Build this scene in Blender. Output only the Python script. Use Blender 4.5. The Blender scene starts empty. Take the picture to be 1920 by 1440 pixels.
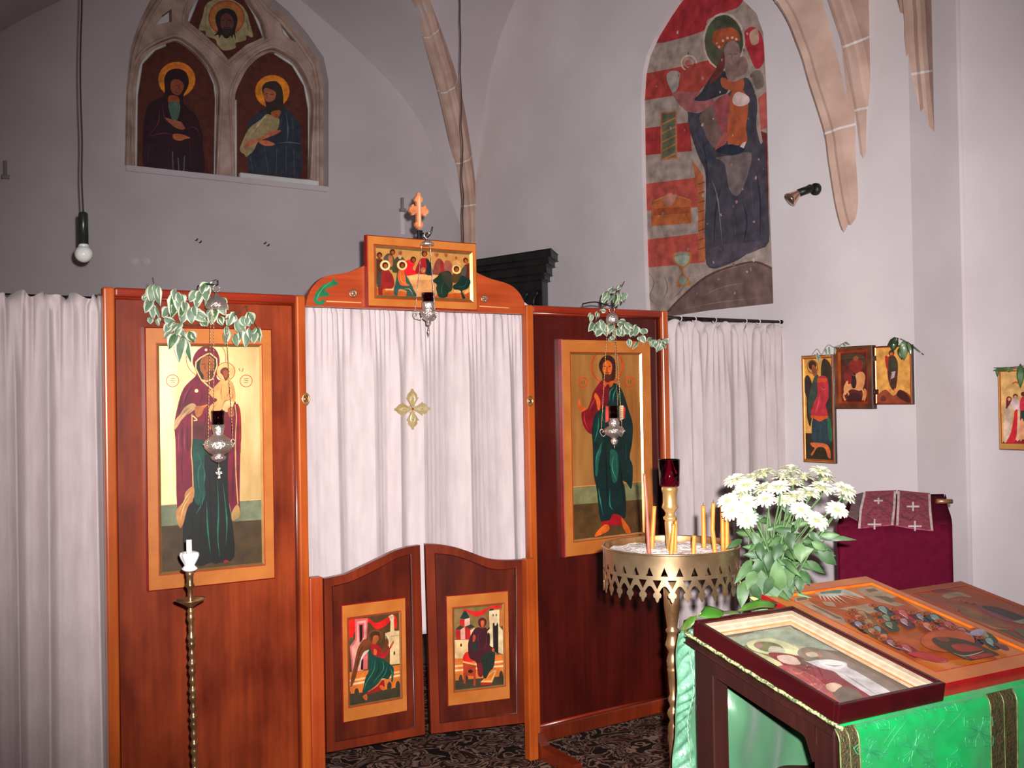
import bpy, math, random
import numpy as np
from mathutils import Vector, Matrix
from mathutils.geometry import tessellate_polygon
random.seed(7)
sc = bpy.context.scene
COL = sc.collection
PI = math.pi

# ------------------------------------------------------------------ camera
F_ = 1920.0
CAM = Vector((0, 0, 1.65))
YAW, PITCH, ROLL = math.radians(34.0), math.radians(0.67), math.radians(1.0)
fwd = Vector((math.sin(YAW)*math.cos(PITCH), math.cos(YAW)*math.cos(PITCH), math.sin(PITCH)))
_r0 = Vector((math.cos(YAW), -math.sin(YAW), 0))
_u0 = _r0.cross(fwd)
RT = _r0*math.cos(ROLL) - _u0*math.sin(ROLL)
UP = _u0*math.cos(ROLL) + _r0*math.sin(ROLL)
def ray(px, py): return fwd + RT*((px-960)/F_) + UP*((720-py)/F_)
def hit(px, py, p0, n):
    d = ray(px, py); return CAM + d*((Vector(p0)-CAM).dot(n)/d.dot(n))
def aY(px, py, Y): return hit(px, py, (0, Y, 0), Vector((0, 1, 0)))
def aX(px, py, X): return hit(px, py, (X, 0, 0), Vector((1, 0, 0)))
def aZ(px, py, Z): return hit(px, py, (0, 0, Z), Vector((0, 0, 1)))
def aD(px, py, d): return CAM + ray(px, py)*d
def crop(ox, oy, s): return lambda *pts: [(ox+x/s, oy+y/s) for x, y in pts]
cd = bpy.data.cameras.new('camera'); co = bpy.data.objects.new('camera', cd); COL.objects.link(co)
cd.sensor_width = 36.0; cd.lens = 36.0*F_/1920.0; cd.clip_start = 0.05
M = Matrix((RT, UP, -fwd)).transposed().to_4x4(); M.translation = CAM
co.matrix_world = M
sc.camera = co
sc.view_settings.view_transform = 'Standard'; sc.view_settings.look = 'None'
sc.view_settings.gamma = 1.0; sc.view_settings.use_curve_mapping = False
sc.view_settings.exposure = 0.0

# ------------------------------------------------------------------ materials
def lin(c):
    return tuple((v/255/12.92 if v/255 <= .04045 else ((v/255+.055)/1.055)**2.4) for v in c)
_M = {}
def mat(name, c1, c2=None, scale=6, rough=.6, metal=0, bump=0, bscale=40, stretch=(1, 1, 1), coat=0,
        spec=.5, detail=4, lo=.35, hi=.65, trans=0, ior=1.45, sheen=0, vor=False, rvar=0, crough=.1):
    """noise-mixed two tone principled material; colours are sRGB 0-255"""
    if name in _M: return _M[name]
    m = bpy.data.materials.new(name); m.use_nodes = True
    nt = m.node_tree; b = nt.nodes['Principled BSDF']
    b.inputs['Roughness'].default_value = rough; b.inputs['Metallic'].default_value = metal
    b.inputs['Specular IOR Level'].default_value = spec
    b.inputs['Coat Weight'].default_value = coat; b.inputs['Coat Roughness'].default_value = crough
    b.inputs['IOR'].default_value = ior
    if trans: b.inputs['Transmission Weight'].default_value = trans
    if sheen: b.inputs['Sheen Weight'].default_value = sheen
    a = lin(c1) + (1,)
    if c2 is None: c2 = tuple(v*.86 for v in c1)
    tc = nt.nodes.new('ShaderNodeTexCoord'); mp = nt.nodes.new('ShaderNodeMapping')
    mp.inputs['Scale'].default_value = stretch
    nt.links.new(tc.outputs['Object'], mp.inputs['Vector'])
    if vor:
        n = nt.nodes.new('ShaderNodeTexVoronoi'); n.inputs['Scale'].default_value = scale; fac = n.outputs['Distance']
    else:
        n = nt.nodes.new('ShaderNodeTexNoise'); n.inputs['Scale'].default_value = scale
        n.inputs['Detail'].default_value = detail; fac = n.outputs['Fac']
    nt.links.new(mp.outputs['Vector'], n.inputs['Vector'])
    cr = nt.nodes.new('ShaderNodeValToRGB')
    cr.color_ramp.elements[0].position = lo; cr.color_ramp.elements[1].position = hi
    cr.color_ramp.elements[0].color = lin(c2)+(1,); cr.color_ramp.elements[1].color = a
    nt.links.new(fac, cr.inputs['Fac']); nt.links.new(cr.outputs['Color'], b.inputs['Base Color'])
    if rvar:
        mr = nt.nodes.new('ShaderNodeMapRange'); mr.inputs['To Min'].default_value = rough-rvar; mr.inputs['To Max'].default_value = rough+rvar
        nt.links.new(n.outputs[0], mr.inputs['Value']); nt.links.new(mr.outputs['Result'], b.inputs['Roughness'])
    if bump:
        n2 = nt.nodes.new('ShaderNodeTexNoise'); n2.inputs['Scale'].default_value = bscale; n2.inputs['Detail'].default_value = 5
        nt.links.new(mp.outputs['Vector'], n2.inputs['Vector'])
        bp = nt.nodes.new('ShaderNodeBump'); bp.inputs['Strength'].default_value = bump; bp.inputs['Distance'].default_value = .01
        nt.links.new(n2.outputs['Fac'], bp.inputs['Height']); nt.links.new(bp.outputs['Normal'], b.inputs['Normal'])
    _M[name] = m
    return m
def wood(name, c1, c2, axis='z', rough=.35, coat=.4, scale=3.0, spec=.5):
    """varnished timber: blotches times fine grain along an axis"""
    if name in _M: return _M[name]
    m = mat(name, c1, c2, scale=scale, rough=rough, coat=coat, spec=spec, detail=6, lo=.3, hi=.7, crough=.22,
            stretch={'z': (1.6, 1.6, .6), 'x': (.6, 1.6, 1.6), 'y': (1.6, .6, 1.6)}[axis])
    nt = m.node_tree; b = nt.nodes['Principled BSDF']; src = b.inputs['Base Color'].links[0].from_socket
    tc = nt.nodes['Texture Coordinate']; mp = nt.nodes.new('ShaderNodeMapping')
    mp.inputs['Scale'].default_value = {'z': (60, 60, 2.2), 'x': (2.2, 60, 60), 'y': (60, 2.2, 60)}[axis]
    nt.links.new(tc.outputs['Object'], mp.inputs['Vector'])
    n = nt.nodes.new('ShaderNodeTexNoise'); n.inputs['Scale'].default_value = 1.0; n.inputs['Detail'].default_value = 3
    nt.links.new(mp.outputs['Vector'], n.inputs['Vector'])
    mr = nt.nodes.new('ShaderNodeMapRange'); mr.inputs['To Min'].default_value = .62; mr.inputs['To Max'].default_value = 1.3
    nt.links.new(n.outputs['Fac'], mr.inputs['Value'])
    vm = nt.nodes.new('ShaderNodeVectorMath'); vm.operation = 'SCALE'
    nt.links.new(src, vm.inputs[0]); nt.links.new(mr.outputs['Result'], vm.inputs['Scale'])
    nt.links.new(vm.outputs['Vector'], b.inputs['Base Color'])
    return m
def glass(name, c, rough=.02):
    if name in _M: return _M[name]
    m = bpy.data.materials.new(name); m.use_nodes = True
    b = m.node_tree.nodes['Principled BSDF']
    b.inputs['Base Color'].default_value = lin(c)+(1,); b.inputs['Roughness'].default_value = rough
    b.inputs['Transmission Weight'].default_value = 1.0; b.inputs['IOR'].default_value = 1.45
    _M[name] = m; return m

def glazing(name):
    m = bpy.data.materials.new(name); m.use_nodes = True; nt = m.node_tree; nt.nodes.remove(nt.nodes['Principled BSDF'])
    t = nt.nodes.new('ShaderNodeBsdfTransparent'); g = nt.nodes.new('ShaderNodeBsdfGlossy'); g.inputs['Roughness'].default_value = .02
    f = nt.nodes.new('ShaderNodeFresnel'); f.inputs['IOR'].default_value = 1.35; x = nt.nodes.new('ShaderNodeMixShader')
    ge = nt.nodes.new('ShaderNodeNewGeometry'); iv = nt.nodes.new('ShaderNodeMath'); iv.operation = 'SUBTRACT'; iv.inputs[0].default_value = 1
    mu = nt.nodes.new('ShaderNodeMath'); mu.operation = 'MULTIPLY'; nt.links.new(ge.outputs['Backfacing'], iv.inputs[1]); nt.links.new(iv.outputs[0], mu.inputs[0]); nt.links.new(f.outputs[0], mu.inputs[1])
    nt.links.new(mu.outputs[0], x.inputs[0]); nt.links.new(t.outputs[0], x.inputs[1]); nt.links.new(g.outputs[0], x.inputs[2])
    nt.links.new(x.outputs[0], nt.nodes['Material Output'].inputs['Surface']); return m
# ------------------------------------------------------------------ objects
_ORG = {}
def tag(o, label=None, cat=None, group=None, kind=None):
    if label: o['label'] = label
    if cat: o['category'] = cat
    if group: o['group'] = group
    if kind: o['kind'] = kind
    return o
def thing(name, label, cat, loc=(0, 0, 0), group=None):
    o = bpy.data.objects.new(name, None); COL.objects.link(o); o.location = loc
    o.empty_display_size = .05
    _ORG[o.name] = Vector(loc)
    return tag(o, label, cat, group)
def dup(o, loc=None, label=None, rot=None):
    r = o.copy(); COL.objects.link(r)
    if loc is not None: r.location = loc
    if rot is not None: r.rotation_euler = rot
    if label: r['label'] = label
    def rec(src, dst):
        for ch in list(src.children):
            c = ch.copy(); COL.objects.link(c); c.parent = dst; c.matrix_parent_inverse = ch.matrix_parent_inverse.copy()
            rec(ch, c)
    rec(o, r)
    return r
class MB:
    def __init__(s): s.v = []; s.f = []; s.m = []; s.sm = []; s.mats = []
    def mi(s, m):
        if m not in s.mats: s.mats.append(m)
        return s.mats.index(m)
    def face(s, idx, m, smooth=False): s.f.append(tuple(idx)); s.m.append(s.mi(m)); s.sm.append(smooth)
    def vs(s, pts):
        n = len(s.v); s.v += [Vector(p) for p in pts]; return list(range(n, n+len(pts)))
    def quad(s, pts, m, smooth=False): s.face(s.vs(pts), m, smooth)
    def box(s, a, b, m, T=None):
        x0, y0, z0 = a; x1, y1, z1 = b
        p = [Vector(q) for q in ((x0, y0, z0), (x1, y0, z0), (x1, y1, z0), (x0, y1, z0), (x0, y0, z1), (x1, y0, z1), (x1, y1, z1), (x0, y1, z1))]
        if T: p = [T @ q for q in p]
        i = s.vs(p)
        for q in ((3, 2, 1, 0), (4, 5, 6, 7), (0, 1, 5, 4), (1, 2, 6, 5), (2, 3, 7, 6), (3, 0, 4, 7)): s.face([i[k] for k in q], m)
    def prism(s, loop, ext, m, holes=(), mside=None, back=True, smooth_side=False):
        """loop: 3D points of a planar outline, ext: extrusion vector"""
        loops = [[Vector(p) for p in loop]] + [[Vector(p) for p in h] for h in holes]
        ext = Vector(ext)
        # flatten for tessellation
        L = loops[0]; n = Vector((0, 0, 0))
        for a, b in zip(L, L[1:]+L[:1]): n += a.cross(b)
        n.normalize()
        ux = n.orthogonal().normalized(); uy = n.cross(ux)
        flat = [[Vector((p.dot(ux), p.dot(uy), 0)) for p in l] for l in loops]
        tris = tessellate_polygon(flat)
        allp = [p for l in loops for p in l]
        i0 = s.vs(allp); i1 = s.vs([p+ext for p in allp])
        for t in tris:
            a, b, c = (allp[k] for k in t)
            fl = (b-a).cross(c-a).dot(ext) > 0
            t2 = t if not fl else t[::-1]
            s.face([i0[k] for k in t2], m)
            if back: s.face([i1[k] for k in t2[::-1]], m)
        o = 0
        for l in loops:
            k = len(l)
            for j in range(k):
                a, b = o+j, o+(j+1) % k
                s.face([i0[a], i0[b], i1[b], i1[a]], mside or m, smooth_side)
            o += k
    def grid(s, fn, nu, nv, m, smooth=True, mfn=None):
        i = s.vs([fn(u/nu, v/nv) for v in range(nv+1) for u in range(nu+1)])
        for v in range(nv):
            for u in range(nu):
                a = v*(nu+1)+u
                s.face([i[a], i[a+1], i[a+nu+2], i[a+nu+1]], mfn((u+.5)/nu, (v+.5)/nv) if mfn else m, smooth)
    def tube(s, path, r, m, seg=8, cap=True, closed=False, smooth=True):
        path = [Vector(p) for p in path]; n = len(path)
        rs = r if isinstance(r, (list, tuple)) else [r]*n
        rings = []; N = None
        for k, p in enumerate(path):
            if closed: t = path[(k+1) % n]-path[k-1]
            else: t = path[min(k+1, n-1)]-path[max(k-1, 0)]
            t = t.normalized() if t.length > 1e-9 else Vector((0, 0, 1))
            if N is None: N = t.orthogonal().normalized()
            N = (N - t*N.dot(t))
            N = N.normalized() if N.length > 1e-6 else t.orthogonal().normalized()
            B = t.cross(N)
            rings.append(s.vs([p+(N*math.cos(2*PI*j/seg)+B*math.sin(2*PI*j/seg))*rs[k] for j in range(seg)]))
        for k in range(n if closed else n-1):
            a, b = rings[k], rings[(k+1) % n]
            for j in range(seg): s.face([a[j], a[(j+1) % seg], b[(j+1) % seg], b[j]], m, smooth)
        if cap and not closed:
            s.face(rings[0][::-1], m); s.face(rings[-1], m)
    def lathe(s, prof, c, m, seg=24, smooth=True, T=None, capb=True, capt=True, mfn=None):
        c = Vector(c); rings = []
        for r, z in prof:
            pts = [Vector((max(r, 1e-4)*math.cos(2*PI*j/seg), max(r, 1e-4)*math.sin(2*PI*j/seg), z)) for j in range(seg)]
            rings.append(s.vs([(T @ p if T else p)+c for p in pts]))
        for k in range(len(rings)-1):
            a, b = rings[k], rings[k+1]
            for j in range(seg): s.face([a[j], a[(j+1) % seg], b[(j+1) % seg], b[j]], mfn(k) if mfn else m, smooth)
        if capb: s.face(rings[0][::-1], m)
        if capt: s.face(rings[-1], m)
    def sphere(s, c, r, m, seg=14, T=None):
        n = seg//2
        s.lathe([(r*math.sin(PI*k/n), -r*math.cos(PI*k/n)) for k in range(n+1)], c, m, seg, T=T, capb=False, capt=False)
    def build(s, name, parent=None, bevel=0, bseg=2, sub=0, solid=0, angle=35, recalc=False):
        o0 = _ORG.get(parent.name, Vector((0, 0, 0))) if parent else Vector((0, 0, 0))
        me = bpy.data.meshes.new(name)
        me.from_pydata([tuple(p-o0) for p in s.v], [], s.f)
        for m in s.mats: me.materials.append(m)
        me.polygons.foreach_set('material_index', s.m); me.polygons.foreach_set('use_smooth', s.sm)
        me.update()
        if recalc:
            import bmesh
            bm = bmesh.new(); bm.from_mesh(me); bmesh.ops.remove_doubles(bm, verts=bm.verts, dist=1e-5)
            bmesh.ops.recalc_face_normals(bm, faces=bm.faces); bm.to_mesh(me); bm.free()
        o = bpy.data.objects.new(name, me); COL.objects.link(o)
        if parent: o.parent = parent; _ORG[o.name] = o0
        else: _ORG[o.name] = Vector((0, 0, 0))
        if solid:
            q = o.modifiers.new('solid', 'SOLIDIFY'); q.thickness = solid; q.offset = 0
        if bevel:
            q = o.modifiers.new('bevel', 'BEVEL'); q.width = bevel; q.segments = bseg; q.limit_method = 'ANGLE'; q.angle_limit = math.radians(angle)
        if sub:
            q = o.modifiers.new('sub', 'SUBSURF'); q.levels = sub; q.render_levels = sub
        return o
def single(mb, name, label, cat, group=None, kind=None, **kw):
    """one-mesh thing whose origin sits at its own base"""
    lo = Vector([min(p[k] for p in mb.v) for k in range(3)]); hi = Vector([max(p[k] for p in mb.v) for k in range(3)])
    org = Vector(((lo.x+hi.x)/2, (lo.y+hi.y)/2, lo.z))
    mb.v = [p-org for p in mb.v]
    o = mb.build(name, **kw); o.location = org
    return tag(o, label, cat, group, kind)
def cr_open(pts, n=6):
    """Catmull-Rom through points (open)"""
    P = [Vector(p) for p in pts]; P = [P[0]*2-P[1]] + P + [P[-1]*2-P[-2]]; out = []
    for i in range(1, len(P)-2):
        a, b, c, d = P[i-1:i+3]
        for k in range(n):
            t = k/n
            out.append(.5*((2*b)+(c-a)*t+(2*a-5*b+4*c-d)*t*t+(3*b-a-3*c+d)*t**3))
    out.append(P[-2]); return out
def cr_closed(pts, n=4):
    P = [Vector(p) for p in pts]; N = len(P); out = []
    for i in range(N):
        a, b, c, d = P[i-1], P[i], P[(i+1) % N], P[(i+2) % N]
        for k in range(n):
            t = k/n
            out.append(.5*((2*b)+(c-a)*t+(2*a-5*b+4*c-d)*t*t+(3*b-a-3*c+d)*t**3))
    return out
def interp(tab, x):
    """smooth lookup in an (x,y) table sorted by x (cubic hermite)"""
    n = len(tab)
    if x <= tab[0][0]: return tab[0][1]
    if x >= tab[-1][0]: return tab[-1][1]
    def slope(i):
        a = tab[max(i-1, 0)]; b = tab[min(i+1, n-1)]
        return (b[1]-a[1])/(b[0]-a[0])
    for i in range(n-1):
        x0, y0 = tab[i]; x1, y1 = tab[i+1]
        if x <= x1:
            h = x1-x0; t = (x-x0)/h; m0 = slope(i)*h; m1 = slope(i+1)*h
            return y0*(2*t**3-3*t*t+1)+m0*(t**3-2*t*t+t)+y1*(-2*t**3+3*t*t)+m1*(t**3-t*t)
# ================================================================== the room
Y0 = 3.86            # plane of the icon screen
YB = 7.33            # chancel end wall
XR = 4.54            # chancel side wall
XN = 4.97            # nave side wall
YP = 3.12            # pier
XL = 0.36
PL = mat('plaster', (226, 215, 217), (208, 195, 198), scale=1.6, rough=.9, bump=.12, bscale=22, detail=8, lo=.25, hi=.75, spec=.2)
PLB = mat('plaster_dimmed', (196, 184, 188), (176, 164, 168), scale=1.6, rough=.9, bump=.12, bscale=22, detail=8, lo=.25, hi=.75, spec=.2)  # plaster darkened to put the end wall's dimmer light into the colour
PLV = mat('vault_plaster', (204, 193, 196), (186, 174, 178), scale=1.3, rough=.9, bump=.12, bscale=22, detail=8, lo=.25, hi=.75, spec=.2)  # vault tone also lowered, carrying the weaker flash up there
STONE = mat('rib_stone', (205, 172, 158), (180, 146, 132), scale=5, rough=.85, bump=.25, bscale=30, detail=7, spec=.25)
MORTAR = mat('mortar', (222, 212, 208), (205, 192, 190), scale=20, rough=.9)
STONEG = mat('tracery_stone', (184, 156, 144), (146, 118, 108), scale=7, rough=.85, bump=.3, bscale=40, detail=7, spec=.25)
FLOORM = mat('floor_stone', (120, 108, 98), (95, 84, 76), scale=3, rough=.7)

def struct(mb, name, **kw):
    o = mb.build(name, **kw); o['kind'] = 'structure'; return o
# floor
f = MB(); f.box((-2.6, -2.6, -.12), (XN+.3, YB+.3, -.006), FLOORM); struct(f, 'floor')
# end wall with the window opening
winpx = [(233.5, 314), (235, 240), (236.5, 162), (245, 90), (260, 43), (282, 0), (310, -40), (345, -72), (400, -98),
         (455, -78), (490, -32), (516, 0), (542, 22), (578, 65), (607, 108), (616, 152), (616, 250), (616, 347)]
win = [aY(x, y, YB) for x, y in winpx]
wz = (win[0].z+win[-1].z)/2; win[0].z = wz; win[-1].z = wz
w = MB()
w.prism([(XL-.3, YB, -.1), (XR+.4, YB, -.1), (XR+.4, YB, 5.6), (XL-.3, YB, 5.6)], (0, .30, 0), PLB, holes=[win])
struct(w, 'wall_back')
# side wall with the shallow painted niche
nichepx = [(1213, 600), (1210, 542), (1207, 450), (1204, 330), (1201.7, 187), (1205, 137), (1212, 104), (1229, 67), (1252, 29),
           (1272, 0), (1300, -22), (1330, -34), (1362, -26), (1393, 0), (1418, 25), (1431, 62), (1437, 167), (1443, 375), (1450, 569), (1330, 582)]
niche = [aX(x, y, XR) for x, y in nichepx]
w = MB()
w.prism([(XR, YP, -.1), (XR, YB+.3, -.1), (XR, YB+.3, 5.6), (XR, YP, 5.6)], (.43, 0, 0), PL, holes=[niche])
struct(w, 'wall_right')
# nave side wall, seen beyond the pier
w = MB(); w.box((XN, -2.6, -.1), (XN+.3, YP+.5, 5.6), PL); struct(w, 'wall_nave_right')
w = MB(); w.box((XL-.35, 3.1, -.1), (XL, YB, 5.6), PL); struct(w, 'wall_left')
w = MB(); w.box((-2.6, 3.1, -.1), (XL-.35, 3.4, 5.6), PL); struct(w, 'wall_chancel')
w = MB(); w.box((-2.6, -2.6, -.1), (-2.3, 3.1, 5.6), PL); struct(w, 'wall_nave_left')
w = MB(); w.box((-2.3, -2.6, -.1), (XN, -2.3, 5.6), PL); struct(w, 'wall_rear')
# round bead added where pier meets nave wall, catching light as a bright line
w = MB(); w.tube([(XN+.005, YP-.0, 0), (XN+.005, YP-.0, 5.3)], .018, PL, seg=10); struct(w, 'corner_light_bead')
# vaults
XC, YC, HXR, HXL, HY = 2.5, 5.40, XR-2.5, 2.5-XL, YB-5.40
ZB = [(0, 4.95), (.15, 4.86), (.283, 4.69), (.546, 4.34), (.78, 3.90), (.905, 3.33), (.97, 3.02), (1, 2.85)]
ZR = [(0, 5.15), (.3, 5.05), (.6, 4.78), (.8, 4.33), (.914, 3.72), (.97, 3.2), (1, 2.85)]
ZF = [(0, 5.02), (.3, 4.97), (.5, 4.88), (.75, 4.62), (.88, 4.22), (.93, 3.88), (.96, 3.55), (1, 3.0)]
ZRF = [(0, 5.15), (.6, 5.08), (.8, 4.9), (.914, 4.55), (.97, 3.95), (1, 3.0)]
def zd(u): return interp(ZB if u > 0 else ZF, abs(u))
def zr(u): return interp(ZR if u > 0 else ZRF, abs(u))
def zf(u): return interp(ZF if u > 0 else ZB, abs(u))
def zb(u): return interp(ZB, abs(u))
def zD(u): return interp(ZB, max(0, abs(u)-.045))+.03 if u > 0 else interp(ZF, abs(u))
def zDb(u): return interp(ZB, max(0, abs(u)-.045))+.03
def bx(u): return XC+u*(HXR if u > 0 else HXL)
def warp(u):  # denser samples towards the springing
    s = 1 if u >= 0 else -1
    return s*(1-(1-abs(u))**1.6)
w = MB()
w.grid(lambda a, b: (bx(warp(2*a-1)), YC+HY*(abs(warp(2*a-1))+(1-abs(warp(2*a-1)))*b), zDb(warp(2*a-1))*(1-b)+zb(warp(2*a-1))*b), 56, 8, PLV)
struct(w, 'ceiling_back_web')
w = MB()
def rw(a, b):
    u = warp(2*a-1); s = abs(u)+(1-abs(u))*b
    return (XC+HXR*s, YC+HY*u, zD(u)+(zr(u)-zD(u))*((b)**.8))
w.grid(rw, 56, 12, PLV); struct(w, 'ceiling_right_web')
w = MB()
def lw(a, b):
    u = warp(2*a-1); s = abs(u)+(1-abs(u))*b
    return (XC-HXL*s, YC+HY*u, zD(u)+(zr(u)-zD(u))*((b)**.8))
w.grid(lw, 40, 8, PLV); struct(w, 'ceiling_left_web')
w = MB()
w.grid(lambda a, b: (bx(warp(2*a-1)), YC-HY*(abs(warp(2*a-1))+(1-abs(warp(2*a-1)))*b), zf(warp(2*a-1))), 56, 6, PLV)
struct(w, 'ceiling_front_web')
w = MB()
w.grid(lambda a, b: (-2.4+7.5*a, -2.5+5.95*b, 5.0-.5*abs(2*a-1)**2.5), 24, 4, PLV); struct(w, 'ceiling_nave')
# stone ribs
def rib(path, plane_n, hw, name, joints, toward):
    """sweep a chamfered gothic rib; path is its front ridge"""
    P = cr_open(path, 10); n = len(P); plane_n = Vector(plane_n).normalized()
    sec = [(-1, -.24), (-1, -.075), (-.75, -.045), (-.5, -.036), (-.34, -.004), (0, 0), (.34, -.004), (.5, -.036), (.75, -.045), (1, -.075), (1, -.24)]
    mb = MB(); rings = []
    for k, p in enumerate(P):
        t = (P[min(k+1, n-1)]-P[max(k-1, 0)]).normalized()
        N = t.cross(plane_n).normalized()
        if N.dot(Vector(toward)) < 0: N = -N
        rings.append(mb.vs([p+plane_n*(hw*a)+N*b for a, b in sec]))
    L = [0]
    for a, b in zip(P, P[1:]): L.append(L[-1]+(b-a).length)
    for k in range(n-1):
        for j in range(len(sec)-1):
            mb.face([rings[k][j], rings[k][j+1], rings[k+1][j+1], rings[k+1][j]], STONE, False)
    # mortar joints: thin raised bands at the photographed heights
    for zj in joints:
        for k in range(n-1):
            if P[k].z <= zj < P[k+1].z:
                t = (P[k+1]-P[k]).normalized(); q = (zj-P[k].z)/(P[k+1].z-P[k].z); c = P[k].lerp(P[k+1], q)
                N = t.cross(plane_n).normalized()
                if N.dot(Vector(toward)) < 0: N = -N
                e = .0015
                a = mb.vs([c-t*.006+plane_n*(hw*x+(e if x > 0 else -e))+N*(y+e) for x, y in sec])
                b = mb.vs([c+t*.006+plane_n*(hw*x+(e if x > 0 else -e))+N*(y+e) for x, y in sec])
                for j in range(len(sec)-1): mb.face([a[j], a[j+1], b[j+1], b[j]], MORTAR)
    return struct(mb, name)
def onplane(pts, p0, n): return [hit(x, y, p0, Vector(n)) for x, y in pts]
d1 = Vector((-.73, .68, 0)).normalized(); n1 = Vector((.68, .73, 0)).normalized()
p = onplane([(1574, 440), (1571, 411), (1553, 311), (1544, 249), (1515, 155), (1495, 89), (1451, 0)], (4.54, 3.53, 0), n1)
tip = p[1]; p = [tip+Vector((.13, .0, -.22))] + p[1:]
p = p + [Vector((4.02, 4.0, 4.22)), Vector((3.4, 4.57, 4.66)), Vector((2.55, 5.36, 4.88))]
z1 = hit(1550, 252, (4.54, 3.53, 0), n1).z
rib(p, n1, .062, 'trim_rib_front', [z1, hit(1453, 4, (4.54, 3.53, 0), n1).z], (-1, .6, -.3))
p = onplane([(1630, 389), (1617, 284), (1608, 209), (1598, 155), (1587, 95), (1557, 0)], (0, 3.40, 0), (0, 1, 0))
p = [p[0]+Vector((.13, 0, -.22))] + p + [Vector((4.02, 3.4, 4.2)), Vector((3.3, 3.4, 4.7)), Vector((2.5, 3.4, 4.92)), Vector((1.6, 3.4, 4.7)), Vector((.8, 3.4, 4.2)), Vector((.4, 3.4, 3.1))]
zz = [aY(1621, 209, 3.4).z, aY(1604, 92, 3.4).z]
rib(p, (0, 1, 0), .055, 'trim_chancel_arch', zz, (-1, 0, -.4))
n3 = Vector((.37, -.93, 0)).normalized()
p = onplane([(1728, 316), (1718, 225), (1710, 138), (1705, 70), (1701, 0)], (4.52, 3.10, 0), n3)
p = [p[0]+Vector((.10, .05, -.25))] + p + [p[-1]+Vector((-.22, -.09, .45)), p[-1]+Vector((-.9, -.36, .95))]
rib(p, n3, .065, 'trim_rib_nave', [hit(1709, 138, (4.52, 3.1, 0), n3).z], (-1, -.4, -.3))
nb = Vector((.68, -.73, 0)).normalized()
p = onplane([(874, 470), (873.5, 433), (871, 385), (860, 303), (831, 170), (800, 67), (777, 0)], (4.54, 7.33, 0), nb)
p = [p[0]+Vector((.1, .1, -.5))] + p + [Vector((2.9, 5.78, 4.62)), Vector((2.5, 5.4, 4.85))]
zj = [hit(x, y, (4.54, 7.33, 0), nb).z for x, y in ((869, 385), (859, 305), (830, 172), (798, 67))]
rib(p, nb, .075, 'trim_rib_corner', zj, (-1, -1, -.3))
# blind gothic window: stone tracery plate in two steps
def wpx(pts, y): return [aY(a, b, y) for a, b in pts]
YT = YB+.10
lan1 = [(253.5, 318), (254, 250), (255, 180), (258, 145), (264, 119), (275, 103), (289, 92), (310, 82), (332, 76), (353, 88), (372, 105), (386, 122), (397, 141), (404, 160), (406, 185), (405, 250), (404, 329)]
lan2 = [(441, 332), (441, 260), (440.6, 188), (444, 168), (451, 152), (463, 130), (480, 112), (496, 102), (513, 97.5), (532, 107), (549, 119), (563, 138), (574, 162), (579, 182), (581, 205), (580.5, 270), (580, 336)]
top = [(428, 112), (408, 88), (380, 62), (352, 40), (357, 18), (372, -10), (395, -35), (420, -55), (445, -35), (463, 2), (487, 40), (495, 69), (462, 84)]
sp1 = [(292, 47), (305, 30), (321, 18), (321, 40), (308, 43)]
sp2 = [(524, 36), (540, 55), (556, 79), (545, 74), (532, 64)]
def shrink(l, f):
    cx = sum(p[0] for p in l)/len(l); cy = sum(p[1] for p in l)/len(l)
    return [(cx+(x-cx)*f, cy+(y-cy)*f) for x, y in l]
def smo(l): return [(p.x, p.y) for p in cr_open([(x, y, 0) for x, y in l], 3)]
lan1, lan2, top = [(x, y) for x, y in smo(lan1[:-1])[:-1]]+[lan1[-1]], smo(lan2[:-1])[:-1]+[lan2[-1]], top
outer = [Vector((q.x, YT, q.z)) for q in win]
def inflate(l, px):
    out = []
    cx = sum(p[0] for p in l)/len(l); cy = sum(p[1] for p in l)/len(l)
    for x, y in l:
        d = math.hypot(x-cx, y-cy) or 1
        out.append((x+(x-cx)/d*px, min(y+(y-cy)/d*px, y if y > 300 else 1e9)))
    return out
wn = MB()
wn.prism(outer, (0, .05, 0), STONEG, holes=[wpx(inflate(l, k), YT) for l, k in ((lan1, 7), (lan2, 7), (top, 6), (sp1, 1.5), (sp2, 1.5))])
wn.prism([Vector((q.x, YT+.05, q.z)) for q in win], (0, .06, 0), STONEG, holes=[wpx(l, YT+.05) for l in (lan1, lan2, top, sp1, sp2)])
# raised roll mouldings around the lights
for l in (lan1, lan2):
    wn.tube(wpx(inflate(l, 10), YT-.004), .011, STONEG, seg=8, cap=True)
wn.tube(wpx(inflate(top, 10), YT-.004), .010, STONEG, seg=8, closed=True)
ocx = sum(q.x for q in win)/len(win); ocz = 3.9
wn.tube([Vector((ocx+(q.x-ocx)*.94, YT-.002, wz+(q.z-wz)*.965)) for q in win], .016, STONEG, seg=8)
wo = struct(wn, 'window_1', bevel=.004)
wb = MB(); wb.prism([Vector((q.x, YT+.11, q.z)) for q in win], (0, .09, 0), PL); b = struct(wb, 'window_backing', parent=wo)
# sloping sill
sl = MB(); sl.box((win[0].x+.01, YB-.015, wz-.04), (win[-1].x-.01, YB+.10, wz), PLB); struct(sl, 'window_sill', parent=wo)

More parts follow.
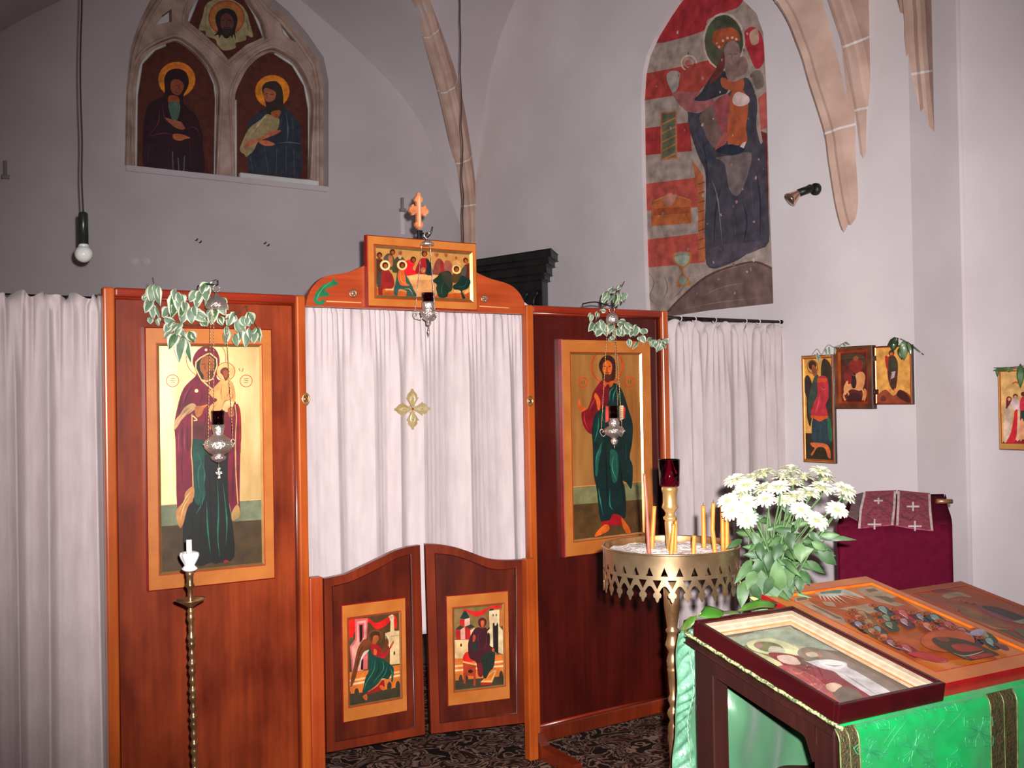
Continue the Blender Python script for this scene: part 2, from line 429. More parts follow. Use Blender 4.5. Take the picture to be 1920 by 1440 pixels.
# light: the camera's own flash just above and right of the lens
ld = bpy.data.lights.new('camera_flash', 'SPOT'); lo = bpy.data.objects.new('camera_flash', ld); COL.objects.link(lo)
ld.energy = 1450; ld.shadow_soft_size = .013; ld.spot_size = math.radians(76); ld.spot_blend = 1.0; ld.color = (1, .985, .97)
lo.location = CAM + RT*.04 + UP*.055
aim = ray(1060, 735)
lo.rotation_euler = aim.to_track_quat('-Z', 'Y').to_euler()
wd = bpy.data.worlds.new('world'); sc.world = wd; wd.use_nodes = True
wd.node_tree.nodes['Background'].inputs[0].default_value = (.55, .5, .52, 1)
wd.node_tree.nodes['Background'].inputs[1].default_value = .04
# weak fill lamp added behind the camera for ambient light
ad = bpy.data.lights.new('nave_fill_light', 'AREA'); ao = bpy.data.objects.new('nave_fill_light', ad); COL.objects.link(ao)
ad.energy = 3; ad.size = 1.2; ad.size_y = 1.8; ad.shape = 'RECTANGLE'; ad.color = (1, .97, .95)
ao.location = (.6, -2.2, 3.0); ao.rotation_euler = (Vector((2.2, 3.8, 1.2))-Vector(ao.location)).to_track_quat('-Z', 'Y').to_euler()
# ================================================================== painting tool
def homog(src, dst):
    A = []; B = []
    for (x, y), (u, v) in zip(src, dst):
        A += [[x, y, 1, 0, 0, 0, -u*x, -u*y], [0, 0, 0, x, y, 1, -v*x, -v*y]]; B += [u, v]
    h = np.linalg.solve(np.array(A, float), np.array(B, float))
    return np.append(h, 1).reshape(3, 3)
_PC = {}
def pcol(c, E, kind='paint'):
    """paint of a given colour (sRGB as photographed, divided by the local light level)"""
    key = (tuple(int(v/4) for v in c), round(E, 2), kind)
    if key in _PC: return _PC[key]
    l = [v/E for v in lin(c)]; k_ = max(1, max(l)/.82); l = [v/k_ for v in l]
    s = [255*(12.92*v if v <= .0031308 else 1.055*v**(1/2.4)-.055) for v in l]
    if kind == 'gold': m = mat('gold_leaf_%d' % len(_PC), s, [v*.8 for v in s], scale=9, rough=.36, metal=1, stretch=(1, 1, .35), rvar=.06, bump=.05, bscale=30)
    elif kind == 'matt': m = mat('fresco_%d' % len(_PC), [min(255, v*1.08) for v in s], [v*.78 for v in s], scale=14, rough=.9, detail=9, lo=.3, hi=.7, spec=.15)
    else: m = mat('paint_%d' % len(_PC), [min(255, v*1.08) for v in s], [v*.80 for v in s], scale=24, rough=.45, detail=5, lo=.3, hi=.7, spec=.35, coat=.15, crough=.3)
    _PC[key] = m; return m
class Paint(MB):
    """flat painted shapes laid on a panel, each a hair above what it overlaps. Points are given in
    the photograph's pixels and carried onto the panel (origin O, edges U and Vd, normal N)."""
    def __init__(s, quad, O, U, Vd, N, E=1.0, kind='paint', step=.00022):
        super().__init__(); s.H = homog(quad, [(0, 0), (1, 0), (1, 1), (0, 1)])
        s.O, s.U, s.Vd, s.N = Vector(O), Vector(U), Vector(Vd), Vector(N).normalized()
        s.E, s.kind, s.step, s.boxes = E, kind, step, []
        s.clip = True
    def uv(s, x, y):
        q = s.H @ np.array([x, y, 1.0]); u, v = q[0]/q[2], q[1]/q[2]
        return (min(max(u, 0), 1), min(max(v, 0), 1)) if s.clip else (u, v)
    def flat(s, loop, c, kind=None):
        P = [s.uv(x, y) for x, y in loop]
        x0, x1 = min(p[0] for p in P), max(p[0] for p in P); y0, y1 = min(p[1] for p in P), max(p[1] for p in P)
        lv = 1+max([b[4] for b in s.boxes if b[0] < x1 and b[1] > x0 and b[2] < y1 and b[3] > y0] or [0])
        s.boxes.append((x0, x1, y0, y1, lv))
        tris = tessellate_polygon([[Vector((p[0], p[1], 0)) for p in P]])
        i = s.vs([s.O+s.U*p[0]+s.Vd*p[1]+s.N*(s.step*lv) for p in P])
        m = c if not isinstance(c, tuple) else pcol(c, s.E, kind or s.kind)
        for t in tris:
            a, b, d = (s.v[i[k]] for k in t)
            if (b-a).cross(d-a).dot(s.N) < 0: t = t[::-1]
            s.face([i[k] for k in t], m)
    def S(s, pts, c, kind=None, n=4): s.flat([(p.x, p.y) for p in cr_closed([(x, y, 0) for x, y in pts], n)], c, kind)
    def P(s, pts, c, kind=None): s.flat(pts, c, kind)
    def D(s, x, y, r, c, ry=None, kind=None, n=22):
        ry = ry or r; s.flat([(x+r*math.cos(2*PI*k/n), y+ry*math.sin(2*PI*k/n)) for k in range(n)], c, kind)
    def L(s, pts, w, c, smooth=True, kind=None, taper=0):
        P = [Vector((x, y, 0)) for x, y in pts]
        if smooth and len(P) > 2: P = cr_open(P, 4)
        a, b = [], []
        for k, p in enumerate(P):
            t = (P[min(k+1, len(P)-1)]-P[max(k-1, 0)]); t = t.normalized() if t.length > 0 else Vector((1, 0, 0))
            q = w/2*(1-taper*abs(2*k/max(len(P)-1, 1)-1))
            a.append((p.x-t.y*q, p.y+t.x*q)); b.append((p.x+t.y*q, p.y-t.x*q))
        s.flat(a+b[::-1], c, kind)
    def R(s, x, y, r, w, c, ry=None, n=28, a0=0, a1=2*PI, kind=None):
        ry = ry or r
        for k in range(4):
            q0 = a0+(a1-a0)*k/4; q1 = a0+(a1-a0)*(k+1)/4
            A = [(x+(r+w/2)*math.cos(q0+(q1-q0)*j/8), y+(ry+w/2)*math.sin(q0+(q1-q0)*j/8)) for j in range(9)]
            B = [(x+(r-w/2)*math.cos(q0+(q1-q0)*j/8), y+(ry-w/2)*math.sin(q0+(q1-q0)*j/8)) for j in range(9)]
            s.flat(A+B[::-1], c, kind)
    def folds(s, pts_list, w, c, taper=.9):
        for p in pts_list: s.L(p, w, c, taper=taper)

# icon boards -------------------------------------------------------
GOLDB = mat('icon_border_ochre', (190, 112, 50), (174, 96, 38), scale=9, rough=.32, coat=.35, crough=.2)
SIDER = mat('icon_side_red', (150, 30, 20), (120, 20, 16), scale=12, rough=.4, coat=.2)
LINER = mat('icon_red_line', (176, 42, 18), (150, 30, 14), scale=20, rough=.4)
BEV = mat('icon_bevel_gold', (226, 170, 100), (205, 148, 80), scale=12, rough=.26, metal=.8, coat=.4, crough=.2)
def icon(name, label, cat, O, U, Vd, N, outer, inner, t=.03, rec=.008, bw=.012, border=None, side=None, bev=None, E=1.0, group=None,
         basemat=None, kind='paint'):
    """raised-border panel: O = top-left front corner (world), U/Vd full edges, N towards the viewer.
    inner = photographed corners of the recess, mapped through the outer quad."""
    O, U, Vd, N = Vector(O), Vector(U), Vector(Vd), Vector(N).normalized()
    H = homog(outer, [(0, 0), (1, 0), (1, 1), (0, 1)])
    def q(x, y):
        r = H @ np.array([x, y, 1.0]); return r[0]/r[2], r[1]/r[2]
    iq = [q(*p) for p in inner]
    u0 = (iq[0][0]+iq[3][0])/2; u1 = (iq[1][0]+iq[2][0])/2; v0 = (iq[0][1]+iq[1][1])/2; v1 = (iq[2][1]+iq[3][1])/2
    border = border or GOLDB; side = side or SIDER; bev = bev or BEV
    base = O-N*t+U*.5+Vd
    root = thing(name, label, cat, base, group)
    b = MB()
    P = lambda u, v, d=0: O+U*u+Vd*v+N*d
    w, h = U.length, Vd.length
    e = .004
    ring = [(0, 0), (1, 0), (1, 1), (0, 1)]
    # outer sides + back with small chamfer
    F = b.vs([P(u, v) + (U.normalized()*(e if u == 0 else -e)+Vd.normalized()*(e if v == 0 else -e)) for u, v in ring])
    S1 = b.vs([P(u, v, -e) for u, v in ring]); S2 = b.vs([P(u, v, -t) for u, v in ring])
    IN = b.vs([P(u, v) for u, v in ((u0, v0), (u1, v0), (u1, v1), (u0, v1))])
    lw = .0035
    IL = b.vs([P(u, v) + (U.normalized()*(lw if k in (0, 3) else -lw)+Vd.normalized()*(lw if k in (0, 1) else -lw)) for k, (u, v) in enumerate(((u0, v0), (u1, v0), (u1, v1), (u0, v1)))])
    IB = b.vs([P(u, v, -rec) + (U.normalized()*(bw if k in (0, 3) else -bw)+Vd.normalized()*(bw if k in (0, 1) else -bw)) for k, (u, v) in enumerate(((u0, v0), (u1, v0), (u1, v1), (u0, v1)))])
    for k in range(4):
        j = (k+1) % 4
        b.face([F[k], F[j], IN[j], IN[k]][::-1], border); b.face([S1[k], S1[j], F[j], F[k]][::-1], side); b.face([S2[k], S2[j], S1[j], S1[k]][::-1], side)
        b.face([IN[k], IN[j], IL[j], IL[k]][::-1], LINER); b.face([IL[k], IL[j], IB[j], IB[k]][::-1], bev)
    b.face(S2, side)
    b.face(IB[::-1], basemat or border)
    b.build('board', root, recalc=True)
    Oi = P(u0, v0, -rec)+U.normalized()*(bw)+Vd.normalized()*(bw)
    Ui = U*(u1-u0)-U.normalized()*2*bw; Vi = Vd*(v1-v0)-Vd.normalized()*2*bw
    # photographed quad of the flat recess, from the inner quad shrunk by the bevel
    def shr(p, k):
        cx = sum(a for a, _ in inner)/4; cy = sum(c for _, c in inner)/4
        fx = Ui.length/(U.length*(u1-u0)); fy = Vi.length/(Vd.length*(v1-v0))
        return (cx+(p[0]-cx)*fx, cy+(p[1]-cy)*fy)
    pt = Paint([shr(p, k) for k, p in enumerate(inner)], Oi, Ui, Vi, N, E, kind)
    pt.root = root
    return pt
def done(pt, name='painting'): return pt.build(name, pt.root)
# ---- 1 the large icon on the left screen: robed woman with a child
def rect_from(quad, Y, N=(0, -1, 0)):
    P = [aY(x, y, Y) for x, y in quad]
    xl = (P[0].x+P[3].x)/2; xr = (P[1].x+P[2].x)/2; zt = (P[0].z+P[1].z)/2; zb = (P[2].z+P[3].z)/2
    return Vector((xl, Y, zt)), Vector((xr-xl, 0, 0)), Vector((0, 0, zb-zt)), Vector(N)
YI = Y0+.002         # front plane of the icon boards (they stand on the recessed field)
qo = [(271.3, 614), (504, 617), (511, 1088), (277, 1104)]; qi = [(292, 643), (488, 645), (491, 1063), (296, 1075)]
O, U, Vd, N = rect_from(qo, YI)
U = U.length*Vector((math.cos(math.radians(4.2)), -math.sin(math.radians(4.2)), 0)); N = Vector((-math.sin(math.radians(4.2)), -math.cos(math.radians(4.2)), 0))
pa = icon('icon_panel', 'tall gold icon of a woman in maroon with a child, on the left screen', 'icon', O, U, Vd, N, qo, qi, rec=.0045, bw=.0125, E=1.0)
GA = mat('gold_leaf_bright', (244, 208, 152), (214, 170, 108), scale=7, rough=.40, metal=1, stretch=(1.6, 1, .5), rvar=.05, detail=6, lo=.3, hi=.7)
pa.P([(280, 630), (500, 630), (500, 1080), (280, 1080)], GA)
pa.P([(280, 945), (500, 938), (500, 979), (280, 986)], (112, 116, 88)); pa.P([(280, 985), (500, 976), (500, 1080), (280, 1080)], (72, 52, 30))
pa.L([(285, 945.5), (495, 938.5)], 1.6, (225, 170, 100), smooth=False)
a = crop(290, 630, 6.548); a2 = crop(290, 840, 6)
RED = (196, 50, 14); MAR = (112, 18, 40); MARD = (70, 10, 26); MARL = (150, 52, 84); GRN = (22, 46, 40); GRNL = (36, 96, 78); BLK = (22, 22, 20)
SKIN = (158, 84, 36); SKIND = (104, 46, 18); CRM = (226, 178, 118); TRIM = (204, 152, 92)
x, y = a((615, 275))[0]
pa.R(x, y, 36.6, 1.2, RED)
pa.S(a((640, 118), (550, 145), (478, 225), (452, 320), (480, 410), (495, 480), (410, 565), (345, 640), (300, 750), (262, 900), (228, 1080), (235, 1190), (243, 1300), (245, 1440)) +
     a2((228, 250), (230, 500), (238, 680), (228, 770), (265, 880), (305, 860), (420, 560), (600, 500), (790, 600), (830, 740), (845, 830), (930, 740), (925, 600), (930, 300), (938, 0)) +
     a((1035, 1250), (1030, 960), (1000, 880), (965, 810), (950, 680), (920, 560), (760, 540), (745, 440), (778, 330), (768, 240), (725, 160)), MAR)
pa.S(a2((410, -60), (412, 200), (420, 540), (352, 670), (312, 780), (298, 950), (308, 1180), (420, 1290), (500, 1320), (600, 1285), (650, 1300), (700, 1290), (860, 1232), (842, 850), (805, 620), (795, 250), (790, -20), (600, -80)), BLK)
pa.S(a((445, 1060), (560, 1050), (690, 1150), (760, 1400), (700, 1440), (445, 1430)), (92, 30, 36))
pa.S(a((450, 1270), (560, 1280), (680, 1340), (700, 1440), (450, 1440)), (20, 56, 48))
pa.S(a2((410, -20), (520, 0), (540, 120), (530, 330), (545, 540), (470, 640), (420, 540), (415, 250)), (24, 66, 56))
pa.folds([a2((460, 40), (500, 160), (470, 260), (475, 420), (500, 520)), a2((520, 180), (540, 300), (530, 420)), a2((530, 540), (500, 640), (440, 740)), a2((680, 360), (690, 700), (680, 1000), (700, 1230)), a2((740, 400), (780, 800), (770, 1100)), a2((560, 600), (570, 900), (600, 1200))], 3.0, GRNL)
pa.folds([a2((590, 100), (600, 600), (620, 1200)), a2((420, 700), (400, 900), (390, 1150)), a2((500, 500), (500, 800), (470, 1200)), a2((660, 100), (640, 500)), a2((840, 900), (820, 1200))], 2.2, (8, 8, 10))
pa.D(*a2((770, 1276))[0], 5, (150, 16, 10), ry=2.6)
# gold fringes and hems
pa.S(a2((415, 430), (330, 490), (310, 590), (235, 680), (228, 770), (262, 880), (300, 850), (352, 660), (420, 550)), (184, 122, 66))
pa.folds([a2((400, 470), (330, 560), (250, 720)), a2((380, 540), (310, 650), (270, 800))], 2, (226, 182, 120))
pa.S(a2((900, 640), (835, 735), (845, 825), (930, 760)), (170, 130, 76)); pa.L(a2((880, -60), (885, 300), (900, 560), (905, 640)), 2.2, TRIM)
pa.L(a((440, 960), (440, 1100), (438, 1300), (430, 1440)) + a2((405, 200), (412, 430)), 2.0, TRIM)
pa.L(a((960, 850), (975, 1000), (965, 1200), (960, 1440)), 1.8, TRIM)
pa.L(a((985, 840), (1015, 940), (1020, 1200), (1015, 1440)), 3.2, (150, 10, 14))
# folds on the cloak
pa.folds([a((330, 720), (300, 850), (290, 980)), a((470, 600), (390, 720), (350, 850)), a((560, 620), (560, 760), (520, 850)), a((600, 900), (600, 1050), (560, 1150)), a((330, 1050), (320, 1250), (330, 1440)), a((390, 1020), (385, 1240), (395, 1440))], 2.4, MARD)
pa.folds([a((300, 1120), (280, 1250), (285, 1440)), a((355, 1100), (350, 1300), (360, 1440)), a((420, 620), (360, 730), (330, 830))], 2.4, MARL)
pa.folds([a2((300, 20), (290, 200), (300, 420)), a2((860, 100), (850, 400), (850, 620))], 2.4, MARD)
pa.S(a((430, 830), (350, 880), (300, 960), (235, 1040), (228, 1140), (260, 1120), (340, 1000), (440, 930), (490, 880), (480, 840)), (196, 150, 104))
pa.folds([a((440, 860), (360, 920), (260, 1050)), a((470, 880), (380, 960), (270, 1080))], 1.6, (150, 92, 60))
# face, veil edge, neck
pa.S(a((620, 230), (550, 260), (510, 320), (500, 390), (530, 470), (570, 530), (620, 560), (680, 535), (700, 470), (735, 390), (735, 300), (690, 240)), (30, 34, 30))
pa.S(a((620, 245), (570, 270), (540, 330), (545, 420), (580, 480), (585, 540), (640, 555), (670, 520), (690, 440), (715, 360), (705, 290), (665, 250)), SKIN)
pa.folds([a((610, 330), (600, 400), (620, 420))], 2, SKIND); pa.S(a((640, 440), (690, 440), (680, 530), (640, 540)), SKIND)
pa.L(a((560, 350), (600, 345)), 1.5, SKIND); pa.L(a((640, 345), (690, 350)), 1.5, SKIND); pa.L(a((610, 455), (650, 455)), 1.5, (120, 40, 24))
pa.L(a((660, 215), (620, 228), (545, 270), (492, 320), (488, 400), (520, 470), (555, 540), (620, 560), (695, 530), (715, 460), (745, 370), (740, 280), (660, 215)), 2.6, CRM, smooth=False)
pa.L(a((560, 545), (620, 600), (690, 665)), 2.8, CRM)
for s_ in ((615, 172, 2.6), (497, 675, 3.6)): pa.D(*a(s_[:2])[0], s_[2], (235, 200, 150), n=8)
# child
x, y = a((850, 440))[0]
pa.D(x, y, 17, (226, 176, 110)); pa.R(x, y, 17, 1.2, RED)
pa.S(a((790, 550), (720, 620), (650, 690), (690, 760), (730, 770), (740, 800), (660, 860), (645, 950), (665, 1050), (690, 1080), (740, 1000), (800, 900), (920, 860), (965, 780), (955, 640), (910, 550), (850, 530)), (214, 150, 84))
pa.folds([a((800, 580), (790, 700), (800, 790)), a((880, 570), (890, 680), (850, 770)), a((740, 640), (700, 700)), a((930, 650), (930, 760), (860, 790)), a((740, 830), (680, 920), (680, 1040)), a((800, 880), (840, 800), (900, 800))], 1.8, (160, 82, 38))
pa.folds([a((840, 580), (830, 700)), a((700, 860), (665, 950)), a((900, 600), (920, 700))], 1.8, (240, 200, 140))
pa.S(a((805, 900), (850, 810), (900, 800), (940, 830), (920, 900), (860, 940)), (220, 176, 116))
pa.S(a((850, 388), (800, 405), (782, 450), (815, 490), (840, 550), (870, 540), (885, 480), (893, 430)), (110, 44, 18)); pa.S(a((850, 420), (815, 440), (825, 490), (850, 520), (875, 480), (880, 440)), (164, 76, 32))
pa.S(a((870, 900), (930, 880), (945, 980), (890, 1000)), (166, 88, 44)); pa.S(a((690, 1060), (710, 1100), (670, 1150), (645, 1130)), (166, 88, 44))
# her hand
pa.S(a((480, 870), (560, 860), (640, 840), (580, 900), (560, 960), (510, 1000), (480, 960)), (168, 96, 46)); pa.L(a((540, 870), (620, 850)), 2, (180, 104, 50)); pa.L(a((450, 980), (500, 1030), (460, 1040)), 2.4, CRM)
for c_ in ((212, 550), (1098, 558)):
    x, y = a(c_)[0]; pa.R(x, y, 11.2, 1.3, RED)
    for k in range(3): pa.L([(x-4, y-4+3.6*k), (x+4, y-4.6+3.6*k)], 1.0, (110, 60, 30))
pa.L(a((1010, 400), (1025, 440)), 1.2, (120, 60, 30)); pa.L(a((1065, 400), (1050, 445)), 1.2, (120, 60, 30))
done(pa)
# ---- 2 the large icon on the right screen: bearded man with a book
qo = [(1050, 633), (1214, 641), (1233, 1026), (1063, 1043)]; qi = [(1066, 658), (1203, 661), (1211, 1001), (1077, 1015)]
O, U, Vd, N = rect_from(qo, YI)
pb = icon('icon_panel', 'tall icon of a bearded man in green with a book, on the right screen', 'icon', O, U, Vd, N, qo, qi, E=.80)
GB = mat('gold_leaf_dark', (226, 160, 86), (184, 112, 52), scale=6, rough=.42, metal=.62, stretch=(2.4, 1, .35), rvar=.05, detail=6, lo=.3, hi=.7)
b1 = crop(1060, 640, 7.576); b2 = crop(1060, 820, 6.547)
pb.P([(1060, 650), (1220, 650), (1220, 1020), (1060, 1020)], GB)
pb.P(b2((90, 612), (960, 550), (970, 770), (95, 830)), (110, 106, 68)); pb.P(b2((90, 825), (980, 765), (1020, 1300), (90, 1300)), (78, 52, 26))
pb.L(b2((90, 608), (960, 550)), 1.5, (220, 120, 70), smooth=False)
x, y = b1((597, 350))[0]; pb.R(x, y, 29, 2.2, RED, ry=33)
pb.S(b1((600, 190), (520, 230), (478, 320), (490, 400), (525, 470), (545, 560), (690, 560), (715, 440), (715, 300), (670, 215)), (52, 22, 18))
pb.S(b1((540, 545), (470, 610), (400, 720), (370, 830), (320, 960), (240, 1000), (245, 1130), (300, 1260), (390, 1320), (560, 1240), (720, 1000), (690, 600)), (112, 14, 22))
pb.S(b1((650, 610), (720, 600), (800, 680), (850, 800), (900, 960), (965, 1180), (960, 1440)) + b2((800, 250), (838, 370), (825, 630), (760, 560), (715, 540), (745, 640), (752, 980), (640, 940), (560, 1010), (450, 1020), (400, 650), (360, 450), (345, 100)) +
     b1((385, 1250), (430, 1040), (560, 930), (610, 850), (600, 740)), (14, 34, 32))
pb.S(b1((590, 1000), (460, 1010), (420, 1200), (400, 1440), (560, 1440), (620, 1200)), (14, 40, 36))
pb.folds([b1((700, 640), (640, 720), (630, 860)), b1((740, 640), (690, 760), (680, 880)), b1((800, 720), (760, 760), (780, 900)), b1((480, 1060), (470, 1250), (420, 1440)), b1((560, 960), (520, 1060), (560, 1150)), b2((460, 60), (390, 250), (385, 480)), b2((560, 160), (570, 350), (640, 520)), b2((610, 220), (590, 400), (650, 520)), b2((560, 640), (560, 820), (600, 890)), b2((750, 100), (755, 280)), b2((800, 400), (760, 430)), b2((420, 620), (440, 760), (480, 960))], 2.6, (34, 104, 84))
pb.S(b2((560, 170), (640, 190), (660, 350), (650, 520), (600, 560), (570, 420)), (26, 76, 62)); pb.folds([b2((600, 220), (585, 380), (640, 540)), b2((630, 260), (640, 400))], 2, (60, 136, 112))
pb.S(b2((400, 240), (430, 100), (460, 80), (420, 300), (400, 480), (375, 430)), (26, 76, 62))
pb.folds([b2((500, 100), (520, 500), (530, 900)), b2((680, 250), (700, 500), (730, 800)), b2((480, 200), (480, 600))], 2.2, (6, 14, 14)); pb.folds([b1((620, 700), (600, 850)), b1((870, 900), (900, 1150))], 2.4, (6, 14, 14))
pb.folds([b1((440, 780), (380, 900), (340, 1000)), b1((560, 640), (540, 780), (520, 900)), b1((280, 1000), (280, 1130), (340, 1260))], 2.4, (170, 40, 50)); pb.S(b1((430, 730), (470, 780), (500, 860), (490, 980), (460, 960), (440, 850), (410, 780)), (190, 84, 30))
pb.S(b1((545, 560), (600, 585), (680, 560), (665, 640), (590, 660), (550, 620)), (176, 76, 26)); pb.S(b1((575, 640), (630, 640), (600, 900), (540, 900)), (96, 12, 22))
pb.S(b1((600, 262), (545, 300), (530, 380), (545, 460), (590, 490), (640, 480), (665, 400), (660, 310)), (196, 88, 26)); pb.S(b1((545, 430), (570, 470), (600, 460), (640, 470), (660, 430), (650, 520), (600, 560), (555, 520)), (74, 32, 16))
pb.L(b1((545, 350), (580, 348)), 2, (80, 34, 14)); pb.L(b1((615, 350), (650, 352)), 2, (80, 34, 14)); pb.L(b1((595, 360), (590, 420), (605, 425)), 1.6, (120, 44, 14)); pb.L(b1((570, 445), (620, 445)), 1.8, (90, 30, 14))
pb.S(b1((200, 820), (180, 860), (195, 960), (245, 1000), (300, 960), (250, 920), (215, 900)), (190, 80, 28)); pb.L(b1((205, 830), (215, 910)), 1.8, (190, 80, 28))
pb.P(b1((575, 920), (625, 930), (620, 1140), (575, 1160)), (200, 70, 60)); pb.P(b1((775, 920), (830, 915), (830, 1110), (780, 1135)), (226, 190, 150)); pb.P(b1((830, 915), (860, 960), (850, 1100), (830, 1110)), (190, 44, 36))
for k in range(6): pb.L(b1((785, 950+28*k), (820, 945+28*k)), .9, (130, 80, 50), smooth=False)
pb.S(b2((560, 1010), (600, 940), (690, 960), (720, 1010), (700, 1070), (560, 1075), (460, 1060), (470, 1030)), (150, 16, 22)); pb.folds([b2((600, 960), (600, 1060)), b2((640, 970), (650, 1070)), b2((560, 1020), (555, 1070))], 1.6, (90, 8, 14))
pb.S(b2((500, 1065), (550, 1080), (545, 1140), (400, 1210), (380, 1190), (430, 1120)), (196, 84, 24)); pb.S(b2((700, 990), (730, 1010), (800, 1110), (815, 1180), (780, 1190), (720, 1100)), (196, 84, 24))
for c_ in ((252, 580), (918, 580)):
    x, y = b1(c_)[0]; pb.R(x, y, 8.6, 1.6, RED, ry=9.5)
    for k in (-1, 1): pb.L([(x+2.4*k, y-3.5), (x+2.0*k, y+3.5)], 1.0, (120, 40, 20))
done(pb)
# ================================================================== icon screen: two panels, lintel, gates
WST = wood('stile_wood', (196, 94, 34), (150, 56, 16), 'z', rough=.28, coat=.5)
WRL = wood('rail_wood', (158, 48, 22), (108, 26, 12), 'x', rough=.28, coat=.5)
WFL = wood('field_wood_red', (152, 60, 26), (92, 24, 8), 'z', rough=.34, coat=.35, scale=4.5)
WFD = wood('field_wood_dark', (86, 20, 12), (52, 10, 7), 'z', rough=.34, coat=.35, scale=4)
WGD = wood('gate_wood', (130, 46, 20), (80, 24, 12), 'z', rough=.3, coat=.4)
WGF = wood('gate_field_wood', (104, 36, 18), (56, 14, 9), 'z', rough=.3, coat=.4, scale=5)
WPO = wood('post_wood', (190, 82, 36), (150, 50, 18), 'z', rough=.35, coat=.3)
WLI = wood('lintel_wood', (184, 80, 36), (150, 50, 20), 'x', rough=.38, coat=.3)
BRASS = mat('brass', (226, 184, 120), (196, 150, 92), scale=12, rough=.26, metal=.8, rvar=.08)
BRASSD = mat('brass_old', (174, 132, 94), (126, 90, 60), scale=16, rough=.28, metal=.8, rvar=.1)
SILV = mat('silver', (216, 202, 194), (186, 168, 160), scale=14, rough=.24, metal=.8, rvar=.06, spec=.8, bump=.5, bscale=160)
DARKM = mat('dark_metal', (52, 34, 34), (36, 24, 26), scale=20, rough=.4, metal=.6)
def XP(px, py, Y=Y0): return aY(px, py, Y).x
ZT = (aY(195, 537, Y0).z+aY(574, 554, Y0).z+aY(985, 571, Y0).z+aY(1252, 583, Y0).z)/4
def screen(xl, xr, label, field):
    r = thing('screen_panel', label, 'screen panel', ((xl+xr)/2, Y0+.03, 0))
    sw, th, zb = .040, .045, .10
    for k, (a, b) in enumerate(((xl, xl+sw), (xr-sw, xr))):
        m = MB(); m.box((a, Y0, 0.02), (b, Y0+th, ZT), WST); m.build('stile', r, bevel=.008, bseg=3)
    m = MB(); m.box((xl+sw, Y0+.001, ZT-.034), (xr-sw, Y0+th, ZT-.0005), WRL); m.build('rail', r, bevel=.008, bseg=3)
    m = MB(); m.box((xl+sw, Y0+.001, zb-.05), (xr-sw, Y0+th, zb+.02), WGD); m.build('rail', r, bevel=.008, bseg=3)
    m = MB()  # inner quarter-round moulding
    e = .014; X0, X1, Z0, Z1 = xl+sw, xr-sw, zb+.02, ZT-.034
    for a, b in (((X0, Z0), (X0, Z1)), ((X1, Z0), (X1, Z1)), ((X0, Z0), (X1, Z0)), ((X0, Z1), (X1, Z1))):
        m.tube([(a[0], Y0+.027, a[1]), (b[0], Y0+.027, b[1])], .0085, WRL if a[1] == b[1] else WGD, seg=10)
    m.build('moulding', r)
    m = MB(); m.box((X0-.002, Y0+.033, Z0-.002), (X1+.002, Y0+.044, Z1+.002), field); m.build('field_board', r)
    for x in (xl+sw/2, xr-sw/2):
        m = MB()
        m.prism([(x-.022, Y0-.30, 0), (x-.022, Y0-.30, .045), (x-.022, Y0-.06, .06), (x-.022, Y0-.004, .10), (x-.022, Y0+.049, .10), (x-.022, Y0+.055, .045), (x-.022, Y0+.055, 0)], (.044, 0, 0), WGD)
        m.build('foot', r, bevel=.004)
    return r
xl, xr = XP(198, 900), XP(576.5, 800)
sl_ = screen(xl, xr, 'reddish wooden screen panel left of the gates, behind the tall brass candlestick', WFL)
xl2, xr2 = XP(993, 900), XP(1256, 730)
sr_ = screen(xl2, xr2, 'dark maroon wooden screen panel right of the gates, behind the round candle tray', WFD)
def ringpart(px, py, parent, nm='ring'):
    c = aY(px, py, Y0-.006); m = MB()
    m.tube([c+Vector((.014*math.cos(t*PI/12), -.003, .021*math.sin(t*PI/12))) for t in range(24)], .0042, BRASS, seg=8, closed=True)
    o = m.build(nm, parent); o['label'] = 'brass ring for the curtain'
    m = MB(); m.lathe([(.011, 0), (.011, .004), (.004, .006)], (0, 0, 0), BRASSD, seg=14, T=Matrix.Rotation(PI/2, 4, 'X'))
    m.v = [p+c for p in m.v]; m.build('ring_plate', o)
ringpart(573, 748, sl_); ringpart(993.5, 752, sr_)
# arched lintel over the gates -------------------------------------
lt = [(573, 575), (577.6, 554.5), (586, 538), (600, 524), (618.6, 516), (654, 510), (688, 496), (740, 470), (850, 476), (895.6, 512), (918.6, 522), (954, 533), (972.5, 547.5), (983, 566), (986, 588)]
YL = Y0+.004
L_ = [aY(x, y, YL) for x, y in lt]
L_[0].x = xr+.001; L_[1].x = max(L_[1].x, xr+.001); L_[-1].x = xl2-.001; L_[-2].x = min(L_[-2].x, xl2-.001)
zb_ = (L_[0].z+L_[-1].z)/2; L_[0].z = L_[-1].z = zb_
r = thing('arched_lintel', 'orange wooden lintel with curved shoulders over the gates, bearing the supper icon', 'lintel', ((xr+xl2)/2, YL, zb_))
m = MB(); m.prism(cr_open(L_[1:7], 5)+L_[7:8]+L_[8:9]+cr_open(L_[9:14], 5)+[L_[-1], L_[0]], (0, .026, 0), WLI); m.build('board', r, bevel=.004)
m = MB()
for i in range(26):
    for x0, x1, y0, y1 in ((613, 676, 565, 567.5), (900, 953, 574, 577.5)):
        c = aY(x0+(x1-x0)*i/25, y0+(y1-y0)*i/25, YL-.001); m.box(c-Vector((.0022, .001, .0022)), c+Vector((.0022, .002, .0022)), mat('dot_cream', (232, 170, 110)))
m.build('dotted_line', r)['label'] = 'rows of pale dots'
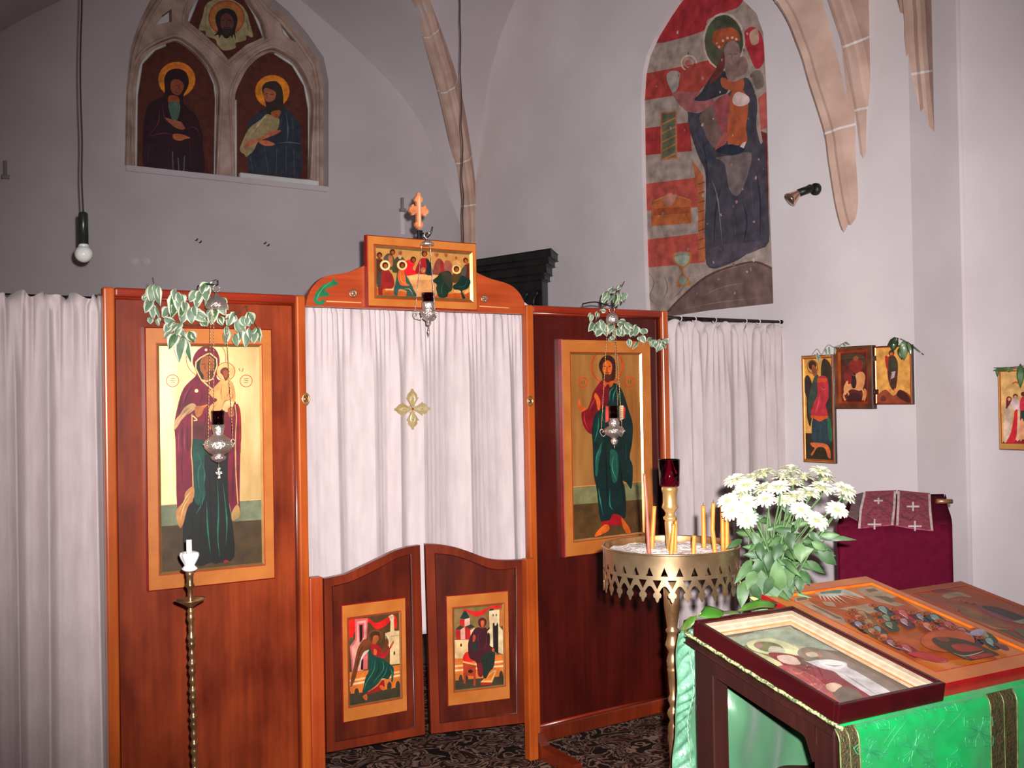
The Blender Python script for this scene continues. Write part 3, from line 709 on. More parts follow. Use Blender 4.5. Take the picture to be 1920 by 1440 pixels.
for c_ in ((662, 550), (908, 560)):
    c = aY(c_[0], c_[1], YL-.001); m = MB(); T = Matrix.Rotation(PI/2, 4, 'X')
    m.lathe([(.0185, 0), (.0185, .003), (.015, .005), (.013, .003), (.006, .004), (.003, .006)], c, mat('medal_tin', (196, 140, 108), (170, 112, 84), rough=.35, metal=.8), seg=20, T=T)
    for k in range(6):
        q = k*PI/3; m.sphere(c+Vector((.0095*math.cos(q), -.004, .0095*math.sin(q))), .003, SILV, seg=8)
    m.build('medallion', r)['label'] = 'round pale medallion'
# painted green acanthus scroll
cL = crop(560, 360, 4.2667)
lp = Paint([(560, 490), (700, 490), (700, 590), (560, 590)], aY(560, 490, YL-.0006), aY(700, 490, YL-.0006)-aY(560, 490, YL-.0006), aY(560, 590, YL-.0006)-aY(560, 490, YL-.0006), (0, -1, 0), E=.9)
GS = (30, 104, 66)
lp.S(cL((275, 690), (255, 720), (190, 745), (140, 800), (118, 850), (125, 890), (160, 908), (195, 900), (202, 875), (185, 862), (165, 880), (150, 870), (155, 850), (180, 840), (225, 840), (235, 815), (210, 800), (205, 790), (240, 765), (290, 750), (310, 735), (285, 715)), GS)
lp.folds([cL((265, 715), (200, 760), (150, 830), (140, 880))], 1.4, (90, 150, 96)); lp.folds([cL((290, 730), (220, 765)), cL((225, 825), (170, 825))], 1.2, (12, 54, 36))
lp.build('painted_scroll', r)['label'] = 'painted green leaf scroll'
# ---- 3 supper icon on the lintel
qo = [(689.6, 443), (895, 453.7), (894, 580), (688, 577)]; qi = [(700.6, 459.6), (889, 469), (887, 567), (702, 560)]
O, U, Vd, N = rect_from(qo, Y0-.026)
pc = icon('icon_panel', 'wide icon of robed figures seated round a table, on the lintel over the gates', 'icon', O, U, Vd, N, qo, qi, t=.028, bw=.0155, E=.95)
c1 = crop(690, 450, 9.143)
pc.P([(690, 450), (900, 450), (900, 590), (690, 590)], mat('supper_gold', (244, 178, 98), (226, 148, 68), scale=10, rough=.36, metal=.55, coat=.2))
pc.P(c1((80, 830), (700, 900), (1200, 930), (1840, 880), (1840, 1150), (80, 1100)), (178, 74, 26))
pc.folds([c1((130, 130), (240, 140)), c1((240, 125), (320, 140))], .9, (120, 60, 24)); pc.L(c1((1560, 200), (1640, 205)), .8, (150, 80, 30)); pc.folds([c1((705, 160), (700, 300)), c1((780, 150), (785, 290))], .7, (150, 84, 34))
pc.P(c1((660, 610), (800, 590), (1200, 590), (1180, 680), (720, 690)), (220, 152, 92)); pc.P(c1((690, 690), (1180, 685), (1160, 960), (800, 1000)), (196, 132, 78))
RD = (112, 18, 16); GN = (20, 44, 34); OR = (196, 84, 30); BR = (74, 34, 18); RS = (206, 22, 26); GY = (74, 66, 54); MV = (128, 60, 44)
SK = (150, 70, 26); HR = (70, 26, 12)
def head(x, y, r, halo=None, hair=HR, face=SK):
    (X, Y) = c1((x, y))[0]; r = r/9.143
    if halo: pc.D(X, Y, r*1.7, halo); pc.R(X, Y, r*1.7, .5, (150, 60, 20))
    else: pc.R(X, Y, r*1.55, .45, (176, 96, 44))
    pc.D(X, Y, r, hair, ry=r*1.1, n=14); pc.D(X+r*.12, Y+r*.25, r*.58, face, ry=r*.7, n=12)
# back row
pc.S(c1((110, 420), (150, 340), (220, 330), (270, 400), (270, 640), (200, 760), (110, 720)), BR); head(205, 275, 48)
pc.S(c1((270, 330), (330, 250), (400, 250), (450, 330), (440, 480), (380, 520), (300, 400)), GY); pc.S(c1((350, 290), (420, 300), (420, 460), (370, 430)), (170, 92, 50)); head(420, 218, 48)
pc.S(c1((440, 380), (500, 300), (590, 300), (630, 380), (600, 540), (420, 560)), (66, 60, 34)); head(550, 220, 46, hair=(150, 110, 80)); pc.S(c1((510, 280), (570, 280), (560, 330), (530, 330)), (190, 160, 130))
pc.S(c1((560, 480), (640, 370), (740, 340), (800, 400), (760, 500), (840, 560), (820, 590), (640, 620), (600, 560)), RS); head(770, 340, 50)
pc.S(c1((800, 560), (850, 400), (900, 320), (1010, 310), (1060, 400), (1100, 590), (950, 590)), (140, 22, 26)); pc.S(c1((980, 330), (1040, 350), (1080, 450), (1110, 590), (980, 590), (1000, 450)), (22, 34, 36)); head(960, 230, 52)
pc.S(c1((890, 500), (940, 470), (980, 500), (950, 560), (905, 560)), (160, 90, 60))
pc.S(c1((1115, 590), (1120, 450), (1170, 340), (1230, 310), (1300, 400), (1310, 560)), MV); pc.S(c1((1240, 340), (1290, 420), (1290, 560), (1240, 560)), (140, 30, 26)); head(1165, 240, 46, hair=(150, 100, 70))
pc.S(c1((1300, 480), (1320, 350), (1400, 350), (1440, 440), (1420, 560)), (150, 76, 60)); head(1345, 240, 42, hair=(160, 104, 66))
head(1520, 280, 40, hair=(180, 120, 70)); pc.S(c1((1460, 380), (1500, 340), (1570, 340), (1600, 420), (1500, 460)), (214, 150, 90))
pc.S(c1((1580, 560), (1660, 430), (1720, 380), (1790, 400), (1790, 660), (1660, 640)), (84, 28, 22)); pc.S(c1((1600, 540), (1680, 420), (1700, 520), (1650, 640)), GY); head(1690, 330, 46)
# front row
pc.S(c1((160, 760), (200, 600), (260, 520), (340, 520), (420, 620), (450, 760), (400, 840), (260, 850), (250, 960), (190, 970), (180, 850)), (130, 26, 24)); pc.S(c1((150, 740), (190, 600), (250, 530), (230, 660), (220, 800), (170, 820)), (58, 50, 44)); head(295, 450, 52, halo=(232, 190, 130))
pc.S(c1((470, 700), (500, 540), (580, 510), (640, 600), (680, 680), (740, 780), (760, 840), (820, 980), (640, 1000), (650, 880), (520, 850), (490, 970), (430, 900)), (40, 70, 62)); pc.S(c1((500, 640), (520, 530), (590, 510), (630, 640), (640, 740), (700, 780), (620, 790), (540, 770)), OR); head(575, 440, 52, halo=(232, 190, 130))
pc.folds([c1((540, 560), (560, 700), (640, 760)), c1((600, 840), (700, 850), (760, 960))], 1, (230, 150, 80))
pc.S(c1((1090, 700), (1180, 620), (1220, 560), (1340, 520), (1420, 560), (1440, 700), (1420, 850), (1360, 900), (1330, 970), (1200, 980), (1150, 840), (1160, 760)), (24, 44, 30)); pc.S(c1((1240, 560), (1360, 530), (1420, 640), (1400, 840), (1300, 700)), (50, 48, 36))
pc.S(c1((1420, 620), (1470, 560), (1560, 550), (1600, 640), (1540, 720), (1440, 720)), (70, 48, 24)); head(1510, 490, 50, halo=(236, 186, 112))
pc.S(c1((1440, 780), (1530, 710), (1600, 600), (1700, 640), (1760, 700), (1700, 820), (1600, 870), (1650, 980), (1600, 1000), (1560, 860), (1460, 840)), (14, 40, 34)); pc.folds([c1((1700, 660), (1640, 780), (1500, 800)), c1((1280, 700), (1240, 850), (1260, 960)), c1((1180, 780), (1300, 900))], 1.2, (50, 86, 66))
pc.S(c1((200, 830), (240, 840), (250, 950), (210, 980), (185, 950)), (110, 26, 20)); pc.P(c1((300, 845), (430, 840), (430, 870), (290, 870)), (214, 150, 90)); pc.S(c1((1460, 850), (1560, 860), (1570, 900), (1480, 890)), (214, 150, 90)); pc.S(c1((1640, 890), (1720, 820), (1735, 870), (1650, 920)), (214, 150, 90))
for s_ in ((690, 990), (780, 980), (1210, 990), (1460, 920)): pc.D(*c1(s_)[0], 2.4, SK, ry=1.4, n=8)
pc.D(*c1((950, 530))[0], 2.4, (190, 120, 60), n=8); pc.L(c1((950, 560), (950, 640)), .9, (170, 100, 50))
done(pc)
# ---- gates ---------------------------------------------------------
def plane_hit(px, py, p0, d):
    n = Vector((-d.y, d.x, 0)); return hit(px, py, p0, n)
def gate(p0, d, outline, inner, label):
    """one leaf: p0 hinge point, d unit direction of the leaf; outlines in photo pixels"""
    d = Vector(d).normalized(); n = Vector((d.y, -d.x, 0))
    if n.y > 0: n = -n
    O_ = [plane_hit(x, y, p0, d) for x, y in outline]; I_ = [plane_hit(x, y, p0, d) for x, y in inner]
    r = thing('gate_leaf', label, 'gate', (p0[0], p0[1], min(p.z for p in O_)))
    m = MB(); m.prism(O_, -n*.028, WGD, holes=[I_]); m.build('frame', r, bevel=.004, bseg=2)
    m = MB(); m.prism([p-n*.009 for p in I_], -n*.012, WGF); m.build('field_board', r)
    m = MB()
    m.tube([p-n*.009 for p in I_], .0055, WFD, seg=8, closed=True); m.build('moulding', r)
    return r, d, n
def sm(p, n=4): return [(q.x, q.y) for q in cr_open([(x, y, 0) for x, y in p], n)]
hl = aY(608, 1250, Y0+.012); hl.z = 0
dl = Vector((math.cos(math.radians(3.5)), -math.sin(math.radians(3.5)), 0))
ol = sm([(607.5, 1085), (628, 1081), (651.7, 1075), (682, 1061), (713, 1046), (743, 1032), (768, 1025), (787.6, 1022)]) + [(797, 1377), (613, 1411)]
il = sm([(622, 1099), (640, 1095), (660, 1089), (688, 1076), (716, 1062), (745, 1046), (771, 1038)]) + [(780, 1364), (628.5, 1392)]
gl, d_, n_ = gate(hl, dl, ol, il, 'left gate leaf of dark wood with an angel icon, curved top edge')
def rect_plane(quad, p0, d, off):
    n = Vector((d.y, -d.x, 0)); n = n if n.y < 0 else -n
    P = [plane_hit(x, y, Vector(p0)+n*off, d) for x, y in quad]
    S_ = [(p-Vector(p0)).dot(d) for p in P]
    s0, s1 = (S_[0]+S_[3])/2, (S_[1]+S_[2])/2
    zt, zb = (P[0].z+P[1].z)/2, (P[2].z+P[3].z)/2
    b = Vector((p0[0], p0[1], 0))+n*off
    return b+d*s0+Vector((0, 0, zt)), d*(s1-s0), Vector((0, 0, zb-zt)), n
qo = [(635.8, 1133), (760, 1122), (766, 1333), (647, 1356)]; qi = [(649, 1158.7), (751, 1146), (756.7, 1311.5), (655, 1328)]
O, U, Vd, N = rect_plane(qo, hl, dl, .004)
pd = icon('icon_panel', 'small icon of a striding winged angel before pink towers, on the left gate leaf', 'icon', O, U, Vd, N, qo, qi, t=.012, rec=.004, bw=.0095, E=1.0)
e1 = crop(640, 1140, 7.2)
pd.P([(640, 1140), (770, 1140), (770, 1340), (640, 1340)], (84, 52, 26))
pd.P(e1((80, 1170), (300, 1160), (600, 1110), (840, 1060), (860, 1300), (80, 1350)), (58, 50, 34))
pd.P(e1((60, 880), (330, 850), (840, 770), (840, 1070), (600, 1110), (100, 1170)), (204, 106, 40))
for y0_, c_ in ((960, (226, 168, 106)), (1010, (232, 186, 130))): pd.P(e1((100, y0_+20), (850, y0_-110), (850, y0_-85), (100, y0_+48)), c_)
for x_, y_ in ((110, 1140), (220, 1120), (330, 1100), (660, 1040), (775, 1030)): pd.S(e1((x_-28, y_+60), (x_-24, y_-10), (x_, y_-34), (x_+24, y_-10), (x_+28, y_+50)), (58, 46, 30))
pd.S(e1((60, 230), (120, 160), (220, 140), (360, 150), (420, 190), (480, 210), (600, 150), (680, 100), (740, 140), (745, 280), (710, 270), (690, 180), (560, 270), (460, 290), (350, 200), (180, 330), (150, 430), (70, 480)), (208, 26, 20))
pd.P(e1((180, 160), (350, 145), (345, 410), (300, 480), (360, 600), (360, 830), (150, 870), (115, 520), (185, 430)), (206, 96, 92)); pd.P(e1((205, 190), (325, 175), (325, 400), (280, 470), (300, 850), (170, 860), (140, 540), (210, 440)), (226, 150, 136)); pd.P(e1((225, 220), (305, 210), (305, 400), (240, 480)), (196, 76, 76)); pd.P(e1((240, 240), (282, 232), (282, 440), (250, 480)), (30, 14, 12)); pd.P(e1((275, 700), (300, 690), (300, 840), (268, 845)), (30, 14, 12))
pd.P(e1((95, 430), (130, 400), (175, 430), (120, 520), (90, 510)), (74, 74, 50))
pd.P(e1((590, 350), (660, 330), (660, 200), (705, 180), (715, 320), (790, 315), (810, 760), (660, 780), (660, 440)), (214, 178, 128)); pd.P(e1((590, 350), (665, 430), (660, 560), (600, 440)), (226, 196, 148)); pd.D(*e1((720, 620))[0], 1.5, (70, 20, 12), ry=4, n=10); pd.D(*e1((678, 150))[0], 4, (226, 190, 160), ry=7); pd.D(*e1((670, 130))[0], 5, (200, 160, 120), ry=3); pd.L(e1((665, 395), (790, 375)), .7, (130, 90, 56))
pd.S(e1((350, 440), (290, 440), (220, 560), (180, 760), (140, 950), (130, 1060), (160, 1050), (210, 920), (240, 780), (290, 640), (370, 570), (390, 470)), (110, 54, 24)); pd.folds([e1((330, 470), (250, 600), (190, 900)), e1((300, 520), (220, 760), (150, 1040)), e1((200, 820), (140, 1000))], 1.0, (60, 24, 12)); pd.S(e1((370, 570), (300, 610), (250, 740), (240, 820), (290, 680), (360, 600)), (196, 180, 170))
pd.S(e1((510, 540), (560, 560), (600, 440), (600, 380), (640, 470), (620, 560), (560, 640), (500, 600)), (110, 54, 24))
x, y = e1((455, 400))[0]; pd.R(x, y, 13, .7, (150, 66, 26)); pd.S(e1((390, 360), (440, 330), (510, 340), (500, 400), (440, 420), (400, 440)), (70, 34, 18)); pd.S(e1((430, 390), (490, 380), (500, 440), (470, 480), (470, 530), (420, 500)), (170, 82, 34))
pd.S(e1((390, 520), (430, 490), (520, 530), (560, 620), (640, 560), (660, 510), (700, 450), (700, 500), (650, 580), (620, 640), (560, 690), (440, 660)), (164, 24, 28)); pd.S(e1((660, 510), (700, 455), (705, 490), (675, 530)), (176, 84, 34)); pd.S(e1((440, 560), (480, 580), (470, 640), (440, 630)), (210, 100, 40))
pd.S(e1((380, 550), (430, 640), (560, 690), (640, 750), (700, 800), (715, 870), (700, 1000), (680, 990), (680, 900), (640, 970), (560, 960), (480, 1050), (320, 1160), (300, 1130), (330, 950), (370, 860), (370, 700)), (22, 60, 48))
pd.folds([e1((460, 700), (440, 850), (340, 1020), (320, 1120)), e1((560, 720), (570, 840), (440, 1010)), e1((620, 800), (590, 900), (500, 1010)), e1((660, 810), (690, 880), (690, 970)), e1((420, 700), (400, 850))], 1.6, (60, 124, 104)); pd.folds([e1((500, 700), (500, 860), (380, 1060)), e1((600, 740), (610, 880))], 1.2, (8, 26, 22))
pd.S(e1((540, 1000), (580, 980), (590, 1080), (560, 1110), (400, 1160), (320, 1170), (480, 1070)), (150, 24, 26)); pd.S(e1((310, 1180), (350, 1170), (360, 1230), (340, 1250), (300, 1210)), (190, 86, 34)); pd.S(e1((520, 1060), (560, 1050), (600, 1100), (560, 1115)), (190, 86, 34))
done(pd)
hr = aY(991, 1200, Y0+.012); hr.z = 0
dr = Vector((-math.cos(math.radians(14)), math.sin(math.radians(14)), 0))
orr = sm([(797.7, 1020), (822.8, 1021), (853, 1026), (881, 1035), (911, 1046), (936, 1050), (966, 1050), (983, 1049)]) + [(989, 1354.6), (808.5, 1376)]
irr = sm([(815, 1037), (840, 1039), (865, 1045), (890, 1054), (918, 1065), (944, 1067.5), (968, 1064)]) + [(971, 1338), (824, 1357)]
gr, d2_, n2_ = gate(hr, dr, orr, irr, 'right gate leaf of dark wood with a seated woman icon, swung inward')
qo = [(833.5, 1116), (952.6, 1108.5), (958.7, 1311), (841.7, 1324.5)]; qi = [(846.8, 1138.7), (945.4, 1130.4), (949.6, 1287), (851, 1300)]
O, U, Vd, N = rect_plane(qo, hr, -dr, .004)
pe = icon('icon_panel', 'small icon of a seated woman before white towers, on the right gate leaf', 'icon', O, U, Vd, N, qo, qi, t=.012, rec=.0032, bw=.0105, E=.9)
g1 = crop(835, 1120, 7.2)
pe.P([(835, 1120), (965, 1120), (965, 1320), (835, 1320)], (120, 92, 50))
pe.P(g1((90, 1130), (820, 1060), (830, 1230), (100, 1310)), (58, 50, 34)); pe.P(g1((90, 830), (820, 770), (820, 1060), (90, 1140)), (204, 104, 38))
for y0_ in (925, 985): pe.P(g1((90, y0_+6), (820, y0_-76), (820, y0_-52), (90, y0_+30)), (230, 186, 134))
for x_, y_ in ((110, 1110), (215, 1100), (290, 1100), (760, 1040)): pe.S(g1((x_-26, y_+50), (x_-22, y_-20), (x_, y_-50), (x_+22, y_-20), (x_+26, y_+50)), (58, 46, 30))
pe.P(g1((110, 585), (330, 575), (330, 830), (110, 835)), (214, 172, 118)); pe.D(*g1((215, 650))[0], 1.8, (60, 20, 12), ry=3.4, n=10)
for pts, c_ in ((((140, 440), (200, 430), (205, 575), (145, 575)), (170, 24, 20)), (((205, 440), (265, 405), (270, 575), (210, 575)), (220, 150, 130)), (((270, 400), (340, 430), (340, 570), (275, 575)), (170, 24, 20)), (((195, 300), (260, 300), (260, 400), (195, 380)), (176, 26, 22)), (((260, 300), (330, 275), (335, 370), (262, 400)), (226, 168, 146)), (((150, 420), (200, 380), (250, 400), (210, 440), (140, 440)), (44, 46, 34)), (((280, 400), (350, 370), (400, 400), (330, 430)), (44, 46, 34)), (((195, 290), (265, 165), (330, 280), (260, 300)), (26, 42, 40)), (((340, 450), (400, 415), (395, 470), (345, 520)), (220, 168, 140))): pe.P(g1(*pts), c_)
pe.P(g1((590, 185), (730, 170), (730, 400), (780, 450), (785, 770), (610, 700), (560, 470), (600, 430)), (220, 188, 144)); pe.P(g1((640, 360), (660, 340), (670, 390), (690, 380), (700, 340), (715, 370), (720, 770), (650, 720)), (34, 22, 18)); pe.S(g1((575, 500), (590, 480), (605, 520), (605, 640), (580, 600)), (34, 22, 18))
pe.D(*g1((645, 245))[0], 1.0, (40, 20, 14), ry=2.6, n=8); pe.D(*g1((688, 243))[0], 1.0, (40, 20, 14), ry=2.6, n=8); pe.P(g1((560, 440), (600, 400), (600, 430), (560, 470)), (30, 34, 28)); pe.P(g1((755, 400), (790, 380), (790, 450)), (40, 30, 22)); pe.P(g1((590, 190), (620, 130), (665, 125), (650, 180)), (30, 44, 44)); pe.P(g1((740, 170), (790, 140), (790, 380), (745, 400)), (196, 96, 30))
pe.S(g1((225, 190), (270, 160), (370, 190), (450, 190), (560, 150), (640, 120), (740, 110), (740, 150), (680, 160), (590, 160), (520, 230), (430, 265), (340, 230), (280, 190)), (206, 26, 18))
pe.S(g1((245, 860), (250, 790), (310, 740), (400, 850), (330, 880)), (206, 24, 18)); pe.P(g1((240, 865), (420, 920), (415, 1200), (390, 1200), (390, 1070), (280, 1060), (280, 1170), (255, 1170)), (160, 50, 20)); pe.P(g1((240, 865), (420, 905), (420, 925), (240, 885)), (226, 160, 96)); pe.D(*g1((345, 1005))[0], 4.5, (30, 18, 12), ry=3.4)
pe.P(g1((480, 1150), (660, 985), (700, 985), (640, 1150)), (226, 160, 90)); pe.P(g1((510, 1130), (650, 1010), (670, 1010), (620, 1120)), (204, 104, 40)); pe.P(g1((480, 1150), (640, 1150), (640, 1180), (490, 1190)), (160, 40, 20))
pe.S(g1((430, 410), (380, 450), (320, 580), (310, 680), (330, 820), (420, 880), (440, 980), (500, 960), (520, 780), (640, 740), (660, 690), (600, 640), (560, 430), (500, 410)), (62, 18, 26)); pe.folds([g1((480, 450), (440, 560), (480, 700)), g1((540, 480), (560, 600), (520, 720)), g1((350, 600), (350, 760)), g1((440, 640), (520, 730))], 1.3, (100, 34, 50)); pe.S(g1((360, 620), (420, 600), (440, 700), (370, 720)), (34, 36, 38))
pe.S(g1((500, 790), (600, 740), (670, 740), (660, 930), (600, 1010), (560, 1090), (520, 1080), (500, 940)), (30, 38, 32)); pe.folds([g1((540, 800), (540, 1040)), g1((600, 770), (590, 980)), g1((640, 760), (640, 920))], 1.2, (62, 78, 66)); pe.S(g1((440, 900), (500, 900), (510, 1060), (450, 1060)), (104, 20, 24))
x, y = g1((500, 330))[0]; pe.R(x, y, 12, .7, (150, 70, 30)); pe.S(g1((500, 275), (445, 310), (450, 380), (500, 410), (550, 370), (550, 310)), (74, 22, 22)); pe.S(g1((480, 320), (520, 320), (525, 370), (500, 410), (480, 380)), (184, 80, 34)); pe.S(g1((380, 510), (410, 530), (400, 590), (370, 600)), (176, 66, 34)); pe.S(g1((640, 690), (665, 700), (660, 740), (630, 720)), (176, 66, 34))
done(pe)
# gate posts
m = MB(); xa, xb = XP(581, 1250), XP(606, 1250); zt = aY(592, 1083, Y0-.01).z
m.box((xa, Y0-.012, 0), (xb, Y0+.035, zt), WPO); single(m, 'gate_post', 'pale orange post hinging the left gate leaf', 'post', bevel=.005)
m = MB(); xa, xb = XP(989, 1200, Y0-.04), XP(1005.5, 1200, Y0-.04); zt = aY(990, 1048, Y0-.04).z
m.box((xa, Y0-.045, 0), (xb, Y0-.001, zt), WST); single(m, 'gate_post', 'narrow orange-brown post hinging the right gate leaf', 'post', bevel=.005)
# ================================================================== curtains
CUR = mat('curtain_cloth', (200, 183, 184), (189, 172, 173), scale=30, rough=.9, stretch=(1, 1, .2), bump=.15, bscale=120, sheen=.2, spec=.15)
def curtain(x0, x1, Y, zr_, zb, label, seed, n=8, head=.045, amp=.030, fm=3.1):
    rnd = random.Random(seed)
    ph = [rnd.uniform(0, 6.28) for _ in range(12)]
    W = x1-x0
    def broad(u):
        # irregular folds: phase-modulated sine, rounded fronts and narrow valleys
        q = 2*PI*n*(u+.035*math.sin(2*PI*1.7*u+ph[0])+.02*math.sin(2*PI*3.9*u+ph[1]))+ph[2]
        s = math.sin(q); return (1-abs(math.cos(q/2))**1.0)*1.1-.35+.25*math.sin(2*PI*2.3*u+ph[3])
    def fine(u):
        q = 2*PI*n*fm*(u+.012*math.sin(2*PI*5.1*u+ph[4]))+ph[5]
        return (1-abs(math.cos(q/2)))*1.0-.36
    H = zr_-zb
    def fn(u, v):
        # v: 0 bottom .. 1 top of heading
        hv = head/(H+head)
        zt = 1-hv
        if v <= zt:
            t = (zt-v)/zt   # 0 at rod, 1 at bottom
            k = min(1, (t/.22))**.8; k = k*k*(3-2*k)
            y = amp*(fine(u)*(1-k)*.55+broad(u)*(.15+.85*k)*(1+.25*t)+fine(u)*.05*k)
            dx = .012*math.sin(2*PI*1.3*u+ph[6])*t
            return (x0+u*W+dx, Y+y*(-1)-.004, zr_-t*H)
        t = (v-zt)/hv
        y = .5*amp*fine(u)*(1-.3*t)+.85*amp*t*math.sin(2*PI*n*1.45*u+ph[7]+.9*math.sin(2*PI*2.9*u+ph[8]))
        z = zr_+head*t*(1+.22*math.sin(2*PI*n*1.45*u+ph[9])+.16*math.sin(2*PI*n*2.2*u+ph[10]))
        return (x0+u*W+.006*t*math.sin(2*PI*n*1.9*u+ph[11]), Y-y, z)
    r = thing('curtain', label, 'curtain', ((x0+x1)/2, Y, zb))
    m = MB(); m.grid(fn, int(330*max(W, .5)), 64, CUR); m.build('cloth', r, solid=.0025)
    curtain.fn = fn
    return r
YCU = Y0+.11
xw0 = XL+.03
zrl = aY(120, 573, YCU).z
curtain(xw0, xl+.035, YCU, zrl, .03, 'pale pinkish white curtain hanging left of the left screen panel', 3, n=3.6, head=.038, amp=.045)
YCM = Y0+.24
zrm = aY(780, 594, YCM).z
zbm = aY(790, 1187, YCM).z
curtain(xr+.09, xl2+.24, YCM, zrm, zbm, 'pale white curtain closing the opening above the gates', 11, n=7, head=.068, amp=.026, fm=5.5)
curtain_mid = curtain.fn
zrr = aY(1370, 626, YCU).z
c3 = curtain(xr2-.035, XP(1480, 700, YCU), YCU, zrr, .05, 'pinkish white curtain hanging between right screen panel and side wall', 5, n=7.5, head=.05, amp=.036)
# rods
def rod(a, b, label, fin=None):
    r = thing('curtain_rod', label, 'curtain rod', (Vector(a)+Vector(b))*.5)
    m = MB(); m.tube([a, b], .0085, DARKM, seg=12); m.build('rod', r)
    for e, s in ((a, -1), (b, 1)):
        m = MB(); m.tube([Vector(e)-Vector((.012*s, 0, 0)), e], .0115, DARKM, seg=12); m.build('end_cap', r)
    return r
zro = aY(1370, 600, YCU).z
rod((XL-.002, YCU+.045, aY(120, 556, YCU).z), (xl+.03, YCU+.045, aY(120, 556, YCU).z), 'dark rod carrying the left curtain')
rod((xr2-.02, YCU, zro), (XR+.002, YCU, zro), 'dark rod carrying the right curtain, its end let into the side wall')
rod((xr-.10, YCM+.035, zrm), (xl2+.10, YCM+.035, zrm), 'dark rod carrying the middle curtain behind the lintel')
WH = mat('ring_white', (232, 222, 220), rough=.4)
for px in (1275, 1302, 1340, 1397, 1422, 1459):
    c = aY(px, 600, YCU); m = MB()
    m.tube([Vector((c.x+.002*math.sin(t), YCU+.0135*math.sin(t*PI/9), zro-.004+.0145*math.cos(t*PI/9))) for t in range(18)], .0022, WH, seg=6, closed=True); m.build('ring', c3)
# gilt cross ornament pinned on the middle curtain
ORN = mat('ornament_gilt', (238, 216, 168), (214, 182, 128), scale=20, rough=.3, metal=.6)
ORNL = mat('ornament_pale', (236, 214, 164), (214, 186, 130), scale=40, rough=.4, metal=.5)
oc = aY(772.5, 767, YCM-.030)
_X0, _X1 = xr+.09, xl2+.24
oc.y = min(curtain_mid((oc.x+dx-_X0)/(_X1-_X0), v)[1] for dx in (-.08, -.05, -.02, 0, .02, .05, .08) for v in (.55, .6, .65, .7))-.004
R_ = aY(808, 767, YCM-.040).x-oc.x
r = thing('cross_ornament', 'gilt four-armed cross ornament with red stone on the white middle curtain', 'ornament', oc)
for k in range(4):
    q = k*PI/2; s_ = R_*(1.0 if k % 2 == 0 else 1.0)
    T = lambda x, y, h: oc+Vector((x*math.cos(q)-y*math.sin(q), -h, x*math.sin(q)+y*math.cos(q)))*1.0
    m = MB()
    half = [(0, .03), (.20, .10), (.56, .34), (.57, .27), (.66, .265), (.74, .23), (.84, .13), (.89, .075), (.97, .065), (1.0, 0)]
    outl = [T(x*s_, y*s_, .002) for x, y in half]+[T(x*s_, -y*s_, .002) for x, y in half[::-1][1:]]
    m.prism(outl, (0, -.006, 0), ORN)
    ln = [(.16, 0), (.30, .085), (.48, .125), (.64, .09), (.82, 0)]
    lens = [(x, y) for x, y in ln]+[(x, -y) for x, y in ln[::-1][1:-1]]
    m.tube([T(x*s_, y*s_, .009) for x, y in lens], .0022, ORN, seg=6, closed=True)
    arm = m.build('arm', r, bevel=.0015)
    m = MB(); m.prism([T(x*s_, y*s_, .0085) for x, y in lens], (0, -.002, 0), ORNL)
    for dx, dy in ((.42, .03), (.5, -.03), (.54, .02)): m.sphere(T(dx*s_, dy*s_, .011), .0018, mat('dot_dark', (60, 44, 34)), seg=6)
    m.build('inlay', arm)
for k in range(4):
    q = PI/4+k*PI/2; m = MB(); m.sphere(oc+Vector((math.cos(q)*R_*.2, -.004, math.sin(q)*R_*.2)), .004, ORN, seg=8); m.build('bead', r)
m = MB(); m.sphere(oc+Vector((0, -.008, 0)), .0055, mat('red_stone', (150, 14, 14), rough=.1, coat=.8), seg=12); m.build('stone', r)['label'] = 'red stone'
# ================================================================== things on top of the lintel
WCR = mat('cross_wood', (220, 142, 98), (190, 104, 66), scale=18, rough=.35, coat=.3)
cc = aY(786, 395, Y0+.05); sc_ = (aY(800, 395, Y0+.05).x-aY(786, 395, Y0+.05).x)/14.0   # metres per pixel
r = thing('wooden_cross', 'small orange wooden cross with trefoil ends standing on top of the lintel', 'cross', cc+Vector((0, 0, -60*sc_)))
m = MB()
X = lambda x, y, h=0: cc+Vector((x*sc_, -h, -y*sc_))
outl = [(-3.5, -14), (-6, -15), (-7.5, -19), (-5, -23), (-3.4, -24), (-3, -28), (0, -30.5), (3, -28), (3.4, -24), (5.5, -23), (7.5, -19), (6, -15), (3.5, -14), (3.5, -7), (8, -6.5), (10, -10), (13, -9), (14, -5.5), (17, -3.5), (18, 0), (17, 3.5), (13.5, 5), (12, 8.5), (8, 7), (6, 4.5),
        (3.6, 5), (4, 18), (7, 20), (7.5, 24), (5, 27), (3, 29), (0, 30.5), (-3, 29), (-5, 27), (-7.5, 24), (-7, 20), (-4, 18), (-3.6, 5), (-6, 4.5), (-8, 7), (-12, 8.5), (-13.5, 5), (-17, 3.5), (-18, 0), (-17, -3.5), (-14, -5.5), (-13, -9), (-10, -10), (-8, -6.5), (-3.5, -7)]
m.prism([X(x, y) for x, y in outl], (0, .016, 0), WCR); m.build('cross_body', r, bevel=.003)
m = MB(); m.box(X(-1.4, 26, .005), X(1.4, -24, -.002), mat('cross_ridge', (240, 190, 150), rough=.3)); m.build('ridge', r, bevel=.001)
m = MB(); m.tube([X(-1, 28, -.008), X(-1, 60, -.008)], .0035, SILV, seg=8); m.build('rod', r)
BLK = mat('black_iron', (26, 26, 27), (18, 18, 20), scale=20, rough=.45)
hk = aY(803, 438, Y0-.16)
bx0 = aY(793, 430, Y0+.01)
r = thing('iron_bracket', 'black iron bracket behind the lintel with hook for the middle lamp', 'bracket', (bx0.x, Y0+.05, ZT+.1))
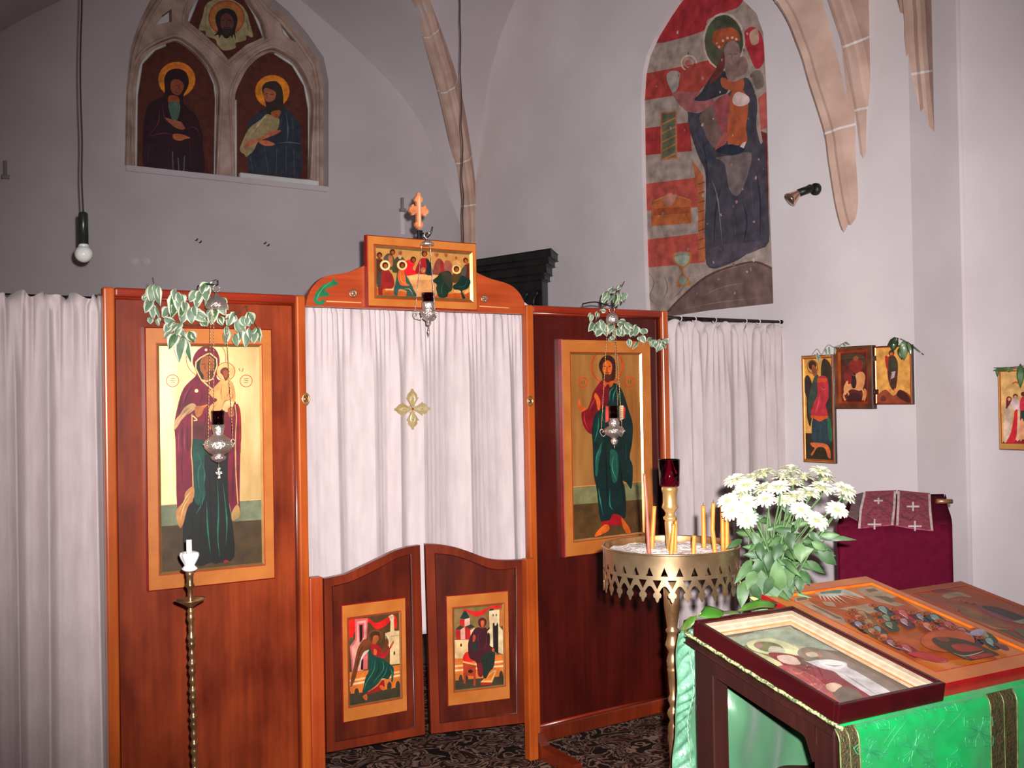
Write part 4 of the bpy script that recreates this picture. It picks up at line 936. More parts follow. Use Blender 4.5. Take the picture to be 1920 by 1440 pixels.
m = MB(); m.box((bx0.x-.010, Y0+.032, zb_+.05), (bx0.x+.012, Y0+.048, bx0.z), BLK); m.build('upright', r, bevel=.002)
m = MB(); zq = bx0.z-.02
m.tube(cr_open([(bx0.x, Y0+.03, zq), (bx0.x+.006, Y0-.02, zq+.004), (hk.x-.004, Y0-.13, hk.z-.012), (hk.x, Y0-.16, hk.z-.014), (hk.x+.004, Y0-.175, hk.z+.002), (hk.x+.010, Y0-.178, hk.z+.026)], 5), .0035, BLK, seg=8); m.build('hook', r)
# ================================================================== paintings in the window and on the walls
class PaintRay(Paint):
    """paint shapes on a plane through p0 with normal n (towards the room), placed where the photo shows them"""
    def __init__(s, p0, n, E=1.0, kind='paint', step=.0004):
        MB.__init__(s); s.O = Vector(p0); s.N = Vector(n).normalized()
        s.Vd = Vector((0, 0, -1)); s.Vd = (s.Vd-s.N*s.Vd.dot(s.N)).normalized(); s.U = s.Vd.cross(s.N).normalized()
        s.E, s.kind, s.step, s.boxes, s.clip = E, kind, step, [], False
    def uv(s, x, y):
        p = hit(x, y, s.O, s.N)-s.O; return p.dot(s.U), p.dot(s.Vd)
ICB = (58, 26, 20)
WSTR = mat('white_strip', (206, 204, 204), (188, 186, 186), rough=.6)
def wicon(lan, label, paintfn, strips):
    y = YT+.085
    loop = [aY(a, b, y) for a, b in inflate(lan, 2)]
    zb = min(p.z for p in loop)
    r = thing('icon_panel', label, 'icon', (sum(p.x for p in loop)/len(loop), y+.02, zb))
    m = MB(); m.prism(loop, (0, .02, 0), pcol(ICB, .42)); m.build('board', r)
    pr = PaintRay((0, y, 2), (0, -1, 0), .42, step=.0006); paintfn(pr); pr.build('painting', r)
    for st in strips:
        m = MB(); m.tube([aY(a, b, y-.012) for a, b in st], .0135, WSTR, seg=6)
        m.build('edge_strip', r)['label'] = 'white edge strip'
YW = YT+.085
HALO = (206, 122, 36); HALOD = (150, 78, 30)
def w1(p):
    a = crop(245, 80, 5.647)
    x, y = a((488, 390))[0]
    p.D(x, y, 35, HALOD, ry=33.5); p.D(x, y, 33.5, HALO, ry=32); p.S(a((300, 330), (420, 240), (560, 240), (680, 360), (600, 330), (450, 270)), HALOD)
    p.S(a((490, 275), (400, 300), (355, 380), (360, 480), (350, 560), (270, 600), (180, 680), (140, 850), (130, 1000), (150, 1350), (420, 1370), (760, 1400), (765, 1100), (750, 940), (690, 770), (580, 670), (555, 570), (600, 480), (615, 400), (580, 310)), (30, 14, 20))
    p.S(a((440, 400), (500, 390), (560, 440), (550, 510), (500, 560), (440, 530), (420, 460)), (98, 48, 32)); p.S(a((410, 560), (500, 575), (510, 640), (400, 640)), (112, 52, 32)); p.L(a((505, 450), (520, 500)), 1.4, (60, 26, 20)); p.L(a((470, 455), (495, 452)), 1.6, (50, 22, 16)); p.L(a((470, 530), (510, 535)), 1.4, (70, 24, 20))
    p.S(a((400, 645), (520, 645), (500, 800), (440, 820)), (56, 74, 62))
    p.S(a((360, 800), (420, 810), (470, 830), (530, 840), (575, 910), (520, 920), (440, 880)), (118, 66, 48)); p.S(a((450, 970), (540, 970), (630, 1010), (580, 1020), (520, 1040), (455, 1020)), (128, 66, 40)); p.L(a((460, 820), (520, 850)), 2, (130, 76, 54))
    for f_ in (((300, 700), (290, 850), (180, 1000)), ((200, 990), (350, 960), (440, 975)), ((560, 920), (680, 900), (740, 1000)), ((200, 1060), (180, 1250)), ((400, 1050), (400, 1330)), ((620, 1040), (640, 1330)), ((330, 640), (360, 800), (440, 880))): p.L(a(*f_), 2.6, (64, 28, 36), taper=.8)
    for f_ in (((440, 1150), (450, 1350)), ((500, 1220), (510, 1380)), ((570, 1180), (560, 1380))): p.L(a(*f_), 5, (62, 66, 66), taper=.6)
    p.L(a((470, 1160), (530, 1230), (580, 1170)), 2, (20, 12, 14))
def w2(p):
    a = crop(430, 90, 5.647)
    x, y = a((455, 460))[0]
    p.D(x, y, 32.5, HALOD, ry=31); p.D(x, y, 31, (198, 116, 34), ry=29.5)
    p.S(a((390, 640), (280, 700), (200, 800), (180, 1000), (200, 1250), (230, 1330), (490, 1355), (750, 1370), (765, 1000), (740, 800), (660, 700), (570, 610), (480, 640)), (30, 34, 42))
    p.S(a((470, 350), (380, 370), (345, 430), (365, 520), (385, 600), (400, 690), (440, 720), (480, 660), (560, 660), (570, 560), (560, 440), (520, 370)), (34, 26, 22))
    p.S(a((370, 430), (420, 430), (490, 470), (480, 540), (430, 570), (385, 560), (360, 490)), (110, 62, 44)); p.L(a((375, 490), (410, 485)), 1.4, (40, 24, 18)); p.L(a((430, 490), (465, 495)), 1.4, (40, 24, 18)); p.L(a((400, 500), (390, 545)), 1.2, (70, 34, 24)); p.L(a((390, 570), (430, 575)), 1.5, (80, 34, 26))
    p.S(a((440, 680), (540, 660), (520, 740), (470, 760)), (110, 58, 34))
    p.S(a((400, 700), (330, 760), (210, 850), (150, 960), (110, 1080), (160, 1130), (180, 1150), (260, 1080), (300, 1000), (420, 930), (500, 880), (530, 760), (480, 740)), (112, 98, 70))
    for f_ in (((380, 720), (300, 820), (240, 900)), ((430, 720), (400, 850)), ((480, 760), (470, 860)), ((330, 800), (330, 900)), ((240, 880), (170, 1020)), ((210, 1080), (190, 1160)), ((260, 1060), (230, 1120)), ((150, 1060), (140, 1120))): p.L(a(*f_), 2.2, (146, 132, 100), taper=.9)
    for f_ in (((400, 760), (350, 860)), ((280, 850), (230, 960)), ((450, 780), (420, 880))): p.L(a(*f_), 1.6, (66, 54, 40), taper=.9)
    p.S(a((150, 1040), (200, 990), (330, 950), (420, 890), (500, 870), (545, 880), (480, 920), (380, 960), (250, 1020), (160, 1060)), (134, 72, 50)); p.S(a((310, 990), (390, 980), (480, 1020), (420, 1040), (350, 1030)), (136, 74, 50))
    for f_ in (((600, 680), (620, 860), (610, 1000)), ((660, 740), (680, 900)), ((500, 1010), (640, 1000), (760, 1020)), ((500, 1060), (490, 1340)), ((370, 1060), (410, 1320)), ((600, 1040), (600, 1340)), ((680, 1060), (690, 1350)), ((220, 1160), (250, 1320)), ((560, 720), (520, 860))): p.L(a(*f_), 2.6, (62, 70, 80), taper=.8)
def w3(p):
    a = crop(340, 0, 10.667)
    p.S(a((520, 60), (420, 350), (350, 590), (480, 620), (500, 720), (680, 790), (720, 900), (860, 1010), (1080, 960), (1090, 860), (1290, 800), (1300, 710), (1430, 740), (1380, 500), (1250, 150), (900, -40)), (112, 102, 74))
    for f_ in (((520, 200), (480, 420), (520, 640)), ((600, 620), (640, 740)), ((1260, 300), (1330, 520), (1330, 700)), ((1180, 700), (1150, 820)), ((760, 820), (850, 960)), ((960, 800), (960, 960))): p.L(a(*f_), 1.8, (86, 76, 54), taper=.8)
    x, y = a((900, 360))[0]
    p.D(x, y, 33, (140, 66, 40), ry=32); p.D(x, y, 29, (124, 80, 40), ry=28); p.R(x, y, 33, 1.4, (92, 40, 28), ry=32)
    p.S(a((900, 170), (760, 210), (680, 330), (690, 480), (730, 620), (650, 720), (740, 700), (750, 770), (800, 700), (860, 760), (920, 770), (980, 720), (1010, 770), (1040, 690), (1090, 810), (1070, 640), (1110, 480), (1110, 340), (1040, 220)), (28, 20, 20))
    p.S(a((880, 270), (800, 330), (780, 450), (800, 560), (880, 640), (960, 600), (1030, 540), (1040, 430), (980, 310)), (72, 40, 36)); p.L(a((810, 420), (860, 415)), 1.6, (30, 16, 16)); p.L(a((930, 415), (1000, 420)), 1.6, (30, 16, 16)); p.L(a((900, 430), (895, 510), (915, 515)), 1.2, (48, 24, 22)); p.S(a((830, 560), (900, 540), (980, 560), (950, 680), (900, 720), (850, 670)), (34, 24, 22)); p.L(a((860, 570), (940, 570)), 1.4, (70, 30, 28))
e1_ = [(404, 329), (406, 185), (403, 158), (390, 128)]; e2_ = [(253.5, 316), (255, 180), (264, 119), (289, 92), (310, 84)]
wicon(lan1, 'dim pointed icon of a woman with crossed hands, left light of the gothic window', w1, [e1_, e2_])
wicon(lan2, 'dim pointed icon of a bearded man in fur, right light of the gothic window', w2, [[(581, 336), (580, 205), (572, 160), (549, 121), (515, 99)], [(441, 332), (441, 188)]])
wicon(top, 'dim icon of a face on a white cloth, top light of the gothic window', w3, [[(352, 40), (372, -8)], [(495, 69), (478, 28), (463, 2)]])
m = MB(); p0, p1 = aY(450, 331, YB-.004), aY(597, 341, YB-.004)
m.box((p0.x, YB-.012, wz+.001), (p1.x, YB+.03, wz+.036), WSTR); single(m, 'batten', 'loose white wooden batten lying on the sill of the gothic window', 'batten', bevel=.003)
# ---- old mural in its niche
nr = MB()
XM = XR+.035
nloop = [aX(x, y, XM) for x, y in nichepx]
cy_, cz_ = sum(p.y for p in niche)/len(niche), sum(p.z for p in niche)/len(niche)
nr.prism([Vector((XM, cy_+(p.y-cy_)*.999, cz_+(p.z-cz_)*.999)) for p in [Vector((XM, q.y, q.z)) for q in niche]], (.05, 0, 0), mat('mural_ground', (186, 164, 156), (150, 128, 124), scale=9, rough=.9, detail=10, bump=.2))
pm = PaintRay((XM, 4, 2), (-1, 0, 0), .82, kind='matt', step=.0005)
q = crop(1160, 0, 2.4); q2 = crop(1240, 10, 4.8)
mr_ = thing('mural', 'faded mural of a tall robed figure holding a child before red stripes, in the niche', 'mural', (XM, cy_, min(p.z for p in nloop)))
STR = (166, 62, 58); STR2 = (176, 78, 68); GRY = (150, 128, 120)
pm.P(q((90, 480), (130, 240), (220, 70), (270, -10), (330, -50), (450, -80), (620, 20), (660, 160), (680, 900), (697, 1365), (215, 1420), (120, 1390)), (158, 138, 130))
pm.S(q((165, 195), (200, 110), (270, -10), (330, -50), (480, -70), (560, -20), (540, 30), (480, 55), (400, 90), (380, 140)), (164, 50, 56))
pm.P(q((104, 335), (280, 300), (430, 265), (450, 310), (360, 415), (250, 430), (100, 455)), STR); pm.P(q((100, 580), (320, 550), (330, 680), (100, 700)), (160, 54, 54)); pm.P(q((105, 830), (380, 795), (385, 930), (110, 950)), STR2); pm.P(q((115, 1080), (360, 1050), (390, 1180), (120, 1205)), STR2)
pm.P(q((628, 440), (668, 410), (680, 570), (640, 585)), (178, 88, 80)); pm.S(q((560, 160), (600, 120), (645, 160), (655, 270), (620, 310), (585, 240)), (176, 52, 62)); pm.S(q((590, 150), (625, 130), (630, 190), (600, 200)), (190, 150, 130)); pm.P(q((640, 590), (668, 600), (678, 1090), (665, 1090), (660, 700)), (110, 44, 44)); pm.S(q((600, 330), (640, 320), (655, 380), (620, 400)), (120, 104, 98))
x, y = q2((565, 325))[0]
pm.D(x, y, 40, (190, 166, 152), ry=54); pm.D(x, y+1, 36, (86, 84, 66), ry=50); pm.S(q2((480, 120), (600, 90), (700, 200), (740, 360), (690, 380), (600, 180)), (70, 76, 58)); pm.S(q2((410, 240), (440, 180), (520, 170), (500, 260), (440, 300)), (82, 92, 70))
pm.S(q2((460, 320), (490, 230), (560, 210), (640, 200), (700, 250), (710, 320), (640, 320), (580, 340), (540, 400), (500, 370)), (166, 80, 52)); pm.folds([q2((470, 330), (540, 400)), q2((520, 240), (560, 320)), q2((580, 220), (610, 300)), q2((660, 230), (670, 310))], 2.4, (186, 112, 60))
for c_ in ((560, 320), (600, 296), (643, 292), (680, 306), (525, 375)): pm.D(*q2(c_)[0], 2.6, (230, 186, 170), n=10)
# arm raised with a rose, sleeve
pm.S(q2((110, 800), (60, 700), (50, 630), (90, 590), (160, 600), (180, 660), (140, 760)), (160, 146, 140)); pm.R(*q2((250, 520))[0], 14, 3, (206, 170, 150)); pm.R(*q2((250, 520))[0], 8, 2.4, (196, 140, 124)); pm.D(*q2((240, 520))[0], 5, (176, 96, 90))
pm.S(q2((100, 790), (180, 770), (300, 780), (400, 790), (480, 870), (420, 930), (290, 970), (200, 930), (130, 850)), (156, 92, 92))
pm.S(q2((170, 650), (200, 600), (330, 520), (480, 570), (490, 640), (380, 740), (290, 780), (170, 760)), (164, 68, 60))
# blue mantle
pm.S(q2((500, 600), (420, 690), (360, 790), (300, 850), (400, 860), (540, 810), (600, 780), (640, 620)), (58, 56, 64))
pm.S(q2((250, 960), (340, 970), (460, 900), (600, 800), (760, 650), (840, 760), (870, 900), (860, 1080), (900, 1250)) + q((660, 640), (672, 900), (678, 1090), (600, 1130), (520, 1180), (410, 1205), (390, 1080), (395, 800), (360, 700), (320, 580), (315, 520)), (72, 66, 76))
pm.S(q2((470, 890), (600, 800), (640, 900), (610, 1080), (560, 1180), (500, 1060)), (150, 74, 78)); pm.S(q2((350, 1000), (460, 900), (500, 1020), (560, 1180), (500, 1280), (440, 1240), (380, 1100)), (112, 88, 84))
pm.S(q((440, 710), (520, 700), (600, 690), (580, 800), (540, 880), (500, 850), (480, 740)), (116, 100, 100)); pm.S(q((350, 560), (390, 640), (440, 720), (420, 740), (370, 680)), (62, 62, 76))
pm.folds([q((380, 600), (400, 760), (400, 900)), q((470, 820), (440, 950), (430, 1150)), q((560, 900), (580, 1000), (560, 1120)), q((620, 760), (640, 900), (640, 1080)), q((520, 930), (520, 1080))], 4, (52, 48, 58)); pm.folds([q((420, 800), (450, 900), (470, 1100)), q((520, 980), (530, 1050)), q((600, 820), (610, 960)), q((345, 600), (400, 720))], 2.6, (124, 116, 126))
pm.S(q((405, 1130), (480, 1100), (600, 1090), (670, 1080), (640, 1120), (520, 1165), (415, 1200)), (84, 74, 84))
# face, child
pm.S(q2((630, 320), (575, 380), (570, 520), (600, 660), (660, 680), (710, 560), (715, 420), (690, 340)), (142, 112, 108)); pm.S(q2((740, 460), (690, 500), (640, 570), (650, 640), (720, 640), (780, 590), (780, 510)), (136, 106, 98)); pm.S(q2((540, 480), (570, 420), (575, 560), (510, 660), (440, 700)), (110, 56, 54))
pm.L(q2((610, 440), (640, 440)), 1.4, (100, 76, 74)); pm.L(q2((660, 440), (690, 440)), 1.4, (100, 76, 74)); pm.L(q2((640, 450), (640, 500)), 1.2, (110, 82, 78))
pm.S(q2((540, 680), (560, 650), (660, 690), (740, 660), (750, 740), (700, 780), (640, 770), (560, 740)), (170, 88, 60)); pm.S(q2((640, 780), (740, 760), (790, 900), (770, 1100), (780, 1230), (700, 1260), (610, 1250), (600, 1100), (620, 950)), (170, 86, 56)); pm.S(q2((650, 830), (700, 780), (790, 820), (795, 880), (720, 910), (660, 890)), (206, 176, 172))
pm.folds([q2((660, 940), (650, 1200)), q2((710, 930), (700, 1220)), q2((750, 920), (740, 1220))], 2.4, (140, 58, 44)); pm.S(q2((610, 1250), (660, 1270), (650, 1330), (590, 1340)), (196, 160, 150)); pm.S(q2((730, 1250), (770, 1230), (740, 1300), (700, 1310)), (206, 176, 170)); pm.S(q2((490, 1300), (560, 1160), (600, 1150), (590, 1240)), (160, 84, 78)); pm.S(q2((500, 1310), (620, 1250), (760, 1300), (640, 1350)), (44, 48, 60))
# lower emblems: carpet, tower, chalice
pm.P(q((190, 505), (262, 500), (265, 715), (190, 722)), (168, 104, 66)); pm.P(q((197, 512), (255, 507), (258, 708), (197, 714)), (96, 98, 80))
for k in range(5): pm.L(q((198, 560+40*k), (256, 530+40*k)), 3, (172, 110, 70), smooth=False)
pm.P(q((150, 905), (240, 870), (330, 900), (330, 1005), (150, 1018)), (178, 96, 56)); pm.P(q((160, 940), (325, 930), (325, 960), (160, 970)), (156, 76, 48)); pm.S(q((210, 880), (240, 870), (260, 900), (230, 930), (205, 910)), (180, 116, 104)); pm.L(q((160, 905), (240, 880), (325, 900)), 1.6, (200, 130, 80))
pm.P(q((335, 720), (385, 790), (395, 1170), (365, 1180), (360, 860)), (172, 96, 62))
for k in range(8): pm.L(q((362, 830+42*k), (392, 820+42*k)), 1.8, (130, 64, 44), smooth=False)
pm.S(q((250, 1140), (325, 1135), (325, 1180), (300, 1205), (295, 1230), (330, 1275), (290, 1290), (260, 1285), (285, 1230), (275, 1205), (252, 1180)), (176, 110, 64)); pm.S(q((258, 1155), (318, 1150), (316, 1180), (290, 1198), (262, 1180)), (150, 156, 140)); pm.S(q((283, 1245), (295, 1245), (312, 1270), (285, 1280), (275, 1272)), (130, 146, 132)); pm.D(*q((288, 1142))[0], 14, (140, 136, 120), ry=3.5)
pm.folds([q((130, 1220), (160, 1270), (140, 1340), (180, 1380)), q((200, 1220), (220, 1300), (190, 1360)), q((330, 1220), (290, 1300), (240, 1350)), q((400, 1230), (330, 1260)), q((150, 1300), (220, 1340)), q((560, 1170), (640, 1150))], 2.4, (120, 104, 98))
pm.S(q((215, 1425), (290, 1340), (400, 1250), (520, 1205), (620, 1185), (697, 1215), (700, 1375), (400, 1410)), (112, 88, 84)); pm.L(q((215, 1415), (290, 1335), (400, 1245), (520, 1198), (620, 1180), (694, 1208)), 4, (96, 64, 60))
pm.folds([q((360, 1340), (480, 1290), (600, 1270)), q((300, 1390), (460, 1360), (640, 1340)), q((480, 1240), (580, 1225))], 2.4, (134, 108, 102))
rw_ = random.Random(8)
for k in range(70):
    x_, y_ = rw_.uniform(115, 660), rw_.uniform(120, 1330)
    if x_ < 130+max(0, (300-y_)*.35) or (y_ > 1200 and x_ < 300): continue
    r_ = rw_.uniform(2, 6); c_ = rw_.choice([(150, 130, 124), (172, 152, 146), (112, 92, 90), (166, 118, 110)])
    pm.S(q(*[(x_+r_*rw_.uniform(.5, 1.4)*math.cos(a_*.9), y_+r_*rw_.uniform(.6, 2.2)*math.sin(a_*.9)) for a_ in range(7)]), c_, n=2)
nr.build('ground', mr_); pm.build('painting', mr_)
# ---- icons hung on the side wall
DKW = mat('dark_icon_wood', (74, 40, 24), (44, 22, 14), scale=8, rough=.4, coat=.2)
def rectX(quad, X):
    P = [aX(x, y, X) for x, y in quad]
    ya = (P[0].y+P[3].y)/2; yb = (P[1].y+P[2].y)/2; zt = (P[0].z+P[1].z)/2; zb = (P[2].z+P[3].z)/2
    return Vector((X, ya, zt)), Vector((0, yb-ya, 0)), Vector((0, 0, zb-zt)), Vector((-1, 0, 0))
t1 = crop(1490, 630, 5.76)
qo = t1((55, 225), (390, 190), (460, 1370), (100, 1375)); qi = t1((75, 245), (385, 215), (440, 1340), (112, 1352))
O, U, Vd, N = rectX(qo, XR-.0195)
pf = icon('icon_panel', 'tall narrow wall icon of a standing angel in red, next to the right curtain', 'icon', O, U, Vd, N, qo, qi, t=.02, rec=.005, bw=.008, border=mat('angel_gilt', (196, 128, 52), (150, 88, 30), scale=12, rough=.4, coat=.2), side=DKW, E=.62)
pf.P(t1((60, 220), (400, 190), (460, 1380), (100, 1380)), (196, 136, 58)); pf.S(t1((310, 240), (370, 300), (400, 500), (430, 1340), (340, 1340), (300, 700), (270, 400), (280, 270)), (48, 40, 30)); pf.P(t1((105, 1050), (430, 1030), (440, 1350), (112, 1352)), (46, 36, 24)); pf.P(t1((130, 950), (180, 940), (182, 1040), (110, 1050)), (206, 146, 70))
pf.S(t1((130, 420), (95, 470), (95, 580), (120, 660), (130, 860), (160, 970), (180, 900), (200, 640), (170, 480)), (44, 34, 30)); pf.S(t1((200, 440), (250, 430), (240, 640), (180, 760), (160, 900), (140, 700)), (50, 60, 52))
x, y = t1((180, 330))[0]; pf.R(x, y, 9.5, 1.2, (80, 46, 30), ry=12); pf.D(*t1((180, 315))[0], 7.5, (54, 30, 22), ry=8.5); pf.S(t1((180, 310), (215, 330), (230, 400), (200, 430), (175, 380)), (130, 70, 40))
pf.S(t1((240, 440), (340, 440), (360, 640), (330, 720), (350, 850), (180, 850), (200, 720), (240, 620)), (158, 40, 48)); pf.folds([t1((260, 520), (300, 560), (340, 540)), t1((270, 600), (250, 720), (220, 830)), t1((310, 640), (300, 800)), t1((330, 600), (340, 700))], 1.4, (196, 90, 96)); pf.P(t1((240, 440), (340, 440), (345, 480), (240, 490)), (176, 62, 34))
pf.S(t1((180, 840), (260, 850), (350, 840), (360, 870), (270, 910), (180, 880)), (176, 70, 30)); pf.S(t1((190, 890), (270, 910), (360, 880), (400, 1130), (330, 1150), (200, 1140)), (38, 52, 58)); pf.folds([t1((230, 930), (220, 1120)), t1((280, 930), (280, 1130)), t1((330, 920), (350, 1110))], 1.4, (86, 104, 106)); pf.S(t1((350, 860), (390, 900), (410, 1110), (370, 1080)), (38, 84, 60))
pf.S(t1((180, 1150), (360, 1160), (400, 1300), (370, 1300), (330, 1200), (250, 1200), (200, 1290), (180, 1280), (220, 1210), (190, 1190)), (178, 88, 46)); done(pf)
# hinged pair: dark horseman and gold standing man
qo = t1((405, 130), (810, 85), (860, 780), (440, 795)); qi = t1((455, 150), (755, 110), (800, 765), (475, 780))
qo = t1((405, 135), (815, 85), (862, 778), (442, 798)); qi = t1((452, 175), (770, 140), (800, 720), (480, 735))
O, U, Vd, N = rectX(qo, XR-.0335)
BEV2 = mat('bevel_red_gilt', (214, 120, 60), (180, 70, 34), scale=12, rough=.2, metal=.6, coat=.4)
pg = icon('icon_panel', 'dark framed wall icon of a horseman on a pale horse, between two other wall icons', 'icon', O, U, Vd, N, qo, qi, t=.034, rec=.012, bw=.012, border=mat('icon_border_brown', (122, 64, 26), (70, 32, 16), scale=10, rough=.35, coat=.3), side=DKW, bev=BEV2, E=.62)
pg.P(t1((440, 150), (800, 110), (830, 770), (460, 790)), (74, 28, 22)); pg.S(t1((490, 230), (640, 190), (740, 230), (740, 330), (640, 380), (560, 330)), (58, 46, 34)); pg.S(t1((560, 330), (600, 260), (700, 260), (720, 340), (660, 400), (600, 380)), (110, 34, 28)); pg.S(t1((520, 400), (600, 360), (640, 440), (600, 520), (530, 500)), (96, 34, 28)); pg.S(t1((600, 440), (650, 420), (660, 550), (610, 560)), (40, 26, 22)); pg.D(*t1((640, 240))[0], 5, (120, 64, 36)); pg.folds([t1((650, 240), (720, 220)), t1((520, 250), (600, 230)), t1((700, 260), (740, 300))], 1.6, (170, 96, 44))
HRS = (206, 134, 84)
pg.S(t1((560, 485), (600, 522), (645, 530), (642, 440), (665, 395), (710, 380), (745, 420), (742, 500), (725, 560), (690, 588), (640, 578), (600, 578), (565, 602), (540, 640), (522, 620), (518, 565), (535, 515)), HRS)
pg.L(t1((535, 600), (520, 650), (540, 700)), 3, HRS); pg.L(t1((560, 600), (575, 640), (555, 690)), 2.4, HRS); pg.L(t1((715, 560), (735, 620), (725, 690)), 2.6, HRS); pg.S(t1((655, 400), (640, 430), (655, 470), (675, 440)), (226, 160, 110)); pg.S(t1((595, 440), (635, 420), (655, 500), (640, 560), (605, 550)), (44, 26, 24)); pg.D(*t1((628, 415))[0], 3.4, (128, 66, 38)); pg.D(*t1((628, 408))[0], 2.6, (60, 30, 20)); pg.S(t1((570, 430), (600, 420), (600, 500), (565, 520)), (120, 30, 28))
pg.folds([t1((660, 430), (720, 440)), t1((660, 480), (725, 490)), t1((540, 560), (580, 520))], 1.2, (232, 170, 116)); pg.S(t1((560, 660), (610, 620), (690, 625), (720, 690), (640, 712), (560, 708)), (54, 22, 22)); pg.S(t1((740, 560), (770, 590), (765, 650), (745, 700), (735, 620)), (180, 106, 64))
og = done(pg)
qo = t1((840, 110), (1245, 95), (1290, 738), (880, 745)); qi = t1((850, 118), (1240, 102), (1270, 728), (885, 738))
O, U, Vd, N = rectX(qo, XR-.0175)
ph = icon('icon_panel', 'small gold wall icon of a man standing among rocks, green leaves at its top corner', 'icon', O, U, Vd, N, qo, qi, t=.018, rec=.002, bw=.006, border=mat('icon_gold_flat', (206, 140, 62), (190, 116, 44), scale=8, rough=.35, coat=.3), side=DKW, bev=BEV2, E=.66)
ph.P(t1((830, 100), (1260, 90), (1300, 745), (870, 750)), (206, 144, 70)); ph.S(t1((880, 740), (890, 660), (980, 580), (1060, 640), (1100, 630), (1130, 590), (1200, 600), (1290, 680), (1290, 745)), (130, 58, 34)); ph.S(t1((1110, 640), (1140, 580), (1210, 620), (1270, 700), (1270, 730), (1170, 690)), (62, 26, 26)); ph.S(t1((930, 690), (960, 640), (1000, 690), (960, 710)), (84, 40, 28))
ph.S(t1((1000, 240), (1060, 210), (1100, 260), (1115, 340), (1100, 560), (1060, 580), (1020, 500), (1000, 380)), (66, 38, 32)); ph.S(t1((970, 220), (1010, 240), (1010, 380), (985, 330)), (150, 40, 34)); ph.S(t1((1020, 250), (1090, 260), (1110, 320), (1060, 380), (1010, 360)), (54, 52, 40)); ph.P(t1((1045, 390), (1090, 380), (1080, 450), (1040, 470)), (150, 140, 136)); ph.D(*t1((1040, 185))[0], 5.5, (80, 38, 20), ry=6); ph.D(*t1((1040, 195))[0], 3, (170, 88, 44)); ph.L(t1((1030, 570), (1040, 600)), 3, (190, 110, 60)); ph.L(t1((1090, 570), (1080, 620)), 3, (190, 110, 60)); ph.folds([t1((900, 160), (920, 150)), t1((930, 160), (940, 180))], 1, (130, 70, 40)); ph.L(t1((1050, 400), (1030, 520)), 1.4, (120, 60, 50))
done(ph)
for py_ in (672, 735):
    m = MB(); c = aX(1637+(py_-672)*.07, py_, XR-.012); m.box(c-Vector((.006, .022, .014)), c+Vector((.010, .022, .014)), DKW)
    m.tube([c+Vector((-.008, 0, -.016)), c+Vector((-.008, 0, .016))], .005, DKW, seg=8); single(m, 'hinge', 'dark hinge joining two wall icons, %s one' % ('upper' if py_ < 700 else 'lower'), 'hinge', group='hinges between the wall icons')
# icon at the right edge of the photo, on the nave wall
qo = [(1865, 690), (1990, 687), (1995, 848), (1877, 843)]; qi = [(1869, 696), (1984, 693), (1988, 836), (1882, 832)]
def rectXN(quad): 
    P = [aX(x, y, XN-.0175) for x, y in quad]; ya = (P[0].y+P[3].y)/2; yb = (P[1].y+P[2].y)/2
    return Vector((XN-.0175, ya, (P[0].z+P[1].z)/2)), Vector((0, yb-ya, 0)), Vector((0, 0, (P[2].z+P[3].z-P[0].z-P[1].z)/2)), Vector((-1, 0, 0))
O, U, Vd, N = rectXN(qo)
pi_ = icon('icon_panel', 'pale icon of several standing figures, on the nave wall by the right edge', 'icon', O, U, Vd, N, qo, qi, t=.018, rec=.002, bw=.004, border=mat('icon_pale_ochre', (206, 150, 82), (190, 130, 66), scale=8, rough=.4, coat=.2), side=mat('icon_side_maroon', (92, 24, 30), rough=.45), bev=GOLDB, E=.6)
z1_ = crop(1820, 640, 6)
pi_.P([(1860, 680), (2000, 680), (2000, 850), (1870, 850)], (222, 172, 104)); pi_.P(z1_((390, 1130), (600, 1110), (1000, 1110), (1000, 1165), (390, 1165)), (120, 24, 34))
pi_.S(z1_((420, 720), (390, 760), (385, 900), (400, 1130), (430, 1130), (470, 1000), (470, 820)), (196, 166, 146)); pi_.S(z1_((395, 660), (420, 635), (455, 660), (440, 720), (400, 780), (395, 720)), (92, 30, 30)); pi_.D(*z1_((428, 670))[0], 3, (196, 130, 96)); pi_.S(z1_((450, 700), (500, 660), (560, 720), (560, 800), (470, 780)), (212, 180, 180)); pi_.D(*z1_((495, 635))[0], 4.6, (80, 44, 34)); pi_.D(*z1_((497, 645))[0], 3, (200, 140, 104)); pi_.D(*z1_((582, 610))[0], 4.4, (70, 34, 30)); pi_.S(z1_((560, 660), (640, 640), (660, 800), (560, 800)), (176, 40, 54))
pi_.S(z1_((500, 800), (540, 820), (520, 1130), (430, 1140), (470, 1040), (490, 900)), (176, 28, 40)); pi_.P(z1_((530, 780), (555, 790), (560, 1120), (540, 1130)), (222, 176, 150)); pi_.P(z1_((560, 800), (620, 800), (620, 920), (565, 910)), (34, 44, 40)); pi_.S(z1_((570, 910), (600, 910), (600, 1100), (570, 1110)), (196, 130, 100)); pi_.S(z1_((650, 760), (740, 760), (760, 1120), (640, 1120)), (40, 60, 72)); pi_.D(*z1_((700, 640))[0], 4.6, (70, 40, 30)); pi_.L(z1_((450, 490), (490, 470), (520, 485)), 3, (200, 60, 60))
done(pi_)
